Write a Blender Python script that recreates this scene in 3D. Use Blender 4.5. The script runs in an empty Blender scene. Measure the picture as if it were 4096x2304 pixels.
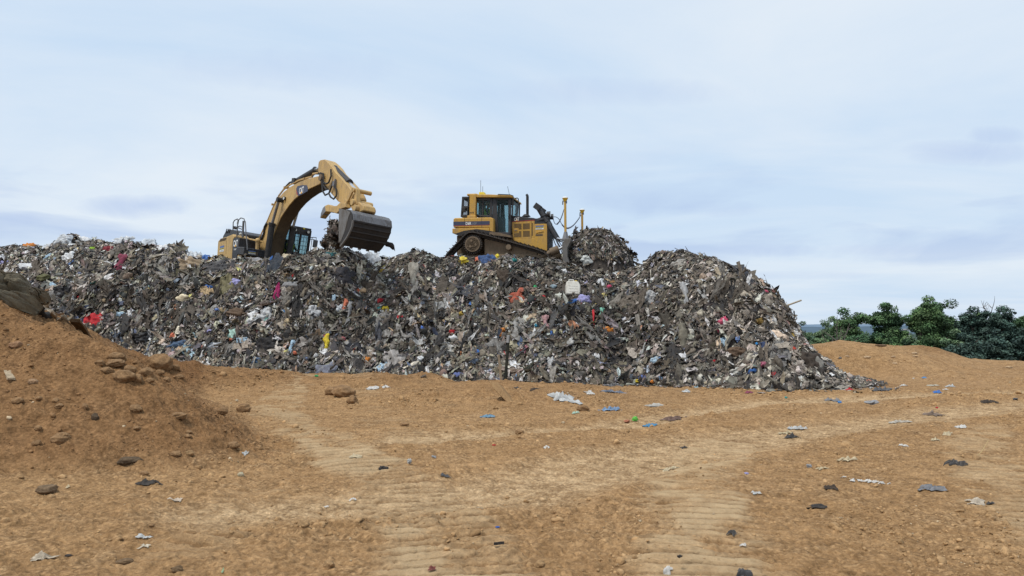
import bpy, math, random
import numpy as np
from mathutils import Matrix, Vector
random.seed(7)
RNG = np.random.default_rng(11)
SC = bpy.context.scene
COL = SC.collection
R = math.radians

# ------------------------------------------------------------------ camera
F = 804.0                       # focal length in pixels of a 1024 wide frame
EYE = np.array([0.0, 0.0, 1.7])
PITCH = math.atan(42.0 / F)
cd = bpy.data.cameras.new('camera')
cam = bpy.data.objects.new('camera', cd)
COL.objects.link(cam)
cam.location = EYE
cam.rotation_euler = (R(90) + PITCH, 0, 0)
cd.sensor_width = 36.0
cd.lens = 36.0 * F / 1024.0
cd.clip_start = 0.05
cd.clip_end = 20000
SC.camera = cam
_f = np.array([0, math.cos(PITCH), math.sin(PITCH)])
_u = np.array([0, -math.sin(PITCH), math.cos(PITCH)])

def ray(px, py):
    d = np.array([(px - 512) / F, 0, 0]) + _u * ((288 - py) / F) + _f
    return d / d[1]             # unit step in depth

# zoom windows used to read positions off the photograph: x0, y0, scale (to 1024 px)
WIN = dict(A=(0, 225, .17582), B=(225, 250, .17582), C=(425, 250, .17582), D=(625, 250, .17582),
           E=(768, 275, .17582), F=(0, 300, .17582), G=(0, 432, .17582), H=(256, 362.5, .26374),
           I=(640, 360, .26374), X=(200, 150, .144231), Z=(435, 180, .144231),
           Q=(307.5, 157.5, .128289), K=(440, 185, .097680), L=(505, 185, .103734), N=(212.5, 210, .082418))

def P(w, x, y):
    a = WIN[w]
    return a[0] + x * a[2], a[1] + y * a[2]

# ------------------------------------------------------------------ noise
def _hash(ix, iy, seed):
    h = (ix.astype(np.int64) * 374761393 + iy.astype(np.int64) * 668265263 + seed * 974634777) & 0x7fffffff
    h = ((h ^ (h >> 13)) * 1274126177) & 0x7fffffff
    h = h ^ (h >> 16)
    return (h & 0xffff) / 65535.0

def vnoise(x, y, seed=0):
    x = np.asarray(x, float); y = np.asarray(y, float)
    ix = np.floor(x); iy = np.floor(y)
    fx = x - ix; fy = y - iy
    fx = fx * fx * fx * (fx * (fx * 6 - 15) + 10); fy = fy * fy * fy * (fy * (fy * 6 - 15) + 10)
    a = _hash(ix, iy, seed); b = _hash(ix + 1, iy, seed); c = _hash(ix, iy + 1, seed); d = _hash(ix + 1, iy + 1, seed)
    return (a + (b - a) * fx) * (1 - fy) + (c + (d - c) * fx) * fy

def fbm(x, y, oct=4, seed=0, gain=.5):
    v = 0; a = 1; n = 0
    for o in range(oct):
        c, s = math.cos(o * 1.1 + .3), math.sin(o * 1.1 + .3)
        k = 2.03 ** o
        v = v + a * (vnoise((x * c - y * s) * k + 17.3 * o, (x * s + y * c) * k - 9.1 * o, seed + o * 31) * 2 - 1)
        n += a; a *= gain
    return v / n

def sstep(a, b, x):
    t = np.clip((x - a) / (b - a), 0, 1)
    return t * t * (3 - 2 * t)

def poly_sd(x, y, pts):
    """signed distance to a closed polygon, positive inside"""
    pts = np.asarray(pts, float)
    d2 = np.full(x.shape, 1e9); ins = np.zeros(x.shape, bool)
    for i in range(len(pts)):
        a = pts[i]; b = pts[(i + 1) % len(pts)]
        e = b - a
        t = np.clip(((x - a[0]) * e[0] + (y - a[1]) * e[1]) / (e @ e), 0, 1)
        d2 = np.minimum(d2, (x - a[0] - t * e[0]) ** 2 + (y - a[1] - t * e[1]) ** 2)
        c = ((a[1] > y) != (b[1] > y))
        with np.errstate(divide='ignore', invalid='ignore'):
            xi = a[0] + (y - a[1]) * e[0] / (e[1] if e[1] != 0 else 1e-9)
        ins ^= c & (x < xi)
    d = np.sqrt(d2)
    return np.where(ins, d, -d)

def line_sd(x, y, pts):
    """distance to a polyline, and the length along it"""
    pts = np.asarray(pts, float)
    best = np.full(x.shape, 1e9); s_at = np.zeros(x.shape); s0 = 0
    for i in range(len(pts) - 1):
        a = pts[i]; e = pts[i + 1] - a; L = math.hypot(*e)
        t = np.clip(((x - a[0]) * e[0] + (y - a[1]) * e[1]) / (L * L), 0, 1)
        d = np.hypot(x - a[0] - t * e[0], y - a[1] - t * e[1])
        m = d < best
        best = np.where(m, d, best); s_at = np.where(m, s0 + t * L, s_at)
        s0 += L
    return best, s_at

# ------------------------------------------------------------------ mesh helpers
def tag(o, label=None, cat=None, group=None, kind=None):
    if label: o['label'] = label
    if cat: o['category'] = cat
    if group: o['group'] = group
    if kind: o['kind'] = kind
    return o

def mesh_np(name, V, F4, mats, parent=None, smooth=True, col=None, midx=None, sharp=None):
    """V (n,3), F4 (m,k) faces of one size or a list of such arrays"""
    fl = F4 if isinstance(F4, list) else [F4]
    fl = [np.asarray(f, np.int32) for f in fl if len(f)]
    me = bpy.data.meshes.new(name)
    V = np.asarray(V, np.float32)
    nl = sum(f.size for f in fl); nf = sum(len(f) for f in fl)
    me.vertices.add(len(V)); me.vertices.foreach_set('co', V.ravel())
    me.loops.add(nl); me.loops.foreach_set('vertex_index', np.concatenate([f.ravel() for f in fl]))
    me.polygons.add(nf)
    tot = np.concatenate([np.full(len(f), f.shape[1], np.int32) for f in fl])
    st = np.concatenate([[0], np.cumsum(tot)[:-1]]).astype(np.int32)
    me.polygons.foreach_set('loop_start', st)
    me.polygons.foreach_set('loop_total', tot)
    me.polygons.foreach_set('use_smooth', np.full(nf, smooth, bool))
    for m in (mats if isinstance(mats, (list, tuple)) else [mats]): me.materials.append(m)
    if midx is not None: me.polygons.foreach_set('material_index', np.asarray(midx, np.int32))
    me.update(calc_edges=True)
    me.validate()
    if col is not None:
        at = me.color_attributes.new('tint', 'FLOAT_COLOR', 'POINT')
        c = np.ones((len(V), 4), np.float32); c[:, :col.shape[1]] = col
        at.data.foreach_set('color', c.ravel())
    if sharp is not None: me.set_sharp_from_angle(angle=R(sharp))
    o = bpy.data.objects.new(name, me)
    COL.objects.link(o)
    o.parent = parent
    return o

class MB:
    """collects solids; build() links them as ONE mesh object"""
    def __init__(s): s.v = []; s.f = []; s.m = []; s.cur = 0
    def add(s, vs, fs, m=None):
        n = len(s.v); s.v += [tuple(map(float, v)) for v in vs]
        for f in fs: s.f.append([i + n for i in f]); s.m.append(s.cur if m is None else m)
        return s
    def mat(s, i): s.cur = i; return s
    def box(s, c, d, M=None):
        x, y, z = [k / 2 for k in d]
        vs = [Vector((sx * x, sy * y, sz * z)) for sx in (-1, 1) for sy in (-1, 1) for sz in (-1, 1)]
        if M is not None: vs = [M @ v for v in vs]
        vs = [v + Vector(c) for v in vs]
        return s.add(vs, [(0, 1, 3, 2), (4, 6, 7, 5), (0, 4, 5, 1), (2, 3, 7, 6), (0, 2, 6, 4), (1, 5, 7, 3)])
    def span(s, x0, x1, y0, y1, z0, z1):
        return s.box(((x0 + x1) / 2, (y0 + y1) / 2, (z0 + z1) / 2), (abs(x1 - x0), abs(y1 - y0), abs(z1 - z0)))
    def prism(s, pts, y0, y1, pts1=None):
        """profile in X,Z pushed along Y"""
        q = pts if pts1 is None else pts1; n = len(pts)
        a = sum(pts[i][0] * pts[(i + 1) % n][1] - pts[(i + 1) % n][0] * pts[i][1] for i in range(n))
        vs = [(p[0], y0, p[1]) for p in pts] + [(p[0], y1, p[1]) for p in q]
        fs = [tuple(range(n)), tuple(range(2 * n - 1, n - 1, -1))] + [(i, n + i, n + (i + 1) % n, (i + 1) % n) for i in range(n)]
        if (a > 0) != (y1 > y0): fs = [tuple(reversed(f)) for f in fs]
        return s.add(vs, fs)
    def shell(s, pts, y0, y1, t):
        """open bent sheet: profile line in X,Z of thickness t"""
        n = len(pts); off = []
        for i in range(n):
            a = np.array(pts[max(i - 1, 0)]); b = np.array(pts[min(i + 1, n - 1)])
            d = (b - a) / (np.linalg.norm(b - a) + 1e-9)
            off.append((pts[i][0] - d[1] * t, pts[i][1] + d[0] * t))
        return s.prism(list(pts) + off[::-1], y0, y1)
    def cyl(s, a, b, r, r2=None, n=14, cap=True):
        return s.tube([a, b], [r, r if r2 is None else r2], n, cap)
    def tube(s, pts, r, n=8, cap=True):
        pts = [Vector(p) for p in pts]; k = len(pts)
        rr = r if isinstance(r, (list, tuple)) else [r] * k
        vs = []; prev = None
        for i in range(k):
            d = (pts[min(i + 1, k - 1)] - pts[max(i - 1, 0)]).normalized()
            if prev is None:
                u = d.orthogonal().normalized()
            else:
                u = (prev - d * prev.dot(d)).normalized()
            prev = u; w = d.cross(u)
            vs += [pts[i] + (u * math.cos(2 * math.pi * j / n) + w * math.sin(2 * math.pi * j / n)) * rr[i] for j in range(n)]
        fs = [(i * n + j, i * n + (j + 1) % n, (i + 1) * n + (j + 1) % n, (i + 1) * n + j) for i in range(k - 1) for j in range(n)]
        if cap: fs += [tuple(range(n - 1, -1, -1)), tuple(range((k - 1) * n, k * n))]
        return s.add(vs, fs)
    def ball(s, c, r, n=12, m=8):
        r = (r, r, r) if isinstance(r, (int, float)) else r
        vs = [(c[0], c[1], c[2] - r[2])]
        for i in range(1, m):
            t = -math.pi / 2 + math.pi * i / m
            vs += [(c[0] + r[0] * math.cos(t) * math.cos(2 * math.pi * j / n), c[1] + r[1] * math.cos(t) * math.sin(2 * math.pi * j / n), c[2] + r[2] * math.sin(t)) for j in range(n)]
        vs.append((c[0], c[1], c[2] + r[2]))
        fs = [(0, 1 + (j + 1) % n, 1 + j) for j in range(n)]
        for i in range(m - 2):
            a = 1 + i * n
            fs += [(a + j, a + (j + 1) % n, a + n + (j + 1) % n, a + n + j) for j in range(n)]
        a = 1 + (m - 2) * n; e = len(vs) - 1
        fs += [(a + j, a + (j + 1) % n, e) for j in range(n)]
        return s.add(vs, fs)
    def text(s, body, q, bold=.03, ext=.0, depth=.003):
        """flat letters mapped onto a quad q = bottom-left, bottom-right, top-right, top-left"""
        cu = bpy.data.curves.new('t', 'FONT'); cu.body = body; cu.size = 1; cu.offset = bold; cu.resolution_u = 3
        o = bpy.data.objects.new('t', cu); COL.objects.link(o)
        me = bpy.data.meshes.new_from_object(o.evaluated_get(bpy.context.evaluated_depsgraph_get()))
        vs = np.array([v.co[:2] for v in me.vertices]); fs = [list(p.vertices) for p in me.polygons]
        bpy.data.objects.remove(o); bpy.data.curves.remove(cu); bpy.data.meshes.remove(me)
        vs = (vs - vs.min(0)) / np.maximum(vs.max(0) - vs.min(0), 1e-6)
        q = [np.array(p, float) for p in q]
        out = [(q[0] * (1 - a) + q[1] * a) * (1 - b) + (q[3] * (1 - a) + q[2] * a) * b for a, b in vs]
        return s.add(out, fs)
    def build(s, name, mats, parent=None, sharp=35, bevel=0, seg=2):
        me = bpy.data.meshes.new(name)
        me.from_pydata(s.v, [], s.f)
        for m in (mats if isinstance(mats, (list, tuple)) else [mats]): me.materials.append(m)
        me.polygons.foreach_set('material_index', np.array(s.m, np.int32))
        me.polygons.foreach_set('use_smooth', np.ones(len(s.f), bool))
        me.update()
        me.set_sharp_from_angle(angle=R(sharp))
        o = bpy.data.objects.new(name, me)
        COL.objects.link(o); o.parent = parent
        if bevel:
            b = o.modifiers.new('bevel', 'BEVEL'); b.width = bevel; b.segments = seg; b.limit_method = 'ANGLE'; b.angle_limit = R(32)
            b.harden_normals = False
        return o

def empty(name, loc=(0, 0, 0), label=None, cat=None, group=None):
    o = bpy.data.objects.new(name, None); COL.objects.link(o); o.location = loc; o.empty_display_size = .3
    return tag(o, label, cat, group)

# ------------------------------------------------------------------ materials
def new_mat(name):
    m = bpy.data.materials.new(name); m.use_nodes = True
    nt = m.node_tree; b = nt.nodes['Principled BSDF']
    return m, nt, b

def nd(nt, t, **kw):
    n = nt.nodes.new(t)
    for k, v in kw.items():
        if k in n.inputs.keys() if hasattr(n.inputs, 'keys') else False: n.inputs[k].default_value = v
        else: setattr(n, k, v)
    return n

def noise_node(nt, scale, detail=4, rough=.6, coord=None):
    n = nt.nodes.new('ShaderNodeTexNoise'); n.inputs['Scale'].default_value = scale
    n.inputs['Detail'].default_value = detail; n.inputs['Roughness'].default_value = rough
    if coord is not None: nt.links.new(coord, n.inputs['Vector'])
    return n

def ramp_node(nt, src, p0, p1, c0=(0, 0, 0, 1), c1=(1, 1, 1, 1)):
    r = nt.nodes.new('ShaderNodeValToRGB')
    r.color_ramp.elements[0].position = p0; r.color_ramp.elements[1].position = p1
    r.color_ramp.elements[0].color = c0; r.color_ramp.elements[1].color = c1
    nt.links.new(src, r.inputs[0]); return r

def mix_node(nt, fac, a, b, mode='MIX'):
    m = nt.nodes.new('ShaderNodeMixRGB'); m.blend_type = mode
    for i, s in enumerate((fac, a, b)):
        if hasattr(s, 'links'): nt.links.new(s, m.inputs[i])
        elif isinstance(s, (int, float)): m.inputs[i].default_value = s
        else: m.inputs[i].default_value = (*s, 1) if len(s) == 3 else s
    return m.outputs[0]

def paint(name, c, rough=.5, dirt=(.16, .11, .07), amt=.5, scale=3.0, metal=0.0, bump=.15, spec=.4, zfade=None):
    """painted or bare surface with patchy dust, streaks and fine grain"""
    m, nt, b = new_mat(name)
    tc = nt.nodes.new('ShaderNodeTexCoord')
    co = tc.outputs['Object']
    n1 = noise_node(nt, scale, 6, .65, co)
    mp = nt.nodes.new('ShaderNodeMapping'); mp.inputs['Scale'].default_value = (6, 6, .9)
    nt.links.new(co, mp.inputs[0])
    n2 = noise_node(nt, scale * 1.4, 4, .6, mp.outputs[0])
    mul = nt.nodes.new('ShaderNodeMath'); mul.operation = 'MULTIPLY'
    nt.links.new(n1.outputs[0], mul.inputs[0]); nt.links.new(n2.outputs[0], mul.inputs[1])
    r = ramp_node(nt, mul.outputs[0], .2, .42)
    f = nt.nodes.new('ShaderNodeMath'); f.operation = 'MULTIPLY'; f.inputs[1].default_value = amt
    nt.links.new(r.outputs[0], f.inputs[0])
    fac = f.outputs[0]
    n3 = noise_node(nt, scale * 14, 3, .7, co)
    v = ramp_node(nt, n3.outputs[0], .25, .75, (.82, .82, .82, 1), (1.12, 1.12, 1.12, 1))
    base = mix_node(nt, 1.0, c, v.outputs[0], 'MULTIPLY')
    colr = mix_node(nt, fac, base, dirt)
    nt.links.new(colr, b.inputs['Base Color'])
    b.inputs['Metallic'].default_value = metal
    b.inputs['Specular IOR Level'].default_value = spec
    rr = nt.nodes.new('ShaderNodeMath'); rr.operation = 'MULTIPLY_ADD'; rr.inputs[1].default_value = .35; rr.inputs[2].default_value = rough
    nt.links.new(fac, rr.inputs[0]); nt.links.new(rr.outputs[0], b.inputs['Roughness'])
    if bump:
        bp = nt.nodes.new('ShaderNodeBump'); bp.inputs['Strength'].default_value = bump; bp.inputs['Distance'].default_value = .02
        nt.links.new(n3.outputs[0], bp.inputs['Height']); nt.links.new(bp.outputs[0], b.inputs['Normal'])
    return m

def tint_mat(name, rough=.8, bump=.5, bscale=30, vary=.35, trans=0.0, dirt=None, damt=.5):
    """colour comes from the mesh's own per-piece tint, broken up by procedural noise"""
    m, nt, b = new_mat(name)
    at = nt.nodes.new('ShaderNodeAttribute'); at.attribute_name = 'tint'
    tc = nt.nodes.new('ShaderNodeTexCoord')
    n = noise_node(nt, bscale * .4, 5, .65, tc.outputs['Object'])
    v = ramp_node(nt, n.outputs[0], .3, .72, (1 - vary,) * 3 + (1,), (1 + vary * .6,) * 3 + (1,))
    c = mix_node(nt, 1.0, at.outputs['Color'], v.outputs[0], 'MULTIPLY')
    if dirt:
        n4 = noise_node(nt, 9, 5, .7, tc.outputs['Object'])
        rr = ramp_node(nt, n4.outputs[0], .45, .68, (0, 0, 0, 1), (damt,) * 3 + (1,))
        c = mix_node(nt, rr.outputs[0], c, dirt)
    nt.links.new(c, b.inputs['Base Color'])
    b.inputs['Roughness'].default_value = rough
    b.inputs['Specular IOR Level'].default_value = .25
    n2 = noise_node(nt, bscale, 4, .7, tc.outputs['Object'])
    bp = nt.nodes.new('ShaderNodeBump'); bp.inputs['Strength'].default_value = bump; bp.inputs['Distance'].default_value = .03
    nt.links.new(n2.outputs[0], bp.inputs['Height']); nt.links.new(bp.outputs[0], b.inputs['Normal'])
    return m
FOOTPRINTS = []
FOOT = np.array([[-30, 32], [-22, 31.2], [-15, 30.2], [-10, 29.2], [-6.9, 28.1], [-4, 27.4], [-.7, 27.2], [1.6, 26.3], [3.9, 25.7], [5.7, 24.3], [7.6, 23.5], [9.3, 23.5], [10.7, 24.2], [12, 25.2]])
# ------------------------------------------------------------------ sky and sun
w = bpy.data.worlds.new('World'); SC.world = w; w.use_nodes = True
nt = w.node_tree
bg = nt.nodes['Background']; bg.inputs['Strength'].default_value = .1
SUN_EL, SUN_AZ = R(63), R(228)          # azimuth clockwise from +Y: behind the viewer, a little to the left
st = nt.nodes.new('ShaderNodeTexSky'); st.sky_type = 'NISHITA'; st.sun_disc = False
st.sun_elevation = SUN_EL; st.sun_rotation = SUN_AZ; st.air_density = 1.2; st.dust_density = 2.0
tc = nt.nodes.new('ShaderNodeTexCoord')
sep = nt.nodes.new('ShaderNodeSeparateXYZ'); nt.links.new(tc.outputs['Generated'], sep.inputs[0])
def math_n(op, a, b=None, c=None):
    n = nt.nodes.new('ShaderNodeMath'); n.operation = op
    for i, s in enumerate((a, b, c)):
        if s is None: continue
        if hasattr(s, 'links'): nt.links.new(s, n.inputs[i])
        else: n.inputs[i].default_value = s
    return n.outputs[0]
# direction projected on a flat cloud deck, so clouds flatten into bands towards the horizon
zz = math_n('ADD', math_n('MAXIMUM', sep.outputs[2], 0.0), .07)
cx = math_n('DIVIDE', sep.outputs[0], zz); cy = math_n('DIVIDE', sep.outputs[1], zz)
cmb = nt.nodes.new('ShaderNodeCombineXYZ'); nt.links.new(cx, cmb.inputs[0]); nt.links.new(cy, cmb.inputs[1])
mp = nt.nodes.new('ShaderNodeMapping'); mp.inputs['Scale'].default_value = (.42, .5, 1); mp.inputs['Location'].default_value = (3.1, 1.7, 0)
mp.inputs['Rotation'].default_value = (0, 0, R(18))
nt.links.new(cmb.outputs[0], mp.inputs[0])
nA = noise_node(nt, .9, 8, .58, mp.outputs[0]); nA.inputs['Distortion'].default_value = .5
rA = ramp_node(nt, nA.outputs[0], .36, .66)
soft = mix_node(nt, rA.outputs[0], (6.2, 7.7, 9.5), (8.1, 8.9, 9.75))      # thin veil / brighter veil
# small darker blue-grey patches low down
mp2 = nt.nodes.new('ShaderNodeMapping'); mp2.inputs['Scale'].default_value = (4.2, 4.2, 19); mp2.inputs['Location'].default_value = (1.93, .3, 3.67)
nt.links.new(tc.outputs['Generated'], mp2.inputs[0])
nB = noise_node(nt, 1.0, 5, .5, mp2.outputs[0]); nB.inputs['Distortion'].default_value = .3
rB = ramp_node(nt, nB.outputs[0], .53, .66)
band = math_n('MULTIPLY', math_n('SUBTRACT', 1.0, math_n('MULTIPLY', math_n('ABSOLUTE', math_n('SUBTRACT', sep.outputs[2], .11)), 8.5)), .8)
band = math_n('MAXIMUM', band, 0.0)
fB = math_n('MULTIPLY', rB.outputs[0], band)
soft = mix_node(nt, fB, soft, (4.6, 5.9, 8.5))
# a few separate blue-grey wisps, each at its own bearing and height
yy_ = math_n('MAXIMUM', sep.outputs[1], .05); uu = math_n('DIVIDE', sep.outputs[0], yy_); vv = math_n('DIVIDE', sep.outputs[2], yy_)
nC = noise_node(nt, 16.0, 5, .6, tc.outputs['Generated']); nC.inputs['Distortion'].default_value = .8
wob = math_n('MULTIPLY', math_n('SUBTRACT', nC.outputs[0], .5), 1.9)
acc = None
for u0, v0, ru, rv, k in ((-.475, .155, .075, .017, .9), (-.61, .140, .05, .010, .7), (.575, .222, .10, .018, .6), (.61, .243, .04, .014, .55), (.32, .099, .07, .010, .75), (.26, .152, .06, .012, .45), (.36, .068, .10, .007, .4), (-.07, .17, .05, .012, .35), (.47, .10, .09, .008, .35), (-.30, .33, .16, .03, .3), (.12, .30, .2, .02, .3)):
    a_ = math_n('DIVIDE', math_n('SUBTRACT', uu, u0), ru); b_ = math_n('DIVIDE', math_n('SUBTRACT', vv, v0), rv)
    r_ = math_n('ADD', math_n('ADD', math_n('MULTIPLY', a_, a_), math_n('MULTIPLY', b_, b_)), wob)
    p_ = math_n('MULTIPLY', math_n('MAXIMUM', math_n('SUBTRACT', 1.0, r_), 0.0), k)
    acc = p_ if acc is None else math_n('MAXIMUM', acc, p_)
soft = mix_node(nt, math_n('MULTIPLY', acc, .72), soft, (4.9, 6.1, 8.7))
# brighter haze hugging the horizon
hz = nt.nodes.new('ShaderNodeMapRange'); hz.inputs['From Min'].default_value = -.02; hz.inputs['From Max'].default_value = .16
hz.inputs['To Min'].default_value = .38; hz.inputs['To Max'].default_value = 0
nt.links.new(sep.outputs[2], hz.inputs['Value'])
soft = mix_node(nt, hz.outputs[0], soft, (6.7, 8.0, 9.6))
fin = mix_node(nt, .93, st.outputs[0], soft)
nt.links.new(fin, bg.inputs['Color'])

sl = bpy.data.lights.new('sun', 'SUN'); sl.energy = 2.7; sl.angle = R(12); sl.color = (1, .95, .87)
so = bpy.data.objects.new('sun', sl); COL.objects.link(so)
sd = Vector((math.sin(SUN_AZ) * math.cos(SUN_EL), math.cos(SUN_AZ) * math.cos(SUN_EL), math.sin(SUN_EL)))
so.rotation_euler = sd.to_track_quat('Z', 'Y').to_euler(); so.location = sd * 60
SC.view_settings.view_transform = 'Standard'; SC.view_settings.look = 'None'; SC.view_settings.exposure = 0
SC.cycles.max_bounces = 6; SC.cycles.diffuse_bounces = 3; SC.cycles.transparent_max_bounces = 8

# ------------------------------------------------------------------ terrain height
MOUND = [(-20, 7.6), (-12, 7.9), (-8, 8.7), (-5.9, 9.2), (-3.9, 10.0), (-3.1, 11.2), (-3.3, 12.6), (-4.6, 14.6), (-6.4, 17.6), (-7.7, 20.5), (-8.6, 23.6), (-12, 26.5), (-20, 27)]
TRACKS = [([(-.15, 4.2), (-.38, 5.95), (-1.27, 9.1), (-2.3, 11.2), (-3.0, 13)], .56, 1.0),
          ([(1.2, 4.2), (1.4, 6), (1.75, 8), (2.4, 10.2), (3.4, 12.8)], .54, .95),
          ([(-6.9, 26), (-5.9, 21.5), (-5.0, 17), (-3.6, 13.4)], .55, .8),
          ([(-4.6, 25.5), (-3.7, 20.5), (-2.9, 16.5), (-1.6, 13)], .5, .35),
          ([(4.4, 6.0), (5.3, 8.8), (6.6, 11.5), (8.4, 14.5)], .5, .6),
          ([(-2.6, 4.6), (-2.5, 7), (-2.7, 8.8)], .45, .3),
          ([(6.9, 7.0), (7.6, 9.5), (9, 12.5), (11, 16)], .5, .5)]
ROADS = [([(-2.6, 7.6), (0, 8.7), (2.9, 12.2), (7.7, 16), (12, 18.5), (20, 21)], .75),
         ([(-1.5, 12.5), (2.0, 15), (5.5, 18.5), (10, 21), (18, 23.5)], .5)]
CREST = np.array([[9, .9], [12.1, 1.02], [13.96, 1.2], [15.2, 1.08], [16.3, .98], [17.6, .82], [18.6, .66], [19.7, .42], [22, .36], [30, .3]])

LAST = {}
def ground_parts(x, y):
    x = np.asarray(x, float); y = np.asarray(y, float)
    wob = fbm(x * .55, y * .55, 3, 5)
    sd = poly_sd(x, y, MOUND) + wob * .45
    m_in = sstep(-.2, .9, sd)
    dd = np.maximum(sd, 0)
    mound = .625 * (dd - .55 * (1 - np.exp(-dd / .55)))
    mound = np.where(mound > 2.6, 2.6 + .35 * (mound - 2.6), mound)
    h = mound
    # low banks of loose soil along the foot of the waste
    bank = np.zeros(x.shape)
    for (bx, by, rx, ry, a) in ((-8.6, 22.6, 1.5, 1.3, .55), (-7.0, 23.8, 1.6, 1.1, .35), (-10.5, 25, 2, 1.2, .5), (-3.9, 23.3, 1.3, 1.0, .42), (-2.6, 24.3, .9, .7, .3),
                                (-.8, 22.2, 1.5, 1.5, .24), (.9, 21.0, 1.6, 1.0, .16), (1.0, 18.6, 1.7, 1.2, .18), (2.6, 19.6, 1.2, .9, .12), (-5.2, 15.2, .9, 1.2, .1), (-1.8, 20.2, 2.4, 1.1, .16), (2.8, 21.6, 2.0, .8, .14), (-5.8, 24.6, 1.8, .9, .12), (-6.0, 26.6, 2.5, .9, .25)):
        bank += 1.12 * a * np.exp(-(((x - bx) / rx) ** 2 + ((y - by) / ry) ** 2) * (1 + .3 * wob))
    h = h + bank
    # berm on the far right, then the ground drops away to the valley
    zc = np.interp(x, CREST[:, 0], CREST[:, 1]) + .07 * fbm(x * .9, y * .9, 3, 44)
    yb = 28.2 + .12 * (x - 14) + .8 * fbm(x * .25, y * .05, 2, 71)
    ramp = sstep(0, 1, (y - yb) / 5.2)
    right = sstep(9.5, 12.0, x)
    h = h + right * zc * ramp
    h = h + right * (.12 + .2 * wob) * np.exp(-((x - 17.3) / 1.25) ** 2 - ((y - 33.7) / .8) ** 2) + right * .3 * np.exp(-((x - 12.3) / .9) ** 2 - ((y - 31.5) / .9) ** 2)
    fall = sstep(34.2, 60, y + 0 * x)
    far = sstep(60, 400, y) * 3 + sstep(400, 3000, y) * 6
    lft = sstep(-40, -120, x)
    h = h - (fall * 8.5 + far) 
    # settled unevenness
    near = 1 - sstep(40, 70, np.hypot(x, y))
    h = h + near * (.07 * fbm(x * .35, y * .35, 3, 9) + .018 * fbm(x * 1.6, y * 1.6, 3, 13))
    pale = np.zeros(x.shape)
    for pts, hw in ROADS:
        d, s = line_sd(x, y, pts)
        k = 1 - sstep(hw * .35, hw * 1.5, d + .35 * wob)
        pale = np.maximum(pale, k)
        h = h - .05 * k + .045 * np.exp(-((d - hw * 1.35) / .22) ** 2) * (fbm(x * 2, y * 2, 2, 3) + .6)
    bars = np.zeros(x.shape); gro = np.zeros(x.shape); barm = np.zeros(x.shape)
    for i, (pts, hw, a) in enumerate(TRACKS):
        d, s = line_sd(x, y, pts)
        er = (.35 if i < 2 else .15) + (.65 if i < 2 else .75) * sstep(.36, .60, vnoise(x * .9 + i * 7, y * .9, 60 + i) * .6 + vnoise(x * 3.1, y * 3.1, 66 + i) * .4)
        k = (1 - sstep(hw - .22, hw + .08, d + .22 * fbm(x * 2.2, y * 2.2, 3, 90 + i))) * er * a
        s = s + .05 * fbm(x * 1.7, y * 1.7, 2, 21 + i)
        t = (s / .215) % 1.0
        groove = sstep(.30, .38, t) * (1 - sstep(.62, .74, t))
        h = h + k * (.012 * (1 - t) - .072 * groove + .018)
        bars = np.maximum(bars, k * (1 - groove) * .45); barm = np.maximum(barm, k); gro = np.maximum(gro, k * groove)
    df_ = np.interp(x, FOOT[:, 0], FOOT[:, 1]) - y
    stain = (1 - sstep(-.2, 1.5, df_ + .8 * fbm(x * 1.3, y * 1.3, 3, 55))) * (1 - sstep(11.3, 12.4, x)) * (y > 15) * (y < 47)
    # broken soil: lumpy where loose, flatter where rolled
    rough_zone = np.clip(.22 + .72 * m_in + 1.6 * np.minimum(bank, .4) + .48 * sstep(.52, .72, vnoise(x * .3 + 4, y * .42 + 8, 33)) - .6 * pale, .05, 1.25) * (1 - .85 * barm)
    lump = np.maximum(0, fbm(x * 3.3, y * 3.3, 3, 101)) ** 1.2
    lump2 = np.maximum(0, fbm(x * 8.5, y * 8.5, 3, 131)) ** 1.1
    lump3 = fbm(x * 21, y * 21, 2, 151)
    nr = 1 - sstep(20, 45, np.hypot(x, y))
    h = h + near * rough_zone * (.10 * lump + .05 * lump2 + nr * .011 * lump3)
    crev = 1 - np.abs(fbm(x * 6.1, y * 7.4, 3, 181)) * 3.2
    crev2 = 1 - np.abs(fbm(x * 15, y * 17, 2, 191)) * 3.0
    h = h + near * nr * (1 - .85 * barm) * (.012 * lump3 + .014 * lump2 - .016 * np.maximum(crev, 0) ** 2 - .010 * np.maximum(crev2, 0) ** 2)
    LAST['barm'] = barm; LAST['gro'] = gro
    return h, np.maximum(np.maximum(np.maximum(m_in, .8 * right * np.exp(-((x - 17.3) / 1.3) ** 2 - ((y - 33.7) / .9) ** 2)), 1.0 * gro), .95 * stain), pale, bars, rough_zone, bank  # grooves also darken the soil tint, as painted shade

def ground_z(x, y):
    return ground_parts(np.atleast_1d(x), np.atleast_1d(y))[0]

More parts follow.
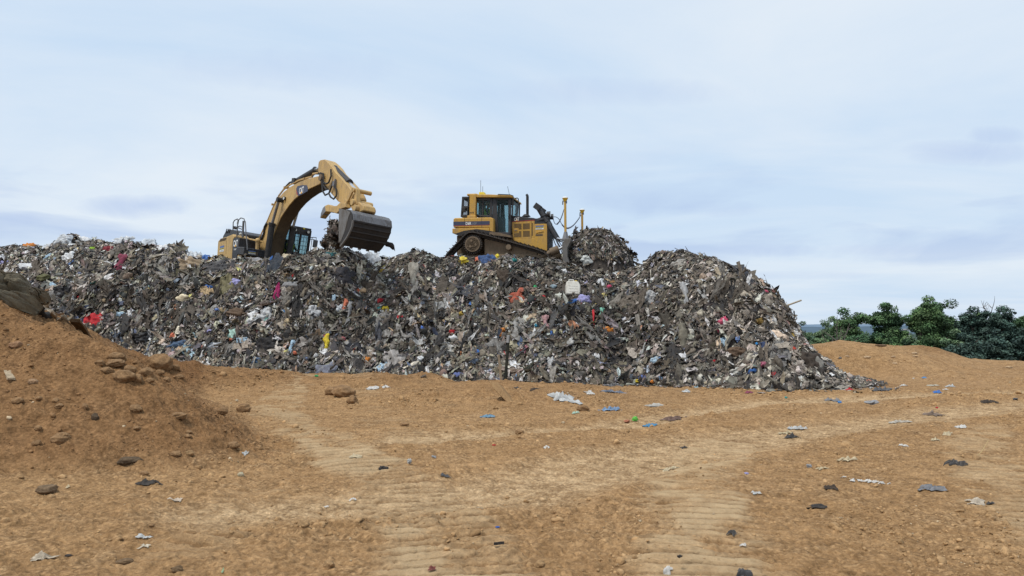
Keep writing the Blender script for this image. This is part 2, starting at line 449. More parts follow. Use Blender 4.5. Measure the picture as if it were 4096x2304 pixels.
# ------------------------------------------------------------------ ground mesh: one sheet to the horizon
def make_ground():
    az = np.concatenate([np.linspace(-math.pi, -.80, 40, endpoint=False), np.linspace(-.80, .80, 880), np.linspace(.80, math.pi, 41)[1:-1]])
    r = np.concatenate([[.6, 1.5, 2.5, 3.3], np.geomspace(4.0, 48, 1050), np.geomspace(48, 9000, 90)[1:]])
    A, Rr = np.meshgrid(az, r)
    x = np.sin(A) * Rr; y = np.cos(A) * Rr
    h, m_in, pale, bars, rz, bank = ground_parts(x, y)
    barm = LAST['barm']; gro = LAST['gro']
    V = np.stack([x, y, h], -1).reshape(-1, 3)
    n, k = A.shape
    i = np.arange(n - 1)[:, None] * k + np.arange(k)[None, :]
    j = np.arange(n - 1)[:, None] * k + (np.arange(k)[None, :] + 1) % k
    Fq = np.stack([i, j, j + k, i + k], -1).reshape(-1, 4)[:, ::-1]
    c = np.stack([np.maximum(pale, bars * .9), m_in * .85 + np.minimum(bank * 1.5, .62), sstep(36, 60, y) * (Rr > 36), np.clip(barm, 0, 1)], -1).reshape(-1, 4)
    V = np.vstack([V, [[0, 0, float(ground_z(0., 0.)[0])]]]); c = np.vstack([c, [[0, 0, 0, 0]]])
    e = len(V) - 1
    tri = np.stack([np.full(k, e), (np.arange(k) + 1) % k, np.arange(k)], -1)
    m, nt, b = new_mat('soil')
    at = nt.nodes.new('ShaderNodeAttribute'); at.attribute_name = 'tint'
    sp = nt.nodes.new('ShaderNodeSeparateColor'); nt.links.new(at.outputs['Color'], sp.inputs[0])
    tc = nt.nodes.new('ShaderNodeTexCoord'); co = tc.outputs['Object']
    n1 = noise_node(nt, .55, 6, .6, co); n2 = noise_node(nt, 5, 8, .68, co); n3 = noise_node(nt, 34, 5, .7, co); n4 = noise_node(nt, 1.7, 6, .62, co)
    base = mix_node(nt, ramp_node(nt, n1.outputs[0], .35, .68).outputs[0], SOIL[0], SOIL[1])
    base = mix_node(nt, ramp_node(nt, n4.outputs[0], .52, .72, (0, 0, 0, 1), (.8, .8, .8, 1)).outputs[0], base, SOIL[3])
    pf = nt.nodes.new('ShaderNodeMath'); pf.operation = 'MULTIPLY'; nt.links.new(sp.outputs[0], pf.inputs[0])
    nt.links.new(ramp_node(nt, n2.outputs[0], .3, .6, (.25,) * 3 + (1,), (1, 1, 1, 1)).outputs[0], pf.inputs[1])
    base = mix_node(nt, pf.outputs[0], base, SOIL[2])
    df = nt.nodes.new('ShaderNodeMath'); df.operation = 'MULTIPLY'; df.inputs[1].default_value = .85; nt.links.new(sp.outputs[1], df.inputs[0])
    base = mix_node(nt, df.outputs[0], base, SOIL[4])
    v = ramp_node(nt, n2.outputs[0], .28, .74, (.58, .55, .52, 1), (1.28, 1.28, 1.3, 1))
    base = mix_node(nt, 1, base, v.outputs[0], 'MULTIPLY')
    v2 = ramp_node(nt, n3.outputs[0], .3, .72, (.62, .6, .58, 1), (1.28, 1.28, 1.28, 1))
    base = mix_node(nt, 1, base, v2.outputs[0], 'MULTIPLY')
    vo = nt.nodes.new('ShaderNodeTexVoronoi'); vo.inputs['Scale'].default_value = 19; vo.inputs['Randomness'].default_value = 1
    wv = nt.nodes.new('ShaderNodeMixRGB'); wv.blend_type = 'ADD'; wv.inputs[0].default_value = .12; nt.links.new(co, wv.inputs[1]); nt.links.new(n2.outputs[1], wv.inputs[2]); nt.links.new(wv.outputs[0], vo.inputs['Vector'])
    v3 = ramp_node(nt, vo.outputs['Distance'], .1, .75, (1.16, 1.16, 1.16, 1), (.60, .57, .54, 1))
    base = mix_node(nt, ramp_node(nt, n4.outputs[0], .36, .6, (.25,) * 3 + (1,), (1, 1, 1, 1)).outputs[0], base, mix_node(nt, 1, base, v3.outputs[0], 'MULTIPLY'))
    # cleat prints: pale pressed bars (alpha up to .5), shade of the grooves painted in as dark soil
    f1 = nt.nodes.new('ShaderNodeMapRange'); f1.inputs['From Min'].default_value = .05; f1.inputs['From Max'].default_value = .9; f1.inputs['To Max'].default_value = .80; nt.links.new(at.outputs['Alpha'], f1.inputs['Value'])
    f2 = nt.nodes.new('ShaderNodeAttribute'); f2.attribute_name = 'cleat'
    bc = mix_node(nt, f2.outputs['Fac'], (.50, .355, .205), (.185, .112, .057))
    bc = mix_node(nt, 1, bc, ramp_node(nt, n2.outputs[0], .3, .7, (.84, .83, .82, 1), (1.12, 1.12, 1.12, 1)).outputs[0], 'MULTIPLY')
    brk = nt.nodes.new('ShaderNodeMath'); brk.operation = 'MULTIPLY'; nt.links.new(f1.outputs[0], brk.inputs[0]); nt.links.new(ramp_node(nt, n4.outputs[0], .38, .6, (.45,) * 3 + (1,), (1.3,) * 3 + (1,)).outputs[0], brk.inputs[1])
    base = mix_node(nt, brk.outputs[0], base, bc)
    vg = ramp_node(nt, n1.outputs[0], .4, .6, (.030, .050, .024, 1), (.07, .088, .045, 1))
    base = mix_node(nt, sp.outputs[2], base, vg.outputs[0])
    nt.links.new(base, b.inputs['Base Color'])
    b.inputs['Roughness'].default_value = .95; b.inputs['Specular IOR Level'].default_value = .12
    ad0 = nt.nodes.new('ShaderNodeMath'); ad0.operation = 'MULTIPLY_ADD'; ad0.inputs[1].default_value = -.45; nt.links.new(vo.outputs['Distance'], ad0.inputs[0]); nt.links.new(n2.outputs[0], ad0.inputs[2])
    ad = nt.nodes.new('ShaderNodeMath'); ad.operation = 'MULTIPLY_ADD'; ad.inputs[1].default_value = .35
    nt.links.new(n3.outputs[0], ad.inputs[0]); nt.links.new(ad0.outputs[0], ad.inputs[2])
    bp = nt.nodes.new('ShaderNodeBump'); bp.inputs['Strength'].default_value = .8; bp.inputs['Distance'].default_value = .07
    nt.links.new(ad.outputs[0], bp.inputs['Height']); nt.links.new(bp.outputs[0], b.inputs['Normal'])
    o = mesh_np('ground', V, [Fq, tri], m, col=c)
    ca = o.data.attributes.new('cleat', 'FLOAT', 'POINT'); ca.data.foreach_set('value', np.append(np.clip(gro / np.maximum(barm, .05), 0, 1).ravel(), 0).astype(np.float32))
    tag(o, kind='structure')
    return m
SOIL = [(.480, .302, .150), (.398, .241, .113), (.590, .418, .240), (.525, .352, .190), (.255, .138, .062)]
SOIL_MAT = make_ground()

# ------------------------------------------------------------------ the waste heap
TOP = np.array([[-30, 5.6], [-24.2, 5.57], [-23.1, 5.44], [-22, 5.53], [-20.6, 5.97], [-18.6, 5.7], [-17.8, 5.8], [-16.4, 5.8], [-14.5, 5.47], [-13.6, 5.0], [-12.6, 4.74], [-11.7, 4.58], [-10.7, 4.62], [-9.6, 4.62], [-8.65, 4.82],
                [-8.3, 4.94], [-7.4, 4.97], [-6.8, 4.88], [-6.4, 4.8], [-5.9, 4.72], [-5.1, 4.66], [-4.5, 4.71], [-3.97, 4.95], [-3.4, 4.92], [-2.9, 4.7], [-2.2, 4.66], [-.84, 4.87], [.34, 4.72], [1.36, 4.51], [2.05, 4.34], [3.6, 4.02], [4.9, 3.95], [5.37, 4.13], [5.6, 4.43],
                [6.3, 4.51], [6.8, 4.56], [7.12, 4.46], [7.5, 4.4], [7.95, 4.14], [8.5, 3.85], [8.8, 3.72], [9.1, 3.25], [9.4, 2.85], [9.7, 2.4], [10, 1.9], [10.25, 1.45], [10.5, .95], [10.8, .42], [11.2, .1], [11.5, 0]])
def heap_z(x, y):
    x = np.asarray(x, float); y = np.asarray(y, float)
    yf = np.interp(x, FOOT[:, 0], FOOT[:, 1]) + .35 * fbm(x * .8, y * 0 + 3, 3, 301)
    zc = np.interp(x + .3 * fbm(y * .7, x * .3, 2, 307), TOP[:, 0], TOP[:, 1])
    W = 6.2 - 1.5 * sstep(-18.5, -16, x) * (1 - sstep(-7.6, -5.8, x))
    t = (y - yf) / W
    tt = t + .07 * fbm(x * .45, y * .45, 3, 311) + .025 * fbm(x * 1.4, y * 1.4, 2, 315)
    r = np.clip(tt, 0, None)
    r = 1.06 * r / (1 + r ** 7) ** (1 / 7.) * (.86 + .14 * sstep(0, .3, r))
    r = np.minimum(r, 1.0)
    g = zc * r
    # benches the two machines stand on, behind the crest
    ex = sstep(34.4, 35.4, y) * sstep(-18, -16, x) * (1 - sstep(-8.2, -6.8, x))
    g = g * (1 - ex) + np.minimum(g, EXC_Z) * ex
    dz = sstep(33.7, 34.5, y) * sstep(-5.4, -4.4, x) * (1 - sstep(1.6, 2.2, x))
    g = g * (1 - dz) + np.minimum(g, DOZ_Z) * dz
    # load pushed up by the blade
    e = np.abs((x - 3.72 - .06 * fbm(y, y * 0, 2, 5)) / 1.42) ** 2.6 + np.abs((y - 35.1) / 1.75) ** 2.4
    ld = np.clip(1 - e, 0, 1) ** .42 * (1.62 + .2 * fbm(x * 1.5, y * 1.5, 2, 401))
    g = np.maximum(g, np.where(e < 1, 4.3 + ld, -9))
    g = g * (1 - sstep(41, 46, y)) if True else g
    live = sstep(0, .12, t + .02)
    g = g + live * np.minimum(zc, 2) / 2 * (.27 * fbm(x * .9, y * .9, 3, 331) + .20 * fbm(x * 2.6, y * 2.2, 3, 337) - .16 * np.maximum(0, fbm(x * 1.7, y * .5, 2, 347)) * (t < .9) + .05 * fbm(x * 7, y * 7, 2, 341))
    g = np.where((t > -.02) & (zc > .01), g, -1.0)
    return g
EXC_Z, DOZ_Z = 3.72, 4.38

def top_z(x, y):
    return np.maximum(heap_z(x, y), ground_z(x, y))

def hit(px, py, d0=3.5, d1=60):
    """where the sight line of a photo point meets ground or heap"""
    d = ray(px, py)
    ys = np.geomspace(d0, d1, 1600)
    X = d[0] * ys; Zr = EYE[2] + d[2] * ys
    z = top_z(X, ys)
    k = np.argmax(z >= Zr)
    if not (z >= Zr).any(): k = len(ys) - 1
    yy = ys[k]
    return np.array([d[0] * yy, yy, float(z[k])])

def surf_n(x, y, e=.25):
    zx = (top_z(np.array([x + e]), np.array([y]))[0] - top_z(np.array([x - e]), np.array([y]))[0]) / (2 * e)
    zy = (top_z(np.array([x]), np.array([y + e]))[0] - top_z(np.array([x]), np.array([y - e]))[0]) / (2 * e)
    n = np.array([-zx, -zy, 1.0]); return n / np.linalg.norm(n)

# --- prototypes of waste pieces -------------------------------------------------
def proto_sheet(nx, ny, L, W, amp, seed, taper=0.0):
    g = np.random.default_rng(seed)
    u, v = np.meshgrid(np.linspace(-.5, .5, nx), np.linspace(-.5, .5, ny), indexing='ij')
    x = u * L; y = v * W * (1 - taper * (u + .5))
    y = y * (1 + .35 * np.sin(u * 9 + g.uniform(0, 6))) ; x = x + .12 * L * np.sin(v * 7 + g.uniform(0, 6))
    z = np.zeros_like(x)
    for k in range(5):
        a = g.uniform(0, 6.28); fq = g.uniform(3, 9) * (1 + .5 * k)
        z += amp / (1 + .5 * k) * np.abs(np.sin((math.cos(a) * x / L + math.sin(a) * y / W * .8) * fq + g.uniform(0, 6))) * g.uniform(.4, 1)
    z -= z.mean()
    z += -g.uniform(.2, .9) * L * (u ** 2) * g.choice([1, .3, -.4])
    x = x + g.normal(0, .03 * L, x.shape); y = y + g.normal(0, .05 * W, x.shape); z = z + g.normal(0, .22 * amp, x.shape)
    V = np.stack([x, y, z], -1).reshape(-1, 3)
    i = (np.arange(nx - 1)[:, None] * ny + np.arange(ny - 1)[None]).ravel()
    Fq = np.stack([i, i + ny, i + ny + 1, i + 1], -1)
    return V, Fq

def ico(sub=1):
    t = (1 + 5 ** .5) / 2
    V = [(-1, t, 0), (1, t, 0), (-1, -t, 0), (1, -t, 0), (0, -1, t), (0, 1, t), (0, -1, -t), (0, 1, -t), (t, 0, -1), (t, 0, 1), (-t, 0, -1), (-t, 0, 1)]
    Fc = [(0, 11, 5), (0, 5, 1), (0, 1, 7), (0, 7, 10), (0, 10, 11), (1, 5, 9), (5, 11, 4), (11, 10, 2), (10, 7, 6), (7, 1, 8), (3, 9, 4), (3, 4, 2), (3, 2, 6), (3, 6, 8), (3, 8, 9), (4, 9, 5), (2, 4, 11), (6, 2, 10), (8, 6, 7), (9, 8, 1)]
    V = [np.array(v) / math.sqrt(1 + t * t) for v in V]
    for _ in range(sub):
        mid = {}; nf = []
        def mp_(a, b):
            k = (min(a, b), max(a, b))
            if k not in mid:
                m = V[a] + V[b]; V.append(m / np.linalg.norm(m)); mid[k] = len(V) - 1
            return mid[k]
        for a, b, c in Fc:
            ab, bc, ca = mp_(a, b), mp_(b, c), mp_(c, a)
            nf += [(a, ab, ca), (b, bc, ab), (c, ca, bc), (ab, bc, ca)]
        Fc = nf
    return np.array(V), np.array(Fc)

def rand_basis(n, nrm, tilt, g, down=None, spin=None):
    """(n,3,3) bases whose third axis leans about nrm"""
    z = nrm + g.normal(0, tilt, (n, 3)); z /= np.linalg.norm(z, axis=1, keepdims=True)
    a = g.normal(0, 1, (n, 3))
    if down is not None: a = down + a * spin
    x = a - z * (a * z).sum(1, keepdims=True); x /= np.linalg.norm(x, axis=1, keepdims=True) + 1e-9
    y = np.cross(z, x)
    return np.stack([x, y, z], -1)

def instances(protos, pick, pos, B, scl, col):
    """stamps prototypes into one big vertex / face soup"""
    Vs = []; Fs = {3: [], 4: []}; Cs = []; off = 0
    for k, (pv, pf) in enumerate(protos):
        idx = np.where(pick == k)[0]
        if not len(idx): continue
        loc = pv[None] * scl[idx][:, None, :]
        wv = np.einsum('nij,nkj->nki', B[idx], loc) + pos[idx][:, None, :]
        nv = len(pv)
        fo = pf[None] + (off + np.arange(len(idx)) * nv)[:, None, None]
        Vs.append(wv.reshape(-1, 3)); Fs[pf.shape[1]].append(fo.reshape(-1, pf.shape[1]))
        Cs.append(np.repeat(col[idx], nv, 0)); off += nv * len(idx)
    return np.vstack(Vs), [np.vstack(f) for f in Fs.values() if f], np.vstack(Cs)

SHEETS = [proto_sheet(6, 6, 1, .8, .16, 50 + i) for i in range(12)]
STRIPS = [proto_sheet(10, 3, 1, .15, .08, 80 + i, .3) for i in range(10)]
FLAPS = [proto_sheet(4, 4, 1, .6, .13, 110 + i, .4) for i in range(12)]
def proto_chunk(seed):
    g = np.random.default_rng(seed); V, Fc = ico(1)
    V = V * (1 + .28 * g.normal(0, 1, (len(V), 1)).clip(-1.4, 1.4)) * np.array([.5, .36, .26]); return V, Fc
CHUNKS = [proto_chunk(140 + i) for i in range(8)]
BIG = [proto_sheet(13, 11, 1, .8, .10, 400 + i, .25) for i in range(8)] + [proto_sheet(22, 5, 1, .16, .06, 420 + i, .3) for i in range(8)]
PROTO = SHEETS + STRIPS + FLAPS + CHUNKS
KIND0 = np.cumsum([0, len(SHEETS), len(STRIPS), len(FLAPS), len(CHUNKS)])

PALETTE = [((.024, .024, .026), 11), ((.044, .043, .043), 13), ((.066, .056, .045), 17), ((.105, .088, .068), 19), ((.158, .138, .112), 18), ((.225, .205, .178), 12),
           ((.31, .295, .27), 6.0), ((.42, .415, .405), 2.8), ((.58, .585, .59), 1.3), ((.055, .068, .10), 1.4), ((.26, .19, .115), 1.4),
           ((.07, .14, .28), .16), ((.33, .07, .06), .13), ((.42, .33, .11), .12), ((.06, .18, .16), .08), ((.33, .12, .16), .07), ((.28, .37, .42), .25), ((.34, .16, .09), .1), ((.28, .28, .38), .15)]
def palette(n, g):
    c = np.array([p[0] for p in PALETTE]); w_ = np.array([p[1] for p in PALETTE], float); w_ /= w_.sum()
    k = g.choice(len(c), n, p=w_)
    return c[k] * g.lognormal(0, .16, (n, 1)) * (1 + g.normal(0, .05, (n, 3))), k

WASTE_MAT = tint_mat('mixed_waste', .72, .6, 26, .45, dirt=(.06, .048, .037), damt=.75)
def make_heap():
    g = np.random.default_rng(5)
    gx = np.arange(-27, 12.3, .13); gy = np.arange(22.6, 47, .13)
    X, Y = np.meshgrid(gx, gy); Z = heap_z(X, Y)
    Z = np.where(Z < -.5, ground_z(X.ravel(), Y.ravel()).reshape(X.shape) - .5, Z)
    n, k = X.shape
    i = (np.arange(n - 1)[:, None] * k + np.arange(k - 1)[None]).ravel()
    Fq = np.stack([i, i + 1, i + k + 1, i + k], -1)
    keep = (Z.ravel()[Fq] > -.4).any(1)
    V = np.stack([X, Y, Z], -1).reshape(-1, 3)
    tone = (.052 + .036 * (fbm(X * .8, Y * .8, 3, 71) + .3))[..., None] * np.array([1.1, .92, .78])
    m = tint_mat('packed_waste', .9, .8, 14, .5)
    used = np.unique(Fq[keep]); remap = np.full(len(V), -1); remap[used] = np.arange(len(used))
    tag(mesh_np('waste_heap', V[used], remap[Fq[keep]], m, col=tone.reshape(-1, 3)[used]), 'long steep heap of dark mixed landfill waste behind the bare soil', 'waste heap', kind='structure')
    # loose pieces all over the face and the crest
    N = 100000
    xs = g.uniform(-26.5, 11.8, N * 2); t = g.beta(1.05, 1.15, N * 2)
    yf = np.interp(xs, FOOT[:, 0], FOOT[:, 1])
    ys = yf - .45 + t * 9.3
    # the load on the blade gets its own share
    m2 = 3600
    xs = np.concatenate([xs, g.uniform(2.1, 5.4, m2)]); ys = np.concatenate([ys, g.uniform(33.2, 36.9, m2)])
    e = .12
    z = heap_z(xs, ys)
    zx = (heap_z(xs + e, ys) - heap_z(xs - e, ys)) / (2 * e); zy = (heap_z(xs, ys + e) - heap_z(xs, ys - e)) / (2 * e)
    ok = (z > -.3) & (np.abs(zx) < 14) & (np.abs(zy) < 14)
    ok &= (z > ground_z(xs, ys) - .06)
    ar = np.sqrt(1 + zx ** 2 + zy ** 2)
    ok &= g.uniform(0, 1, len(xs)) < np.clip(ar * .42, .3, 1)
    # keep the machines' standing places clear
    ok &= ~((ys > 35.1) & (xs > -16.5) & (xs < -8.6)) & ~((ys > 34.25) & (xs > -4.6) & (xs < 1.9))
    xs, ys, z, zx, zy = [q[ok] for q in (xs, ys, z, zx, zy)]
    t_ = (ys - np.interp(xs, FOOT[:, 0], FOOT[:, 1])) / 6.0
    keep = np.ones(len(xs), bool)
    for p, rg, up, nn, hw, hh in FOOTPRINTS:
        dx = xs - p[0]; dy = ys - p[1]; dz_ = z - p[2]
        a = dx * rg[0] + dy * rg[1] + dz_ * rg[2]; b_ = dx * up[0] + dy * up[1] + dz_ * up[2]; c_ = dx * nn[0] + dy * nn[1] + dz_ * nn[2]
        inside = ((np.abs(a) / (hw + .03)) ** 2 + (np.abs(b_) / (hh + .03)) ** 2 < 1) & (np.abs(c_) < .45 + .3 * max(hw, hh))
        keep &= ~(inside & (g.uniform(0, 1, len(xs)) < .93))
    xs, ys, z, zx, zy, t_ = [q[keep] for q in (xs, ys, z, zx, zy, t_)]
    n = len(xs)
    nrm = np.stack([-zx, -zy, np.ones(n)], -1); nrm /= np.linalg.norm(nrm, axis=1, keepdims=True)
    toe = ((xs > 8.8) & (z < 1.7))[:, None]; nrm = np.where(toe, nrm * .5 + np.array([.1, -.5, .75]), nrm); nrm /= np.linalg.norm(nrm, axis=1, keepdims=True)
    down = np.stack([-zx, -zy, -(zx ** 2 + zy ** 2)], -1); down /= np.linalg.norm(down, axis=1, keepdims=True) + 1e-6
    kind = g.choice(4, n, p=[.29, .42, .22, .07])
    pick = KIND0[kind] + (g.integers(0, 1000, n) % (KIND0[kind + 1] - KIND0[kind]))
    size = np.clip(g.lognormal(math.log(.145), .5, n), .05, .8)
    size = np.where(t_ > .78, np.minimum(size, .26), size)
    size = np.where(kind == 1, np.minimum(size * 2.3, np.where(t_ > .78, .38, 1.2)), size); size = np.where(kind == 3, size * .8, size)
    size = np.where(toe[:, 0], np.minimum(size, .26), size)
    scl = size[:, None] * g.uniform(.75, 1.25, (n, 3)); 
    flat = np.where((t_ > .62) | (z < 1.0), .2, .42)[:, None]
    B = rand_basis(n, nrm, flat, g, down, .7)
    patch = fbm(xs * .5, ys * .5 + z * .4, 3, 77)
    lift = g.uniform(-.03, .13, n)
    pos = np.stack([xs, ys, z], -1) + nrm * lift[:, None]
    col, _ = palette(n, g)
    col *= 1.8 * (1 + .75 * patch + .25 * (g.uniform(-1, 1, n)))[:, None].clip(.3, 2)
    # left third is a bit paler and cleaner, the right flank browner
    wgt = sstep(-9, -22, xs)[:, None]; col = col * (1 + .35 * wgt)
    br = sstep(3.0, 9, xs)[:, None] * .55; col = col * (1 - br) + br * col.mean(1, keepdims=True) * np.array([1.25, 1.08, .9]) * 1.12
    # spilled apron on the soil in front of the foot
    na = 2600; xa = g.uniform(-24, 11.0, na); ya = np.interp(xa, FOOT[:, 0], FOOT[:, 1]) - .1 - g.exponential(.38, na) * (.4 + 1.2 * vnoise(xa * .7, xa * 0, 3))
    kd = g.choice(4, na, p=[.35, .25, .32, .08]); pk = KIND0[kd] + (g.integers(0, 1000, na) % (KIND0[kd + 1] - KIND0[kd]))
    sa = np.clip(g.lognormal(math.log(.11), .5, na), .04, .4)
    ca, _ = palette(na, g)
    pick = np.concatenate([pick, pk]); pos = np.vstack([pos, np.stack([xa, ya, ground_z(xa, ya) + sa * .08], -1)])
    B = np.concatenate([B, rand_basis(na, np.tile([0, 0, 1.0], (na, 1)), .25, g)]); scl = np.vstack([scl, sa[:, None] * np.array([[1, 1, .8]])]); col = np.vstack([col, ca * 1.5])
    # bigger soft sheets and long shreds draped down the face
    nb = 900; ib = g.choice(np.where((t_ < .78) & (z > .5) & (xs < 8.2))[0], nb); kb = g.integers(0, 16, nb); sb = np.where(kb < 8, g.uniform(.45, 1.0, nb), g.uniform(.7, 1.8, nb))
    cb = np.array([(.035, .034, .035), (.075, .06, .047), (.12, .10, .08), (.19, .175, .155), (.26, .25, .235), (.38, .38, .37), (.06, .065, .08)])[g.choice(7, nb, p=[.2, .22, .22, .16, .1, .05, .05])] * g.lognormal(0, .12, (nb, 1))
    fp = np.ones(nb, bool)
    for p, rg, up, nn, hw, hh in FOOTPRINTS: fp &= np.hypot(np.hypot(xs[ib] - p[0], ys[ib] - p[1]), z[ib] - p[2]) > max(hw, hh) + .3
    ib, kb, sb, cb = ib[fp], kb[fp], sb[fp], cb[fp]; nb = len(ib)
    pick = np.concatenate([pick, len(PROTO) + kb]); pos = np.vstack([pos, np.stack([xs, ys, z], -1)[ib] + nrm[ib] * .10])
    B = np.concatenate([B, rand_basis(nb, nrm[ib] + np.array([0, -.3, 0]), .16, g, down[ib], .35)]); scl = np.vstack([scl, sb[:, None] * g.uniform(.8, 1.2, (nb, 3)) * np.array([[1, 1, .8]])]); col = np.vstack([col, cb])
    V, Fs, C = instances(PROTO + BIG, pick, pos, B, scl, col.clip(.008, .75))
    tag(mesh_np('loose_waste', V, Fs, WASTE_MAT, col=C), 'dark mass of shredded cloth, plastic and paper scraps covering the heap', 'waste', kind='stuff')
    print('waste pieces', n, 'verts', len(V))
# ------------------------------------------------------------------ loose soil: clods and pebbles
def proto_clod(seed, sub):
    g = np.random.default_rng(seed); V, Fc = ico(sub)
    k = np.zeros(len(V))
    for _ in range(4):
        d = g.normal(0, 1, 3); d /= np.linalg.norm(d); c = g.uniform(.45, .85)
        k = np.minimum(k, np.minimum(0, c - V @ d)) if False else k
        p = V @ d; V = V - np.outer(np.maximum(p - c, 0) * 1.0, d)
    V = V * (1 + (.13 if sub < 2 else .08) * g.normal(0, 1, (len(V), 1))) * np.array([1, g.uniform(.65, .95), g.uniform(.45, .75)])
    return V, Fc
CLOD0 = [proto_clod(200 + i, 0) for i in range(8)]
CLOD1 = [proto_clod(220 + i, 1) for i in range(10)]
CLOD_MAT = tint_mat('clod_soil', .95, .7, 40, .3)
def clod_col(n, g, dark):
    a = np.array(SOIL[0]); d = np.array(SOIL[4]); p = np.array([.52, .40, .26])
    k = g.uniform(0, 1, (n, 1)); c = a * (1 - k) + np.array(SOIL[1]) * k
    c = c * (1 - dark[:, None]) + d * dark[:, None]
    st = g.uniform(0, 1, n) < .02
    c[st] = p * g.uniform(.8, 1.15, (st.sum(), 1))
    return c * g.lognormal(0, .13, (n, 1))
def make_clods():
    g = np.random.default_rng(8)
    n = 330000
    r = np.exp(g.uniform(math.log(4.3), math.log(34), n)); a = g.uniform(-.72, .72, n)
    x = np.sin(a) * r; y = np.cos(a) * r
    _, m_in, pale, bars, rz, bank = ground_parts(x, y)
    hz_ = heap_z(x, y)
    cl = sstep(.42, .62, vnoise(x * .9 + 3, y * 1.1, 171) * .6 + vnoise(x * 2.7, y * 2.7, 172) * .4)
    pr = np.clip(rz * .42, 0, 1) * (.06 + .94 * cl) * np.clip(.35 + r / 26, 0, 1)
    pr = np.maximum(pr, .42 * np.clip(m_in, 0, 1) * (.25 + .75 * cl))
    # the churned strip on the lower right
    ch = np.exp(-((x - 3.6 - .12 * (y - 7)) / 1.5) ** 2) * (1 - sstep(8.5, 12, y)) + np.exp(-((x - 1.4) / 2.0) ** 2 - ((y - 17.5) / 2.2) ** 2)
    pr = np.maximum(pr, .26 * ch * (.08 + .92 * cl))
    ok = (g.uniform(0, 1, n) < pr) & (hz_ < -.5)
    x, y, r, rz, m_in, bank = [q[ok] for q in (x, y, r, rz, m_in, bank)]
    n = len(x)
    s = np.clip(g.lognormal(math.log(.0098), .58, n), .004, .07) * np.clip(.62 + r / 22, .6, 1.7) * (.75 + .3 * np.clip(rz, 0, 1)) * np.where(m_in > .3, .75, 1)
    big = s > .022
    z = ground_z(x, y)
    pos = np.stack([x, y, z + s * .12], -1)
    B = rand_basis(n, np.tile([0, 0, 1.0], (n, 1)), .28, g)
    col = clod_col(n, g, np.clip(m_in * .85 + bank, 0, .9))
    P_ = CLOD0 + CLOD1
    pick = np.where(big, 8 + g.integers(0, 10, n), g.integers(0, 8, n))
    V, Fs, C = instances(P_, pick, pos, B, s[:, None] * g.uniform(.8, 1.4, (n, 3)), col)
    tag(mesh_np('loose_soil', V, Fs, CLOD_MAT, col=C), 'crumbled brown clods and pebbles strewn over the bare ground', 'soil', kind='stuff')
    print('clods', n, len(V))
make_clods()
# ------------------------------------------------------------------ machine helpers
class Machine:
    """a posed machine: parts are drawn in its own X forward, Y left, Z up frame"""
    def __init__(s, name, yaw, pitch, roll, anchor_world, anchor_local, label, cat):
        s.R = np.array((Matrix.Rotation(yaw, 3, 'Z') @ Matrix.Rotation(pitch, 3, 'Y') @ Matrix.Rotation(roll, 3, 'X')))
        s.O = np.array(anchor_world) - s.R @ np.array(anchor_local)
        s.root = empty(name, s.O, label, cat)
        s.root.rotation_euler = (Matrix.Rotation(yaw, 3, 'Z') @ Matrix.Rotation(pitch, 3, 'Y') @ Matrix.Rotation(roll, 3, 'X')).to_euler()
        s.M = Matrix.LocRotScale(Vector(s.O), s.root.rotation_euler, None)
    def t(s, win, pts, Y):
        """photo points read off as X,Z on the machine's own plane of constant Y"""
        out = []
        e = s.R.T @ (EYE - s.O)
        for (x, y) in pts:
            d = s.R.T @ ray(*P(win, x, y))
            k = (Y - e[1]) / d[1]
            q = e + d * k
            out.append((float(q[0]), float(q[2])))
        return out
    def tf(s, win, pts, X):
        """the same on a plane of constant X: returns Y,Z"""
        out = []
        e = s.R.T @ (EYE - s.O)
        for (x, y) in pts:
            d = s.R.T @ ray(*P(win, x, y)); k = (X - e[0]) / d[0]; q = e + d * k
            out.append((float(q[1]), float(q[2])))
        return out
    def t3(s, win, pts, Y): return [(a, Y, b) for a, b in s.t(win, pts, Y)]

YEL = paint('weathered_yellow_paint', (.53, .345, .125), .55, (.27, .195, .125), .85, 1.6)
DYEL = paint('dozer_yellow_paint', (.55, .315, .055), .52, (.29, .205, .12), .8, 1.4)
DARK = paint('charcoal_paint', (.026, .028, .034), .5, (.11, .09, .07), .45, 2.5)
BLACK = paint('black_rubber', (.016, .016, .018), .6, (.09, .075, .06), .5, 4)
STEEL = paint('worn_steel', (.20, .20, .21), .45, (.10, .08, .06), .7, 3, metal=.35)
BSTEEL = paint('dark_bucket_steel', (.030, .028, .028), .65, (.07, .06, .052), .75, 2.4, metal=.1, bump=.6)
CHROME = paint('chrome_rod', (.62, .63, .65), .2, (.3, .27, .24), .25, 4, metal=.8, bump=0)
DUST = paint('dusty_brown_metal', (.20, .145, .095), .8, (.10, .075, .05), .6, 3)
TRK = paint('track_shoe_steel', (.045, .04, .037), .6, (.15, .11, .08), .6, 3, metal=.2)
WHITE = paint('white_decal', (.78, .78, .76), .5, (.4, .36, .3), .25, 8, bump=0)
NAVY = paint('navy_badge', (.045, .055, .10), .45, (.12, .1, .09), .25, 8, bump=0)
BLUE = paint('blue_decal', (.07, .14, .36), .5, (.2, .18, .15), .3, 8, bump=0)
LEMON = paint('bright_yellow_decal', (.75, .62, .06), .5, (.3, .25, .15), .25, 8, bump=0)
ORNG = paint('amber_decal', (.72, .36, .02), .5, (.3, .2, .1), .2, 8, bump=0)
REDS = paint('red_decal', (.32, .03, .035), .5, (.2, .12, .1), .3, 8, bump=0)
GREYD = paint('grey_decal', (.30, .31, .33), .5, (.2, .18, .15), .3, 8, bump=0)
GUNM = paint('grey_handrail', (.09, .095, .105), .5, (.15, .12, .1), .4, 5)
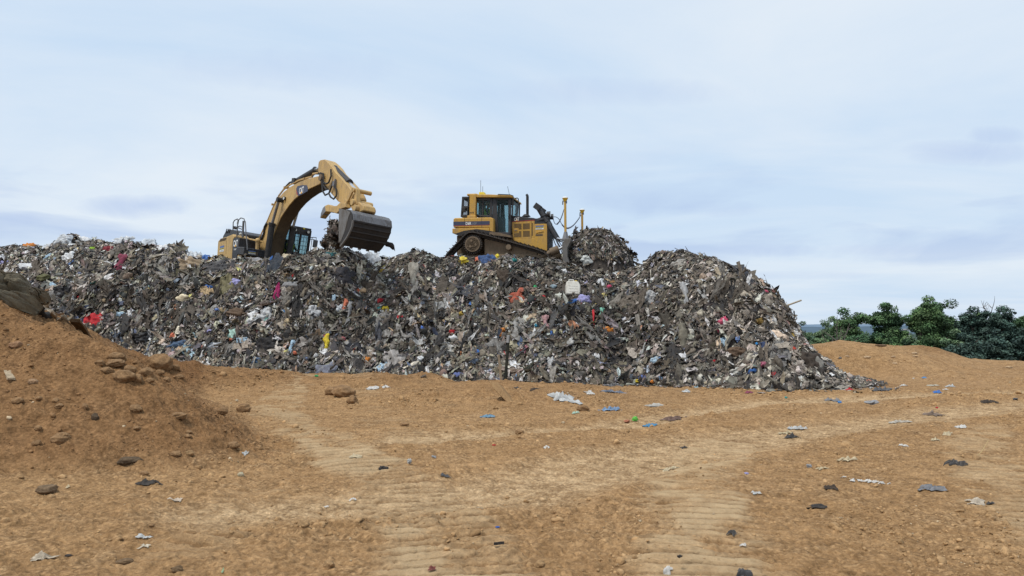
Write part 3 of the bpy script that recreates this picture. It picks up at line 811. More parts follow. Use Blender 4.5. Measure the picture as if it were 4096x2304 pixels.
LENS = paint('lamp_lens', (.62, .62, .58), .15, (.3, .28, .25), .2, 9, bump=0)
def glass_mat(name, tint, alpha):
    m, nt, b = new_mat(name)
    tr = nt.nodes.new('ShaderNodeBsdfTransparent'); tr.inputs[0].default_value = (*tint, 1)
    b.inputs['Base Color'].default_value = (.05, .075, .08, 1); b.inputs['Roughness'].default_value = .12
    tc = nt.nodes.new('ShaderNodeTexCoord'); n = noise_node(nt, 3, 4, .6, tc.outputs['Object'])
    r = ramp_node(nt, n.outputs[0], .3, .7, (alpha * .75,) * 3 + (1,), (min(alpha * 1.35, 1),) * 3 + (1,))
    mx = nt.nodes.new('ShaderNodeMixShader'); nt.links.new(r.outputs[0], mx.inputs[0])
    nt.links.new(tr.outputs[0], mx.inputs[1]); nt.links.new(b.outputs[0], mx.inputs[2])
    nt.links.new(mx.outputs[0], nt.nodes['Material Output'].inputs[0])
    return m
GLASS = glass_mat('tinted_glass', (.82, .92, .93), .17)

def logo(mb, q, ml, mt, body='CAT', tri=True, off=(0, -.004, 0)):
    """white letters with a small amber triangle under the middle one"""
    mb.mat(ml).text(body, q, .035)
    if tri:
        q = [np.array(p) + np.array(off) for p in q]
        f = lambda a, b: tuple((q[0] * (1 - a) + q[1] * a) * (1 - b) + (q[3] * (1 - a) + q[2] * a) * b)
        mb.mat(mt).add([f(.30, -.02), f(.74, -.02), f(.52, .36)], [(0, 1, 2)])

def person_seated(name, M, label, vest, hat):
    """driver on a seat: hips at the origin of M, facing +X, hands forward on the levers"""
    J = {'hip': (0, 0, .1), 'waist': (-.01, 0, .24), 'chest': (-.02, 0, .46), 'neck': (0, 0, .60), 'jaw': (.03, 0, .67), 'head': (.02, 0, .78), 'crown': (.0, 0, .87), 'nose': (.125, 0, .745)}
    rad = {'hip': .15, 'waist': .14, 'chest': .165, 'neck': .058, 'jaw': .075, 'head': .098, 'crown': .06, 'nose': .016}
    E = [('hip', 'waist'), ('waist', 'chest'), ('chest', 'neck'), ('neck', 'jaw'), ('jaw', 'head'), ('head', 'crown'), ('head', 'nose')]
    for s in (1, -1):
        k = str(s)
        for nm, p, r in (('sh', (-.01, .19 * s, .52), .07), ('el', (.10, .26 * s, .27), .047), ('wr', (.34, .22 * s, .26), .034), ('hand', (.42, .21 * s, .265), .038),
                         ('th', (.10, .10 * s, .09), .095), ('kn', (.46, .12 * s, .12), .07), ('an', (.52, .12 * s, -.28), .047), ('toe', (.68, .13 * s, -.33), .04), ('ear', (.01, .098 * s, .765), .016)):
            J[nm + k] = p; rad[nm + k] = r
        E += [('chest', 'sh' + k), ('sh' + k, 'el' + k), ('el' + k, 'wr' + k), ('wr' + k, 'hand' + k), ('hip', 'th' + k), ('th' + k, 'kn' + k), ('kn' + k, 'an' + k), ('an' + k, 'toe' + k), ('head', 'ear' + k)]
        for i in range(5):
            a = 'f%d' % i + k
            J[a] = (.50 + (.0 if i < 4 else -.05), .21 * s + (-.034 + .022 * i) * s if i < 4 else .155 * s, .262 + (.004 * i)); rad[a] = .0095
            J[a + 't'] = (.52 + .004 * i if i < 4 else .47, J[a][1] - .006 * s, .232); rad[a + 't'] = .0085
            E += [('hand' + k, a), (a, a + 't')]
    names = list(J); idx = {n: i for i, n in enumerate(names)}
    me = bpy.data.meshes.new('body')
    me.from_pydata([J[n] for n in names], [(idx[a], idx[b]) for a, b in E], [])
    o = bpy.data.objects.new(name, me); COL.objects.link(o)
    sk = o.modifiers.new('skin', 'SKIN'); sk.use_smooth_shade = True
    lay = me.skin_vertices[0].data
    for n, i in idx.items():
        lay[i].radius = (rad[n], rad[n] * (1.25 if n in ('hip', 'waist', 'chest') else 1)); lay[i].use_root = (n == 'hip')
    ss = o.modifiers.new('sub', 'SUBSURF'); ss.levels = 1; ss.render_levels = 1
    m, nt, b = new_mat('driver_skin_and_work_clothes')
    tc = nt.nodes.new('ShaderNodeTexCoord'); sp = nt.nodes.new('ShaderNodeSeparateXYZ'); nt.links.new(tc.outputs['Object'], sp.inputs[0])
    n_ = noise_node(nt, 20, 3, .6, tc.outputs['Object'])
    cl = mix_node(nt, n_.outputs[0], (.035, .045, .075), (.06, .07, .10))
    gt = nt.nodes.new('ShaderNodeMath'); gt.operation = 'GREATER_THAN'; gt.inputs[1].default_value = .60; nt.links.new(sp.outputs[2], gt.inputs[0])
    gx = nt.nodes.new('ShaderNodeMath'); gx.operation = 'GREATER_THAN'; gx.inputs[1].default_value = .355; nt.links.new(sp.outputs[0], gx.inputs[0])
    gz = nt.nodes.new('ShaderNodeMath'); gz.operation = 'GREATER_THAN'; gz.inputs[1].default_value = .205; nt.links.new(sp.outputs[2], gz.inputs[0])
    h = nt.nodes.new('ShaderNodeMath'); h.operation = 'MULTIPLY'; nt.links.new(gx.outputs[0], h.inputs[0]); nt.links.new(gz.outputs[0], h.inputs[1])
    mx = nt.nodes.new('ShaderNodeMath'); mx.operation = 'MAXIMUM'; nt.links.new(h.outputs[0], mx.inputs[0]); nt.links.new(gt.outputs[0], mx.inputs[1])
    nt.links.new(mix_node(nt, mx.outputs[0], cl, (.42, .24, .17)), b.inputs['Base Color']); b.inputs['Roughness'].default_value = .75
    me.materials.append(m)
    tag(o, label, 'person')
    o.matrix_world = M
    v = MB(); n = 18; rows = [(.12, .185, .225), (.24, .175, .215), (.38, .19, .235), (.50, .18, .235), (.575, .11, .15)]
    vs = []; 
    for z, a, b_ in rows: vs += [(-.015 + a * math.cos(2 * math.pi * j / n), b_ * math.sin(2 * math.pi * j / n), z) for j in range(n)]
    v.add(vs, [(i * n + j, i * n + (j + 1) % n, (i + 1) * n + (j + 1) % n, (i + 1) * n + j) for i in range(len(rows) - 1) for j in range(n)])
    v.build('safety_vest', vest, o, 60)
    c = MB(); c.ball((.0, 0, .835), (.12, .105, .085), 14, 8).tube([(.09, -.05, .825), (.15, 0, .82), (.09, .05, .825)], [.01, .014, .01], 6)
    c.build('hard_hat', hat, o, 60)
    return o
HIVIS = paint('high_visibility_green', (.32, .62, .06), .7, (.2, .3, .05), .2, 6)
HIVY = paint('high_visibility_yellow', (.62, .62, .04), .7, (.3, .3, .05), .2, 6)

def seat_mb(x, y, z):
    b = MB(); b.span(x - .22, x + .24, y - .24, y + .24, z - .12, z); b.box((x - .24, y, z + .36), (.1, .46, .74), Matrix.Rotation(R(-8), 3, 'Y')); b.span(x - .16, x + .16, y - .16, y + .16, z - .42, z - .12)
    return b

# ------------------------------------------------------------------ excavator
EX = Machine('excavator', R(-50), R(5.5), R(-5.0), (-11.62, 37.5, 5.45), (.3, 0, 1.95),
             'yellow tracked excavator with raised boom and bucket on top of the heap', 'excavator')
r_ = EX.root; T = EX.t; T3 = EX.t3
def excavator():
    # undercarriage and slew ring (mostly sunk behind the crest)
    for s in (-1, 1):
        prof = [(-2.2, .25), (-1.9, 0), (1.9, 0), (2.25, .3), (2.35, .6), (2.1, .9), (1.7, 1.02), (-1.7, 1.02), (-2.15, .85), (-2.35, .55)]
        b = MB(); b.prism(prof, s * .95, s * 1.55)
        for i in range(20): b.span(-1.9 + i * .2, -1.87 + i * .2, s * .95, s * 1.55, 1.02, 1.055)
        tr = b.build('track', TRK, r_, bevel=.02)
        b = MB()
        for q in (-1.8, 1.8): b.cyl((q, s * 1.5, .5), (q, s * 1.58, .5), .33, n=18)
        for i in range(7): b.cyl((-1.3 + i * .43, s * 1.5, .22), (-1.3 + i * .43, s * 1.57, .22), .13)
        b.build('track_wheel', DUST, tr)
    MB().cyl((0, 0, .5), (0, 0, 1.2), .65, n=24).span(-1, 1, -.95, .95, .4, .85).build('turntable', DARK, r_)
    # side panel of the house and counterweight
    Yn = -1.48
    pan = T('S', [(135, 660), (152, 240), (228, 160), (385, 118), (560, 45), (604, 95), (588, 190), (560, 190), (556, 660)], Yn)
    zb = 1.12
    pan[0] = (pan[0][0], zb); pan[-1] = (pan[-1][0], zb)
    xr = pan[0][0]
    zt = pan[2][1]
    b = MB(); b.prism(pan, Yn, -.75); b.build('engine_panel', YEL, r_, bevel=.04, seg=3)
    # louvre, seam and sticker on that panel
    lv = T3('S', [(195, 250), (355, 212), (388, 140), (225, 172)], Yn - .006)
    b = MB(); b.add(lv, [(0, 1, 2, 3)])
    for i in range(4):
        a = np.array(lv[0]) * (1 - i / 4) + np.array(lv[3]) * i / 4; c = np.array(lv[1]) * (1 - i / 4) + np.array(lv[2]) * i / 4
        b.tube([a + (0, -.006, .01), c + (0, -.006, .01)], .008, 5)
    b.build('louvre', DUST, r_)
    b = MB(); b.tube(T3('S', [(398, 150), (372, 600)], Yn - .001), .008, 4); b.build('panel_seam', DARK, r_)
    def sticker(win, q, Y, body, parent, name='sticker'):
        b = MB(); f = lambda a, c: tuple((np.array(q[0]) * (1 - a) + np.array(q[1]) * a) * (1 - c) + (np.array(q[3]) * (1 - a) + np.array(q[2]) * a) * c)
        b.mat(0).add([f(0, .66), f(1, .66), f(1, 1), f(0, 1)], [(0, 1, 2, 3)])
        b.mat(1).add([f(0, .36), f(1, .36), f(1, .66), f(0, .66)], [(0, 1, 2, 3)])
        b.mat(2).add([f(0, 0), f(1, 0), f(1, .36), f(0, .36)], [(0, 1, 2, 3)])
        e = np.cross(np.array(q[1]) - q[0], np.array(q[3]) - q[0]); e = e / np.linalg.norm(e) * .004
        g = lambda a, c: tuple(np.array(f(a, c)) + e)
        b.mat(3).text(body, [g(.04, .40), g(.96, .40), g(.96, .63), g(.04, .63)], .02)
        b.mat(3).add([g(.1, .14), g(.9, .14), g(.9, .2), g(.1, .2)], [(0, 1, 2, 3)])
        return b.build(name, [BLUE, LEMON, WHITE, NAVY], parent)
    sticker('S', T3('S', [(193, 545), (308, 522), (322, 355), (210, 385)], Yn - .007), Yn, 'BALLENGER', r_)
    # counterweight wraps round the back
    cw = MB(); n = 9; ring = []
    for i in range(n + 1):
        a = math.pi / 2 * i / n; ring.append((xr - .02 - .42 * math.sin(a), -1.02 - .44 * math.cos(a)))
    ring = [(xr + .5, -1.46)] + ring; ring = ring + [(x, -y) for x, y in ring[::-1]]
    m_ = len(ring)
    lev = [(1.12, 1, 0), (zt - .25, 1, 0), (zt - .08, .98, .03), (zt + .02, .93, .1)]
    vs = [(x * 1 + o * (1 if x < xr + .3 else 0), y * k, z) for z, k, o in lev for x, y in ring]
    cw.add(vs, [(i * m_ + j, i * m_ + (j + 1) % m_, (i + 1) * m_ + (j + 1) % m_, (i + 1) * m_ + j) for i in range(3) for j in range(m_)] + [tuple(range(3 * m_, 4 * m_)), tuple(range(m_ - 1, -1, -1))])
    cw.build('counterweight', YEL, r_, sharp=40)
    # deck
    xf = T('S', [(1325, 690)], -.45)[0][0]
    MB().span(xr + .3, xf, -1.44, 1.44, 1.02, T('S', [(850, 605)], -1.44)[0][1]).build('upper_frame', YEL, r_, bevel=.03)
    # engine cover: dark, across the house top
    hd = T('N', [(125, 315), (155, 262), (205, 234), (300, 246), (598, 298), (600, 345), (270, 330)], -.85)
    hx = min(hd[4][0], -.45)
    hood = MB(); hood.prism([hd[0], hd[1], hd[2], hd[3], (hx, hd[4][1] + .04), (hx, 1.7), (hd[0][0], 1.7)], -.85, 1.2)
    h = hood.build('engine_cover', DARK, r_, bevel=.05, seg=3)
    b = MB()
    for i in range(3): b.box((hd[1][0] + .16 + .2 * i, -.86, hd[1][1] + .03), (.06, .03, .22), Matrix.Rotation(R(25), 3, 'Y'))
    b.build('intake_grille', BLACK, h)
    p0 = T3('N', [(270, 235), (276, 198)], -.5); MB().tube(p0, .085, 12).build('exhaust_pipe', BLACK, r_)
    yb = T('S', [(930, 130), (1190, 200), (1195, 235), (930, 165)], -.9)
    MB().prism([(yb[0][0] - .7, yb[0][1] + .02), yb[1], yb[2], (yb[3][0] - .7, yb[3][1] + .02)], -1.0, -.5).build('deck_edge', YEL, r_, bevel=.015)
    # tool box with the emblem, and the step box in front of it
    nb = T('S', [(560, 196), (742, 142), (712, 505), (552, 560)], Yn)
    x0, x1 = nb[0][0], nb[1][0]; z1 = nb[1][1]
    tb = MB(); tb.span(x0 + .004, x1, Yn + .01, -.98, 1.3, z1); tb.span(x1 - .25, x1 - .02, -.99, -.45, 1.3, z1 - .12)
    tbx = tb.build('tool_box', DARK, r_, bevel=.02)
    b = MB(); logo(b, T3('S', [(575, 398), (690, 378), (705, 196), (582, 222)], Yn + .004), 0, 1)
    b.mat(0).text('336F', T3('S', [(592, 492), (655, 490), (662, 436), (594, 450)], Yn + .004), .02)
    b.build('lettering', [WHITE, ORNG], tbx)
    b = MB(); b.tube(T3('S', [(925, 330), (1150, 360)], -.72), .055, 8); b.build('grab_bar', YEL, tbx)
    sb = T('S', [(715, 470), (872, 418), (868, 605), (712, 590)], Yn)
    s0, s1 = sb[0][0], sb[1][0]
    st_ = MB().span(x1 - .06, s1, Yn + .012, -.45, sb[2][1] - .02, sb[1][1] - .01).build('step_box', DARK, r_, bevel=.02)
    MB().span(x1 - .07, s1 + .02, Yn + .0, -.44, sb[1][1] - .008, sb[1][1] + .02).build('step_plate', STEEL, st_)
    f = EX.tf('S', [(995, 590), (1190, 615), (1195, 522), (1000, 495)], s1 + .004)
    sticker('S', [(s1 + .005, a, c) for a, c in f], 0, 'BALLENGER', st_)
    for yy in (545, 575, 605):
        f = EX.tf('S', [(1200, yy + 18), (1252, yy + 26)], s1 + .004); b = MB(); b.tube([(s1 + .004, a, c) for a, c in f], .018, 6); b.build('vent_slot', DUST, st_)
    f = EX.tf('S', [(1255, 225), (1250, 450)], s1 - .1)
    b = MB(); b.tube([(s1 - .1, f[0][0], f[0][1]), (s1 - .1, f[1][0], f[1][1] - .3)], .085, 10); b.ball((s1 - .1, f[0][0], f[0][1]), .12)
    b.build('boom_bracket', YEL, r_)
    # hand rails
    b = MB()
    for Y, pts in ((-1.36, [(248, 250), (252, 150), (268, 125), (303, 108), (309, 130), (300, 235), (293, 335)]), (-1.3, [(300, 330), (303, 200), (318, 118), (345, 96), (383, 108), (388, 128), (371, 200), (366, 330)]),
                   (-1.38, [(388, 128), (398, 140), (408, 300), (420, 420), (422, 485)]), (-1.3, [(262, 228), (300, 205), (335, 195), (362, 206)]), (-1.3, [(300, 212), (352, 232)])):
        b.tube(T3('N', pts, Y), .024, 7)
    b.tube(T3('N', [(376, 135), (366, 330)], -1.28), .05, 8)
    b.build('handrail', GUNM, r_)
    b = MB(); b.tube(T3('N', [(305, 145), (303, 165)], -1.3), .045, 8); b.build('hand_lamp', LENS, r_); b = MB(); b.ball(T3('N', [(340, 292)], -1.25)[0], .06); b.build('round_lamp', LENS, r_)
    # boom --------------------------------------------------------------
    YB = -.31
    bo = T('X', [(395, 740), (404, 665), (418, 620), (450, 540), (478, 470), (505, 405), (540, 335), (580, 290), (625, 255), (690, 220), (750, 198), (815, 181), (836, 186), (838, 226), (825, 238), (790, 254), (740, 277), (690, 311), (650, 346), (615, 386), (585, 430), (558, 470), (536, 520), (515, 575), (495, 640), (480, 740)], YB)
    boom = MB(); boom.prism(bo, YB, -YB); boom = boom.build('boom', YEL, r_, bevel=.02)
    # darker brown sheet along the underside of the boom
    und = T('X', [(825, 240), (790, 256), (740, 279), (690, 313), (650, 348), (615, 388), (585, 432), (558, 472), (536, 522), (515, 577), (495, 642), (480, 738)], YB)
    b = MB(); n = len(und)
    dn = [(x + .012, z - .012) for x, z in und]
    vs = [(x, YB + .02, z) for x, z in dn] + [(x, -YB - .02, z) for x, z in dn]
    b.add(vs, [(i, i + 1, n + i + 1, n + i) for i in range(n - 1)]); b.build('boom_underside', paint('oily_brown_paint', (.10, .068, .036), .6, (.035, .025, .02), .7, 2.2), boom)
    # emblem
    bd = T3('X', [(681, 319), (669, 305), (667, 268), (676, 250), (708, 243), (740, 244), (748, 262), (746, 284), (715, 303)], YB - .008)
    b = MB(); b.mat(0).add(bd, [tuple(range(len(bd)))])
    b.mat(3).add([(x, y - .003, z) for x, y, z in T3('X', [(683, 318), (669, 303), (667, 268), (676, 300)], YB - .008)], [(0, 1, 2, 3)])
    logo(b, T3('X', [(687, 308), (717, 294), (720, 250), (688, 264)], YB - .013), 1, 2)
    b.build('emblem', [NAVY, WHITE, ORNG, REDS], boom)
    lp = T3('X', [(587, 336)], YB - .04)[0]
    l = MB().cyl((lp[0] - .02, lp[1] + .05, lp[2]), (lp[0] + .02, lp[1] - .06, lp[2]), .075, .085, 14).build('work_light', BLACK, boom)
    MB().cyl((lp[0] + .021, lp[1] - .061, lp[2]), (lp[0] + .022, lp[1] - .066, lp[2]), .065, n=14).build('lens', LENS, l)
    b = MB()
    for Y, o in ((-.22, 0), (-.12, -5)):
        b.tube(T3('X', [(398, 640 + o), (436, 560 + o), (470, 488 + o), (500, 415 + o), (522, 365 + o), (548, 318 + o), (582, 275 + o), (625, 243 + o), (690, 211 + o), (775, 187 + o), (782, 168 + o), (820, 160 + o)], Y), .026, 6)
    for q in ((515, 380), (600, 262), (735, 203)): b.box(T3('X', [q], -.18)[0], (.08, .26, .09))
    b.build('hydraulic_pipe', YEL, boom)
    b = MB(); b.tube(T3('X', [(520, 378), (535, 345), (548, 315), (575, 280), (600, 248), (622, 226), (655, 215), (685, 211)], -.05), .04, 8)
    b.tube(T3('X', [(462, 508), (447, 535), (443, 575), (430, 610), (405, 628), (385, 628)], -.36), .05, 8); b.build('hydraulic_hose', BLACK, boom)
    # cylinders
    for s in (-1, 1):
        q = T('X', [(463, 760), (499, 515), (548, 345)], -.5)
        Y = s * .5
        c = MB(); c.tube([(q[0][0], Y, q[0][1]), (q[1][0], Y, q[1][1])], .135, 14); c.cyl((q[1][0] - .01, Y, q[1][1] - .06), (q[1][0] + .012, Y, q[1][1] + .06), .16, n=14)
        c = c.build('boom_cylinder', BLACK, r_)
        b = MB(); b.tube([(q[1][0], Y, q[1][1]), (q[2][0], Y, q[2][1])], .062, 12); b.build('piston_rod', CHROME if s > 0 else STEEL, c)
        b = MB(); b.cyl((q[2][0], s * .3, q[2][1]), (q[2][0], s * .6, q[2][1]), .11); b.build('pin', BLACK, c)
    q = T3('X', [(672, 216), (800, 140), (842, 118)], 0)
    c = MB().tube(q[:2], .13, 14).cyl(np.array(q[1]) - (.05, 0, .03), np.array(q[1]) + (.05, 0, .03), .15).span(q[0][0] - .12, q[0][0] + .15, -.2, .2, q[0][2] - .16, q[0][2] + .1).build('stick_cylinder', DARK, r_)
    MB().tube(q[1:], .08, 12).build('piston_rod', CHROME, c)
    # stick --------------------------------------------------------------
    YS = -.26
    so_ = T('Q', [(82, 62), (86, 35), (98, 20), (130, 14), (158, 36), (190, 70), (215, 110), (262, 160), (320, 225), (358, 280), (372, 318), (340, 362), (300, 372), (268, 360), (236, 342), (205, 305), (168, 262), (140, 222), (118, 190), (100, 145), (82, 110)], YS)
    stick = MB().prism(so_, YS, -YS).build('stick', YEL, r_, bevel=.025)
    b = MB()
    for pts in ([(86, 124), (108, 130), (112, 200), (118, 262), (138, 294), (166, 280), (188, 225), (200, 192)], [(165, 278), (180, 308), (204, 324), (224, 300), (226, 255), (212, 212)], [(182, 92), (184, 145), (165, 195), (145, 206), (128, 196)], [(100, 120), (125, 128), (124, 215), (146, 250), (160, 246)]):
        b.tube(T3('Q', pts, YS - .09), .036, 7)
    b.build('hydraulic_hose', BLACK, stick)
    b = MB(); c0 = T3('Q', [(212, 205)], YS - .05)[0]; b.box(c0, (.16, .14, .2)); b.cyl((c0[0], c0[1], c0[2] - .18), (c0[0], c0[1], c0[2] + .2), .04); b.build('hose_coupling', STEEL, stick)
    b = MB(); b.tube(T3('Q', [(92, 130), (60, 128), (45, 140), (36, 158)], -.2), .025, 6); b.build('hydraulic_pipe', GUNM, stick)
    b = MB(); c0 = T('Q', [(120, 160)], YS)[0]; b.cyl((c0[0], -.40, c0[1]), (c0[0], .40, c0[1]), .14, n=18); b.build('pivot_pin', DUST, stick)
    # bucket cylinder
    q = T3('Q', [(208, 84), (322, 194), (368, 246), (396, 268)], -.02)
    c = MB().tube(q[:2], .135, 14).cyl(np.array(q[1]) * .97 + np.array(q[0]) * .03, np.array(q[1]) * 1.05 - np.array(q[0]) * .05, .16).cyl(np.array(q[0]) + (.02, 0, -.02), np.array(q[0]) + (.09, 0, -.075), .165).build('bucket_cylinder', DARK, r_)
    MB().tube([q[1], q[2], q[3]], .07, 12).build('piston_rod', CHROME, c)
    # linkage
    def bar(b, win, p, Y0, Y1, w0, w1):
        a, c = [np.array(k) for k in T(win, p, Y0)]; d = (c - a) / np.linalg.norm(c - a); nn = np.array([-d[1], d[0]])
        b.prism([tuple(a - d * w0 - nn * w0), tuple(a - d * w0 + nn * w0), tuple(c + d * w1 + nn * w1), tuple(c + d * w1 - nn * w1)], Y0, Y1)
    for q0, q1 in ((-.40, -.33), (.33, .40)): b = MB(); bar(b, 'Q', [(347, 248), (300, 352)], q0, q1, .07, .07); b.build('link_arm', YEL, r_, bevel=.012)
    b = MB()
    bar(b, 'Q', [(372, 262), (372, 350)], -.32, -.14, .07, .10); bar(b, 'Q', [(372, 262), (372, 350)], .14, .32, .07, .10)
    c0 = T('Q', [(372, 255)], -.3)[0]; b.cyl((c0[0], -.40, c0[1]), (c0[0], .40, c0[1]), .085, n=14)
    for p in ((358, 350), (378, 395), (305, 352)):
        c0 = T('Q', [p], -.36)[0]; b.cyl((c0[0], -.44, c0[1]), (c0[0], .44, c0[1]), .13, n=16)
    b.build('bucket_linkage', YEL, r_, bevel=.012)
    cp = T('Q', [(392, 345), (345, 355), (330, 385), (350, 425), (400, 425), (430, 410), (428, 372)], -.3)
    cpl = MB().prism(cp, -.27, .27).build('coupler', YEL, r_, bevel=.03)
    b = MB()
    for k in (0, 1, 2): c0 = T3('Q', [(405, 408 + 9 * k)], -.1)[0]; b.tube([(c0[0] + .02, -.3, c0[2]), (c0[0] + .02, .45, c0[2])], .035, 8)
    b.build('coupler_bar', DUST, cpl)
    hk = T('Q', [(122, 474), (128, 440), (140, 402), (156, 380), (180, 370), (216, 384), (250, 379), (272, 356), (312, 358), (318, 392), (282, 404), (248, 441), (215, 431), (165, 425), (146, 444), (127, 472)], -.38)
    hook = MB().prism(hk, -.5, -.26).build('hook', YEL, r_, bevel=.02)
    tp = T('Q', [(120, 476), (126, 438), (141, 398), (158, 380), (163, 424), (145, 446)], -.38)
    MB().prism(tp, -.506, -.254).build('hook_tip', STEEL, hook, bevel=.01)
    # bucket -------------------------------------------------------------
    YK, YL = -.86, .84
    up = T('Q', [(246, 396), (300, 408), (330, 418), (347, 440), (349, 492)], YK)
    lo = T('Q', [(349, 492), (343, 530), (328, 570), (305, 615), (278, 655), (254, 684)], YK)
    a = MB(); a.shell(up, YK, YL, -.05); a.shell(lo, YK, YL, -.05)
    poly = up + lo[1:]
    inner = T('Q', [(247, 640), (243, 560), (243, 470)], YK)
    for Y in (YK, YL - .05): a.prism(poly[:-1] + [lo[-1]] + inner, Y + .004, Y + .046)
    bucket = a.build('bucket', BSTEEL, r_, bevel=.008)
    b = MB(); b.shell([(x + .006, z + .006) for x, z in T('Q', [(300, 407), (331, 417), (349, 440), (352, 488)], YK)], YK + .01, YL - .01, .02)
    b.build('worn_back_plate', paint('scoured_steel', (.165, .168, .18), .5, (.06, .05, .04), .95, 2.2, metal=.25, bump=.6), bucket)
    b = MB()
    for i in range(4):
        p = np.array(lo[i]); b.box((p[0] + .03, 0, p[1]), (.03, YL - YK - .06, .05))
    b.build('wear_strip', BSTEEL, bucket)
    b = MB(); b.shell([(x, z) for x, z in T('Q', [(349, 486), (342, 532), (327, 572), (304, 617), (277, 657), (252, 688)], YK - .02)], YK - .03, YK + .035, .05)
    b.prism(T('Q', [(246, 398), (300, 410), (335, 425), (318, 470), (296, 560), (262, 650), (246, 665), (243, 560)], YK), YK - .008, YK + .003)
    b.build('side_cutter', paint('grey_scuffed_steel', (.16, .155, .15), .6, (.085, .068, .05), .9, 2.4, bump=.5), bucket)
    b = MB(); e = lo[-1]
    for i in range(5): b.prism([(e[0] + .06, e[1] + .1), (e[0] - .02, e[1] + .12), (e[0] - .10, e[1] - .03), (e[0] - .07, e[1] - .05)], YK + .08 + i * .36, YK + .2 + i * .36)
    b.build('bucket_tooth', STEEL, bucket)
    # cab ----------------------------------------------------------------
    y0, y1 = .53, 1.5
    c = T('N', [(948, 186), (944, 490)], y0)
    xf = (c[0][0] + c[1][0]) / 2; zt, z0 = c[0][1], 1.25
    xb = xf - 1.75
    g = MB()
    for Y in (y0 + .045, y1 - .045):
        for X in (xf - .05, xb + .06, xf - .98): g.span(X - .045, X + .045, Y - .045, Y + .045, z0 + .08, zt - .07)
        g.span(xb, xf, Y - .044, Y + .044, z0 + .62 if Y < 1 else z0 + .5, z0 + .7 if Y < 1 else z0 + .57)
    g.span(xb, xf, y0, y1, zt - .1, zt); g.span(xb, xf, y0, y1, z0, z0 + .1)
    g.span(xf - .06, xf - .002, y0 + .05, y1 - .05, zt - .36, zt - .1); g.span(xb + .002, xb + .06, y0 + .05, y1 - .05, z0 + .1, z0 + .8)
    g.span(xf - .05, xf - .003, y0 + .05, y1 - .05, z0 + .1, z0 + .3); g.span(xb + .05, xf - .05, y0 + .02, y0 + .05, z0 + .1, z0 + .62)
    cab = g.build('cab', DARK, r_, bevel=.015)
    b = MB(); b.span(xf - .035, xf - .03, y0 + .08, y1 - .08, z0 + .3, zt - .36); b.build('front_window', GLASS, cab)
    b = MB(); b.span(xb + .06, xf - .06, y0 + .03, y0 + .036, z0 + .7, zt - .1); b.build('side_window', GLASS, cab)
    b = MB(); b.span(xb + .06, xf - .06, y1 - .036, y1 - .03, z0 + .57, zt - .1); b.build('side_window', GLASS, cab)
    b = MB(); b.span(xb + .03, xb + .036, y0 + .08, y1 - .08, z0 + .8, zt - .1); b.build('rear_window', GLASS, cab)
    b = MB()
    for i in range(1, 6): Y = y0 + .06 + i * (y1 - y0 - .12) / 6; b.cyl((xf + .05, Y, z0 + .28), (xf + .05, Y, zt - .2), .011, n=6)
    for i in range(7): z = z0 + .34 + i * .19; b.cyl((xf + .052, y0 + .02, z), (xf + .052, y1 - .02, z), .011, n=6)
    for Y in (y0 + .03, y1 - .03): b.cyl((xf + .05, Y, z0 + .2), (xf + .05, Y, zt - .1), .025, n=8)
    b.build('window_guard', BLACK, cab)
    for Y in (y0 + .17, y1 - .17):
        l = MB().cyl((xf - .02, Y, zt - .18), (xf + .075, Y, zt - .18), .07, .08, 14).build('work_light', BLACK, cab)
        MB().cyl((xf + .076, Y, zt - .18), (xf + .082, Y, zt - .18), .062, n=14).build('lens', LENS, l)
    MB().box((xf + .004, 1.13, zt - .05), (.02, .09, .06)).build('amber_plate', LEMON, cab)
    b = MB(); b.tube([(xf, y1 - .02, zt - .42), (xf + .02, y1 + .12, zt - .38), (xf + .02, y1 + .28, zt - .36), (xf + .02, y1 + .29, zt - .5)], .018, 7); b.tube([(xf, y1 - .02, zt - .5), (xf + .02, y1 + .2, zt - .46)], .014, 6)
    b.tube([(xf, y1 + .09, zt - .4), (xf, y1 + .09, z0 + .2)], .016, 6)
    b.build('mirror_arm', BLACK, cab)
    b = MB(); b.box((xf + .02, y1 + .27, zt - .66), (.06, .24, .36)); b.build('mirror', GUNM, cab, bevel=.03)
    sx = xf - 1.0
    seat_mb(sx, 1.0, z0 + .62).build('driver_seat', BLACK, cab, bevel=.03)
    person_seated('person', EX.M @ Matrix.Translation((sx + .02, 1.0, z0 + .62)), 'driver in a yellow safety vest sitting in the excavator cab', HIVY, WHITE)
    return xr
WIN['S'] = (212.5, 232.5, .036058)
excavator()

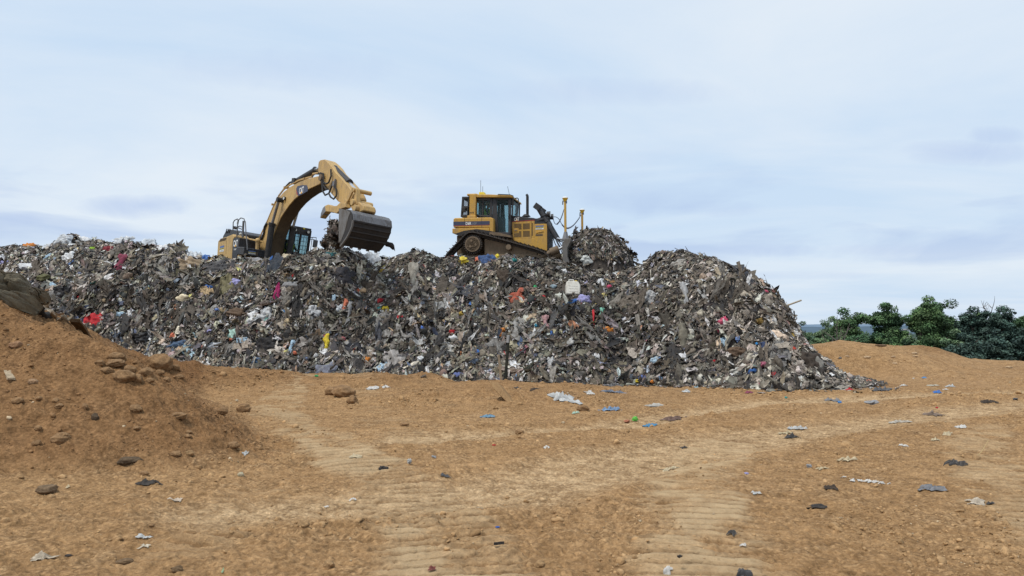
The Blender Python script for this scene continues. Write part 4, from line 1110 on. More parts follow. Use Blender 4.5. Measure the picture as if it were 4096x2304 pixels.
# waste in and around the bucket
def clump(name, label, cat, centres, n, g, size=.16, kind='stuff'):
    c = np.array([k[0] for k in centres]); r = np.array([k[1] for k in centres]); w_ = r.prod(1); w_ /= w_.sum()
    k = g.choice(len(c), n, p=w_)
    d = g.normal(0, 1, (n, 3)); d /= np.linalg.norm(d, axis=1, keepdims=True)
    pos = c[k] + d * r[k] * g.uniform(.55, 1.0, (n, 1))
    kd = g.choice(4, n, p=[.3, .3, .3, .1]); pick = KIND0[kd] + (g.integers(0, 999, n) % (KIND0[kd + 1] - KIND0[kd]))
    B = rand_basis(n, d, .5, g, np.tile([0, 0, -1.0], (n, 1)), .6)
    s = np.clip(g.lognormal(math.log(size), .45, n), .05, .6); s = np.where(kd == 1, s * 1.7, s)
    col, _ = palette(n, g); col = col * .5 + .5 * col.mean(1, keepdims=True) * np.array([1.1, .9, .75])
    V, Fs, C = instances(PROTO, pick, pos, B, s[:, None] * g.uniform(.8, 1.2, (n, 3)), col.clip(.01, .7))
    cv, cf = [], []
    off = len(V)
    for cc, rr in centres:
        v, f = ico(2); cv.append(v * np.array(rr) * .72 + np.array(cc)); cf.append(f + off); off += len(v)
    V = np.vstack([V] + cv); C = np.vstack([C, np.full((off - len(C), 3), .028)])
    f3 = [f for f in Fs if f.shape[1] == 3]; f4 = [f for f in Fs if f.shape[1] == 4]
    return tag(mesh_np(name, V, [np.vstack(f3 + cf)] + f4, WASTE_MAT, col=C), label, cat, kind=kind)
def bucket_waste():
    g = np.random.default_rng(77); cs = []
    for (qx, qy, Y, r) in ((215, 575, -.75, (.30, .34, .42)), (180, 640, -.75, (.32, .3, .26)), (205, 520, -.7, (.2, .25, .2)), (235, 600, -.2, (.32, .5, .4)), (235, 600, .5, (.32, .45, .4)), (190, 670, -.8, (.5, .3, .14))):
        x, z = EX.t('Q', [(qx, qy)], Y)[0]
        cs.append((np.array(EX.M @ Vector((x, Y, z))), r))
    clump('bucket_waste', 'dark clump of shredded waste spilling out of the excavator bucket', 'waste', cs, 1500, g, .12)
bucket_waste()
# ------------------------------------------------------------------ bulldozer
_d = ray(*P('Z', 260, 445)); _d = EYE + _d * 34.75
DZ = Machine('bulldozer', R(-12), R(1.2), 0, _d, (0, -1.6, 1.03), 'yellow crawler bulldozer with enclosed cab pushing waste on top of the heap', 'bulldozer')
def bulldozer():
    r_ = DZ.root; T = DZ.t; T3 = DZ.t3
    g = np.random.default_rng(3)
    YO = -1.6
    # crawler tracks ------------------------------------------------------
    loop = T('Z', [(66, 560), (62, 540), (78, 508), (214, 366), (236, 357), (262, 356), (300, 363), (400, 389), (540, 428), (690, 470), (750, 492), (782, 512), (796, 540), (790, 580), (760, 610), (720, 622), (140, 622), (95, 612), (72, 590)], YO)
    pts = np.array(loop + [loop[0]])
    seg = np.hypot(*np.diff(pts, axis=0).T); s = np.concatenate([[0], np.cumsum(seg)])
    nsh = int(s[-1] / .19); u = np.linspace(0, s[-1], nsh, endpoint=False)
    px = np.interp(u, s, pts[:, 0]); pz = np.interp(u, s, pts[:, 1])
    area = sum(pts[i][0] * pts[i + 1][1] - pts[i + 1][0] * pts[i][1] for i in range(len(pts) - 1))
    for side in (-1, 1):
        b = MB(); a0, a1 = (YO, YO + .86) if side < 0 else (-YO - .86, -YO)
        for i in range(nsh):
            p = np.array([px[i], pz[i]]); q = np.array([px[(i + 1) % nsh], pz[(i + 1) % nsh]])
            d = (q - p) / np.linalg.norm(q - p); n = np.array([d[1], -d[0]]) * (1 if area > 0 else -1)
            A = p + d * .008; B = q - d * .008
            b.prism([tuple(A), tuple(B), tuple(B - n * .05), tuple(A - n * .05)], a0, a1)              # shoe
            b.prism([tuple(A + d * .01), tuple(A + d * .035), tuple(A + d * .03 + n * .075), tuple(A + d * .018 + n * .075)], a0, a1)   # grouser
            m_ = (a0 + a1) / 2
            b.prism([tuple(A - n * .05), tuple(B - n * .05), tuple(B - n * .16), tuple(A - n * .16)], m_ - .13, m_ + .13)              # links
        tr = b.build('track', TRK, r_, sharp=30)
        yy = a0 if side < 0 else a1
        c = T('Z', [(260, 445)], YO)[0]
        b = MB(); ya, yb = (YO - .01, YO + .5) if side < 0 else (-YO + .01, -YO - .5)
        b.cyl((c[0], ya, c[1]), (c[0], yb, c[1]), .335, n=32)
        b.cyl((c[0], ya - .02 * -side * -1, c[1]), (c[0], ya, c[1]), .30, n=32)
        for k in range(3):
            a = 1.9 + k * 2.09; o = np.array([c[0] + .15 * math.cos(a), c[1] + .15 * math.sin(a)])
            b.cyl((o[0], ya + side * .035, o[1]), (o[0], ya, o[1]), .052, n=12)
        sp = b.build('sprocket', DUST, tr, bevel=.008)
        b = MB()
        for k in range(26):
            a = k * 2 * math.pi / 26; o = np.array([c[0] + .375 * math.cos(a), c[1] + .375 * math.sin(a)])
            b.box((o[0], (yy + c[0] * 0) + (-side) * .12, o[1]), (.09, .12, .05), Matrix.Rotation(-a, 3, 'Y'))
        b.cyl((c[0], yy - side * .06, c[1]), (c[0], yy - side * .18, c[1]), .365, n=32)
        b.build('sprocket_ring', TRK, sp)
        b = MB(); c = T('Z', [(508, 465)], YO)[0]; b.cyl((c[0], yy - side * .03, c[1]), (c[0], yy - side * .4, c[1]), .118, n=20); b.build('carrier_roller', DUST, tr, bevel=.01)
        fr = T('Z', [(140, 600), (190, 520), (560, 508), (800, 520), (800, 600)], YO)
        y2, y3 = sorted((yy - side * .22, yy - side * .62)); b = MB(); b.prism(fr, y2, y3)
        fr2 = T('Z', [(330, 400), (700, 492), (700, 540), (330, 540)], YO); b.prism(fr2, y2 + .1, y3 - .1)
        b.build('track_frame', DUST, tr, bevel=.02)
        for q in ((132, 568), (738, 562)): b = MB(); c = T('Z', [q], YO)[0]; b.cyl((c[0], yy - side * .3, c[1]), (c[0], yy - side * .56, c[1]), .30, n=24); b.build('idler', DUST, tr)
    # hull under everything
    hb = T('Z', [(150, 520), (150, 385), (540, 372), (778, 330), (778, 540)], -.62)
    MB().prism(hb, -.6, .6).build('hull', DUST, r_, bevel=.02)
    # rear tank and fenders ------------------------------------------------
    YF = -1.12
    led = T('Z', [(121, 336), (375, 331), (378, 360), (150, 377), (121, 369)], YF)
    tk = T('Z', [(127, 270), (138, 263), (385, 259), (405, 266), (406, 362), (376, 362), (375, 329), (127, 330)], YF)
    rear = MB(); rear.prism(tk, YF, -YF); tank = rear.build('fuel_tank', DYEL, r_, bevel=.035, seg=3)
    MB().prism(led, YF - .03, -YF + .03).build('fender', DYEL, r_, bevel=.02)
    fl = T('Z', [(140, 372), (200, 352), (290, 340), (380, 352), (520, 385), (520, 400), (420, 390), (300, 372), (215, 372), (170, 392)], YF - .04)
    MB().prism(fl, YF - .05, YF + .3).build('track_guard', BSTEEL, r_, bevel=.01)
    fm = T('Z', [(378, 362), (440, 364), (526, 385), (524, 398), (440, 385), (378, 382)], YF - .05)
    MB().prism(fm, YF - .06, -.6).build('step_plate', DUST, r_)
    q = T3('Z', [(127, 317), (379, 311), (379, 284), (127, 289)], YF - .004)
    b = MB(); b.mat(0).add(q, [(0, 1, 2, 3)])
    q = T3('Z', [(127, 319), (379, 313), (379, 310), (127, 315.5)], YF - .007); b.mat(1).add(q, [(0, 1, 2, 3)])
    b.mat(2).text('D6R', T3('Z', [(213, 312), (252, 311), (252, 290), (213, 291)], YF - .008), .03)
    b.mat(3).text('LGP', T3('Z', [(258, 310), (289, 309), (289, 293), (258, 294)], YF - .008), .0)
    b.build('stripe', [NAVY, REDS, WHITE, GREYD], tank)
    for X in (204, 322):
        b = MB(); b.tube(T3('Z', [(X, 262), (X, 329)], YF - .002), .006, 4); b.build('panel_seam', DARK, tank)
    b = MB(); c = T3('Z', [(258, 258)], -.9)[0]; b.box((c[0], -.9, c[2]), (.4, .3, .12)); b.build('post_foot', DYEL, r_, bevel=.03)
    # roll-over posts and canopy --------------------------------------------
    po = T('Z', [(237, 255), (240, 97), (284, 97), (280, 255)], -.95)
    b = MB(); b.prism(po, -.95, -.66); pst = b.build('roof_post', DYEL, r_, bevel=.02)
    m = MB(); m.text('0606', T3('K', [(300, 291), (349, 290), (349, 274), (300, 275)], -.955), .01); m.build('number', DARK, pst)
    MB().prism(po, .66, .95).build('roof_post', DYEL, r_, bevel=.02)
    MB().prism(T('Z', [(238, 97), (284, 97), (284, 125), (240, 125)], -.95), -.655, .655).build('roof_beam', DYEL, r_, bevel=.02)
    rf = T('Z', [(220, 108), (222, 95), (286, 93), (300, 99), (372, 99), (524, 105), (541, 113), (544, 128), (524, 121), (284, 120), (284, 108)], -.93)
    roof = MB().prism(rf, -.93, .93).build('roof', DYEL, r_, bevel=.025)
    gb = T('Z', [(308, 113), (309, 86), (345, 86), (345, 100), (356, 100), (356, 113)], -.5)
    MB().prism(gb, -.62, -.3).build('receiver_box', LEMON, roof, bevel=.02)
    for X, top, bot, lean in ((317, 2, 88, 0), (331, 44, 88, 0), (503, 44, 104, 13)):
        MB().tube(T3('Z', [(X, top), (X + lean, bot)], -.4), .009, 5).build('aerial', BLACK, roof)
    b = MB(); b.tube(T3('Z', [(436, 104), (440, 100), (520, 103), (541, 110), (544, 130), (543, 165), (530, 190)], -.97), .022, 7); b.build('roof_rail', BLACK, roof)
    # cab -------------------------------------------------------------------
    YC = -.80
    def frame(b, outer, inner, y0, y1):
        n = len(outer)
        for i in range(n):
            j = (i + 1) % n; b.prism([outer[i], outer[j], inner[j], inner[i]], y0, y1)
    o1 = T('Z', [(274, 248), (278, 119), (398, 119), (396, 262)], YC); i1 = T('Z', [(285, 243), (288, 141), (380, 141), (378, 243)], YC)
    o2 = T('Z', [(396, 362), (400, 119), (528, 120), (524, 384)], YC); i2 = T('Z', [(437, 352), (426, 140), (506, 140), (506, 362), (450, 362)], YC)
    i2q = T('Z', [(438, 360), (427, 138), (507, 138), (507, 362)], YC)
    b = MB()
    for y0, y1 in ((YC, YC + .06), (-YC - .06, -YC)):
        frame(b, o1, i1, y0, y1); frame(b, o2, i2q, y0, y1)
    fx = o2[2][0]; fz0 = o2[3][1]; fzt = o2[2][1]
    fr = T('Z', [(528, 120), (556, 128), (554, 240), (526, 252)], YC)
    fxx = fr[1][0]
    for y in (YC + .03, -YC - .03): b.box(((fx + .06), y, (fzt + fr[3][1]) / 2), (.06, .06, fzt - fr[3][1]))
    b.span(o1[0][0] + .002, fx + .1, YC + .06, -YC - .06, fzt - .06, fzt - .002); b.span(o2[0][0], fx - .002, YC + .06, -YC - .06, fz0 - .02, fz0 + .1)
    b.span(fx - .05, fx + .03, YC + .06, -YC - .06, fz0 + .1, fr[3][1] + .08)
    b.span(o1[0][0] + .002, o1[0][0] + .06, YC + .06, -YC - .06, o1[0][1], o1[0][1] + .12)
    b.span(o1[0][0] + .002, o2[1][0] + .05, YC + .06, -YC - .06, o1[0][1] - .3, o1[0][1] - .2)
    cab = b.build('cab', DARK, r_, bevel=.012)
    for y in (YC + .03, -YC - .03):
        b = MB(); b.prism(i1, y - .003, y + .003); b.build('side_window', GLASS, cab)
        b = MB(); b.prism(i2q, y - .003, y + .003); b.build('door_window', GLASS, cab)
    b = MB(); b.span(fx + .06, fx + .066, YC + .1, -YC - .1, fr[3][1] + .05, fzt - .1); b.build('windscreen', GLASS, cab)
    b = MB(); b.span(o1[0][0] + .03, o1[0][0] + .036, YC + .1, -YC - .1, o1[0][1] + .1, fzt - .1); b.build('rear_window', GLASS, cab)
    mid = T('Z', [(333, 141), (333, 243)], YC); b = MB(); b.span(mid[0][0] - .02, mid[0][0] + .02, YC + .0, YC + .05, mid[1][1], mid[0][1]); b.build('window_bar', DARK, cab)
    b = MB(); h = T('Z', [(512, 248)], YC - .03)[0]; b.box((h[0], YC - .03, h[1]), (.04, .06, .2)); b.build('door_handle', BLACK, cab)
    b = MB(); b.tube(T3('Z', [(553, 128), (570, 125), (578, 130), (577, 180), (574, 222), (560, 240), (552, 238)], -.9), .024, 8); b.build('grab_rail', BLACK, cab)
    sx = T('Z', [(350, 240)], -.3)[0]
    seat_mb(sx[0] + .05, 0, sx[1] - .28).build('driver_seat', BLACK, cab, bevel=.03)
    b = MB(); b.span(sx[0] + .55, sx[0] + .8, -.3, .3, fz0 + .1, sx[1] - .12); b.tube([(sx[0] + .5, -.3, fz0 + .3), (sx[0] + .42, -.3, sx[1] - .1)], .02); b.build('control_console', GUNM, cab, bevel=.03)
    person_seated('person', DZ.M @ Matrix.Translation((sx[0] + .02, 0, sx[1] - .28)), 'driver in a green safety vest sitting in the bulldozer cab', HIVIS, WHITE)
    # rear screen with air conditioner
    ac = T('Z', [(182, 258), (192, 118), (241, 116), (236, 262)], -.5)
    x0, x1 = ac[1][0], ac[2][0]; zt, zb = ac[1][1], ac[0][1]
    b = MB(); lean = ac[0][0] - ac[1][0]
    P_ = lambda f, h: (x0 + lean * (1 - h) + (x1 - x0) * f, zb + (zt - zb) * h)
    for h0, h1 in ((0, .1), (.42, .52), (.9, 1)): b.prism([P_(0, h0), P_(1, h0), P_(1, h1), P_(0, h1)], -.62, .62)
    for f0, f1 in ((0, .28), (.86, 1)): b.prism([P_(f0, .002), P_(f1, .002), P_(f1, .998), P_(f0, .998)], -.618, -.5); b.prism([P_(f0, .002), P_(f1, .002), P_(f1, .998), P_(f0, .998)], .5, .618)
    sc = b.build('rear_screen', DARK, r_, bevel=.01)
    b = MB()
    for k in range(9): f = .30 + k * .068; b.tube([(*P_(f, .1), 0)[:1] + (-.56,) + (P_(f, .1)[1],), (P_(f, .92)[0], -.56, P_(f, .92)[1])], .007, 4)
    for k in range(16): h = .12 + k * .052; b.tube([(P_(.28, h)[0], -.56, P_(.28, h)[1]), (P_(.86, h)[0], -.56, P_(.86, h)[1])], .007, 4)
    b.build('wire_mesh', DARK, sc)
    c = P_(.15, .34); b = MB(); b.box((c[0] + .06, -.6, c[1]), (.2, .1, .2)); b.build('rear_lamp', BLACK, sc, bevel=.02)
    # bonnet ------------------------------------------------------------------
    YH = -.62
    top = T('Z', [(526, 293), (527, 252), (545, 247), (600, 253), (690, 263), (692, 280)], YH)
    bon = MB().prism(top, YH - .004, -YH + .004).build('bonnet', DARK, r_, bevel=.03)
    t2 = T('Z', [(690, 306), (690, 265), (770, 272), (782, 278), (782, 304)], YH); MB().prism(t2, YH, -YH).build('radiator_cover', DARK, r_, bevel=.02)
    b = MB(); b.add(T3('Z', [(527, 292), (691, 281), (691, 276), (527, 288)], YH - .008), [(0, 1, 2, 3)]); b.build('pinstripe', REDS, bon)
    b = MB(); logo(b, T3('Z', [(548, 284), (584, 282), (584, 258), (549, 261)], YH - .011), 0, 1); b.build('lettering', [WHITE, ORNG], bon)
    dr = T('Z', [(530, 292), (690, 281), (690, 403), (668, 405), (540, 410)], YH); door = MB().prism(dr, YH - .002, -YH).build('engine_door', DYEL, r_, bevel=.012)
    for k, q in enumerate(([(549, 304), (599, 302), (600, 342), (579, 343), (579, 332), (549, 334)], [(610, 302), (657, 299), (657, 340), (610, 342)], [(549, 368), (580, 368), (580, 355), (599, 354), (599, 396), (549, 397)], [(610, 353), (657, 351), (657, 391), (610, 394)])):
        b = MB(); w3 = T3('Z', q, YH - .008); b.add(w3, [tuple(range(len(w3)))]); b.build('mesh_panel', paint('mesh_brown', (.17, .105, .04), .8, (.1, .07, .04), .5, 30, bump=.6) if k == 0 else bpy.data.materials['mesh_brown'], door)
    b = MB(); c = T('Z', [(560, 350)], YH - .01)[0]; b.box((c[0], YH - .012, c[1]), (.17, .02, .12)); b.build('latch', DYEL, door, bevel=.005)
    b = MB(); c = T('Z', [(559, 349)], YH - .026)[0]; b.box((c[0], YH - .026, c[1]), (.12, .012, .06)); b.build('latch_recess', DUST, door)
    b = MB(); b.tube(T3('Z', [(667, 285), (667, 404)], YH - .006), .008, 4); b.build('panel_seam', DARK, door)
    b = MB(); b.add(T3('Z', [(671, 388), (679, 386), (679, 296), (671, 298)], YH - .006), [(0, 1, 2, 3)]); b.build('side_slot', bpy.data.materials['mesh_brown'], door)
    sd = T('Z', [(690, 305), (776, 303), (778, 492), (700, 470), (560, 428), (538, 410), (668, 405), (690, 402)], YH)
    side = MB().prism(sd, YH - .006, -YH + .006).build('side_panel', DYEL, r_, bevel=.012)
    def band(q, cols, body=None, parent=None, name='sticker'):
        b = MB(); A = [np.array(k) for k in q]
        f = lambda a, c: tuple((A[0] * (1 - a) + A[1] * a) * (1 - c) + (A[3] * (1 - a) + A[2] * a) * c)
        for mi, (c0, c1) in enumerate(((.66, 1), (.34, .66), (0, .34))): b.mat(mi).add([f(0, c0), f(1, c0), f(1, c1), f(0, c1)], [(0, 1, 2, 3)])
        sh = lambda p: (p[0], p[1] - .004, p[2])
        b.mat(3).text('BALLENGER', [sh(f(.04, .38)), sh(f(.96, .38)), sh(f(.96, .63)), sh(f(.04, .63))], .03)
        b.mat(3).add([sh(f(.05, .14)), sh(f(.8, .14)), sh(f(.8, .2)), sh(f(.05, .2))], [(0, 1, 2, 3)])
        return b.build(name, cols, parent)
    band(T3('Z', [(698, 344), (754, 341), (754, 314), (698, 317)], YH - .012), [BLUE, LEMON, WHITE, NAVY], parent=side)
    b = MB(); b.mat(0).add(T3('Z', [(697, 388), (747, 386), (747, 375), (697, 377)], YH - .012), [(0, 1, 2, 3)])
    b.mat(1).add(T3('Z', [(699, 386.5), (745, 384.5), (745, 376.5), (699, 378.5)], YH - .015), [(0, 1, 2, 3)])
    b.mat(0).text('WESTERN', T3('Z', [(703, 385), (741, 383.2), (741, 378.2), (703, 380)], YH - .018), .0); b.build('name_plate', [DARK, DUST], side)
    b = MB(); b.tube(T3('Z', [(700, 367), (752, 355)], YH - .02), .016, 6); b.build('rod_clip', DYEL, side)
    # grille
    gr = T('Z', [(776, 303), (778, 492)], YH); xg = gr[0][0]
    b = MB(); b.span(xg, xg + .07, YH + .02, -YH - .02, gr[1][1], gr[0][1]); gri = b.build('grille', BLACK, r_, bevel=.01)
    b = MB()
    for k in range(16): z = gr[1][1] + .06 + k * (gr[0][1] - gr[1][1] - .1) / 15; b.span(xg + .07, xg + .09, YH + .05, -YH - .05, z, z + .025)
    for k in range(9): y = YH + .06 + k * .14; b.span(xg + .09, xg + .1, y, y + .02, gr[1][1] + .05, gr[0][1] - .04)
    b.build('grille_bar', GUNM, gri)
    # exhaust
    b = MB(); b.tube(T3('Z', [(641, 248), (641, 118), (640, 108), (634, 100)], -.1), [.062, .062, .060, .055], 12); b.cyl(T3('Z', [(633, 254)], -.1)[0], T3('Z', [(633, 238)], -.1)[0], .2, .1, 16); b.build('exhaust_stack', BLACK, r_)
    # blade gear -------------------------------------------------------------
    for Y, dx, s in ((-.55, 0, -1), (.50, 0, 1)):
        src = [(712, 188), (742, 236), (775, 295), (856, 412), (893, 408)]
        A = T('Z', src, -.55)
        P3 = [(a, Y, z) for a, z in A]
        b = MB(); d = Vector(P3[2]) - Vector(P3[0]); b.tube([P3[0], P3[2]], .105, 12); b.tube([P3[2], Vector(P3[2]) + d * 1.02], .085, 12)
        b.box(P3[0], (.30, .3, .26), Matrix.Rotation(R(35), 3, 'Y')); b.cyl(Vector(P3[0]) + d * .55, Vector(P3[0]) + d * .62, .135)
        lc = b.build('lift_cylinder', DARK, r_, bevel=.012)
        b = MB(); e = T('Z', [(898, 415)], -.7)[0]; b.tube([Vector(P3[2]) + d * 1.0, (e[0], Y * 1.15, e[1])], .05, 10); b.build('piston_rod', CHROME, lc)
        b = MB(); tq = T('Z', [(694, 288), (757, 270)], -.55); b.tube([(tq[0][0], Y * .9, tq[0][1]), (tq[1][0], Y, tq[1][1])], .12, 10); b.build('cylinder_bracket', DARK, lc)
        l = T('Z', [(785, 238)], -.4)[0]; b = MB(); b.cyl((l[0] - .06, Y * .8, l[1]), (l[0] + .1, Y * .8, l[1]), .12, .13, 14); b.box((l[0] - .08, Y * .8, l[1] - .15), (.08, .1, .3)); wl = b.build('work_light', DARK, r_)
        MB().cyl((l[0] + .101, Y * .8, l[1]), (l[0] + .108, Y * .8, l[1]), .11, n=14).build('lens', LENS, wl)
    b = MB()
    for pts in ([(800, 330), (822, 380), (845, 430), (870, 480), (888, 520)], [(815, 390), (832, 440), (856, 490), (872, 525), (897, 540)], [(838, 410), (860, 450), (880, 480), (895, 515)], [(850, 415), (878, 455), (893, 500), (890, 545)]):
        b.tube(T3('Z', pts, -.2), .022, 6)
    b.build('hydraulic_hose', GUNM, r_)
    arm = T('Z', [(600, 545), (640, 538), (868, 552), (882, 575), (878, 600), (640, 582), (600, 580)], -1.78)
    for Y in (-1.8, 1.62): MB().prism(arm, Y, Y + .18).build('push_arm', STEEL, r_, bevel=.02)
    for s in (-1, 1):
        b = MB(); q = T3('Z', [(700, 552), (782, 515), (802, 500), (858, 478), (892, 462)], -1.35); q = [(x, s * abs(y), z) for x, y, z in q]
        b.tube(q[:2], .075, 10); b.tube([q[2], q[3]], .165, 14); b.tube([q[1], q[2]], .12, 12); b.tube([(q[2][0] + .08, q[2][1] + s * -.12, q[2][2] - .2), (q[3][0] + .06, q[3][1] - s * .12, q[3][2] - .2)], .12, 12)
        br = b.build('tilt_brace', DUST, r_); MB().tube([q[3], q[4]], .06, 12).build('piston_rod', CHROME, br)
    bl = T('Z', [(880, 440), (903, 404), (938, 404), (942, 420), (918, 470), (918, 530), (940, 592), (915, 602), (890, 590), (884, 545)], -1.95)
    bld = MB().prism(bl, -1.95, 1.95).build('blade', paint('scuffed_blade_steel', (.15, .145, .14), .55, (.10, .08, .06), .7, 2.5), r_, bevel=.015)
    # satellite masts
    for (bx, by, tx, ty, cx0, cx1, cy0, cy1, Y) in ((905, 402, 902, 142, 882, 923, 118, 144, -1.8), (1022, 352, 1020, 226, 1003, 1040, 202, 224, 1.8)):
        q = T3('Z', [(bx, by + (0 if Y < 0 else 130)), (tx, ty)], Y)
        mt = MB().tube(q, .052, 12).build('mast', DYEL if Y > 0 else paint('mast_yellow', (.58, .36, .08), .5, (.25, .18, .1), .4, 4), r_)
        if Y < 0:
            b = MB(); z = q[0]; b.tube([(z[0], Y, z[2] - .06), (z[0], Y, z[2] + .26)], [.16, .075], 6); b.span(z[0] - .18, z[0] + .18, Y - .14, Y + .2, z[2] - .1, z[2] - .05); b.build('mast_foot', STEEL, mt)
        c = T('Z', [(cx0, cy1), (cx1, cy0), ((cx0 + cx1) / 2, cy0)], Y); rr = (c[1][0] - c[0][0]) / 2
        zc, zt2 = c[0][1], c[1][1]; X = q[1][0]
        b = MB(); b.tube([(X, Y, zc - .03), (X, Y, zc + .02), (X, Y, zc + .06), (X, Y, zt2 - .05)], [.07, rr * .62, rr * .85, rr], 18); ant = b.build('receiver', LEMON if False else paint('receiver_yellow', (.72, .45, .03), .4, (.3, .2, .1), .2, 5), mt)
        b = MB(); b.tube([(X, Y, zt2 - .049), (X, Y, zt2 - .01), (X, Y, zt2 + .015)], [rr * .99, rr * .9, rr * .5], 18); b.build('receiver_cap', WHITE, ant)
        b = MB(); b.tube([(X - .09, Y - .02, zc), (X - .1, Y - .02, zc - .17)], .025, 6); b.box((X + .05, Y, zc - .06), (.06, .1, .1)); b.build('connector', GUNM, mt)
    def coil(name, pts3, turns0, turns1, r0):
        pts = [Vector(p) for p in pts3]; cat = []
        m_ = 260
        L = len(pts) - 1
        for i in range(m_):
            t = i / (m_ - 1) * L; k = min(int(t), L - 1); f = t - k
            p0, p1, p2, p3 = pts[max(k - 1, 0)], pts[k], pts[k + 1], pts[min(k + 2, L)]
            p = .5 * ((2 * p1) + (p2 - p0) * f + (2 * p0 - 5 * p1 + 4 * p2 - p3) * f * f + (3 * p1 - p0 - 3 * p2 + p3) * f ** 3)
            a = i * 1.05; k_ = 1 if turns0 < i / m_ < turns1 else 0
            cat.append(p + Vector((0, math.cos(a), math.sin(a))) * r0 * k_)
        b = MB(); b.tube(cat, .015, 5); return b.build(name, paint('blue_grey_cable', (.07, .08, .12), .5, (.1, .1, .1), .2, 5) if 'blue_grey_cable' not in bpy.data.materials else bpy.data.materials['blue_grey_cable'], r_)
    a = T3('Z', [(895, 200), (880, 250), (862, 288), (845, 306), (832, 302), (824, 285), (820, 262)], -1.2); coil('coiled_cable', a, .05, .5, .028)
    m_ = [(x, y, z) for (x, z), y in zip(T('Z', [(1013, 242), (985, 285), (955, 318), (925, 334), (900, 328), (880, 308), (862, 275), (842, 258), (820, 255)], .2), (1.6, 1.3, .9, .6, .3, .1, -.1, -.3, -.4))]
    m_ = []
    for (zx, zy), y in zip([(1013, 242), (985, 285), (955, 318), (925, 334), (900, 328), (880, 308), (862, 275), (842, 258), (820, 255)], (1.75, 1.4, .9, .6, .3, .1, -.1, -.3, -.4)):
        m_.append(T3('Z', [(zx, zy)], y)[0])
    coil('coiled_cable', m_, .05, .62, .03)
bulldozer()

clump('blade_waste', 'tall dark load of shredded waste heaped in front of the bulldozer blade', 'waste', [(np.array([3.62, 35.1, 4.85]), (1.36, 1.6, 1.05)), (np.array([3.62, 34.9, 4.35]), (1.4, 1.5, .75)), (np.array([3.3, 35.0, 5.45]), (.95, 1.2, .72)), (np.array([4.1, 35.1, 5.25]), (.85, 1.2, .62)), (np.array([2.85, 35.0, 4.75]), (.75, 1.3, .7)), (np.array([4.72, 35.2, 4.5]), (.85, 1.3, .95)), (np.array([3.75, 35.0, 5.72]), (.8, 1.0, .42)), (np.array([4.55, 35.0, 5.2]), (.5, .9, .7)), (np.array([3.4, 34.0, 4.3]), (1.7, .8, .45))], 5200, np.random.default_rng(78), .15)
# ------------------------------------------------------------------ beyond the berm: hills, woodland, trees, buildings
def hills():
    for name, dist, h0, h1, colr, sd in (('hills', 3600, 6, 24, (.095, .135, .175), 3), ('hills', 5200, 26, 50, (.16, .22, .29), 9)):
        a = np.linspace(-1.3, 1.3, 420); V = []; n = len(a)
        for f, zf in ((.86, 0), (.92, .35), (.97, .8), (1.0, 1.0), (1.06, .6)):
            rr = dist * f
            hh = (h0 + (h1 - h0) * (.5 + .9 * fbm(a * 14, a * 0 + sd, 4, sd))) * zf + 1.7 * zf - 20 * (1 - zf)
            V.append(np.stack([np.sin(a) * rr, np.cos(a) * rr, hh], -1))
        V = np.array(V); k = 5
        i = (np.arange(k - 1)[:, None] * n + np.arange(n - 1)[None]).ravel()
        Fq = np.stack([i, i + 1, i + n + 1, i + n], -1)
        m, nt, b = new_mat('hazy_blue_hills')  # distance haze is painted into this blue base colour
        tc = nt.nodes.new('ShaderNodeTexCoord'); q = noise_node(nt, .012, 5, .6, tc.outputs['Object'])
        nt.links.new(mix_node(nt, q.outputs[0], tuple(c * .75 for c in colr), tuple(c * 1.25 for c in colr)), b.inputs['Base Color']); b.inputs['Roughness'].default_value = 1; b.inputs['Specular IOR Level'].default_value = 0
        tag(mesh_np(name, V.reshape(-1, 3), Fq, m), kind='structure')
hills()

LEAF = tint_mat('leaf', .85, 0, 3, .25)
BARK = paint('bark', (.085, .068, .052), .9, (.04, .035, .03), .5, 3, bump=.5)
DEADBARK = paint('grey_dead_bark', (.13, .11, .095), .9, (.06, .05, .045), .5, 3, bump=.5)

def leaf_cloud(clumps, per, size, g, c0, c1, haze):
    """leaf faces packed round clump centres (centre, radius)"""
    C_ = np.repeat(np.array([c for c, r in clumps]), per, 0); Rr = np.repeat(np.array([r for c, r in clumps]), per)
    n = len(C_)
    d = g.normal(0, 1, (n, 3)); d /= np.linalg.norm(d, axis=1, keepdims=True)
    rad = Rr * g.uniform(.35, 1.08, n) ** .7
    p = C_ + d * rad[:, None] * np.array([1.1, 1.1, .72])
    B = rand_basis(n, d * .6 + np.array([0, 0, .6]), .55, g)
    q = np.array([[-.5, 0, 0], [-.1, .34, .08], [.55, .05, -.06], [.05, -.36, .05]])
    s = size * g.lognormal(0, .3, n)
    V = (np.einsum('nij,kj->nki', B, q) * s[:, None, None] + p[:, None, :]).reshape(-1, 3)
    Fq = np.arange(n * 4).reshape(-1, 4)
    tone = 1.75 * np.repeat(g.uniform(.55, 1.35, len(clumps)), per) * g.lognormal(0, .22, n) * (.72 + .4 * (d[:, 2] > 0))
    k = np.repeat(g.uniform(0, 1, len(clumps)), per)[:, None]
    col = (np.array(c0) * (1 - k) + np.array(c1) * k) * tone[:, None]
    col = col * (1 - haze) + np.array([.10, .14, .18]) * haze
    return V, Fq, np.repeat(col, 4, 0)

def limb_path(p, d, L, n, g, up=.25, wob=.16):
    pts = [np.array(p, float)]; d = np.array(d, float)
    for i in range(n):
        d = d + g.normal(0, wob, 3) + np.array([0, 0, up / n]); d /= np.linalg.norm(d)
        pts.append(pts[-1] + d * L / n)
    return pts, d

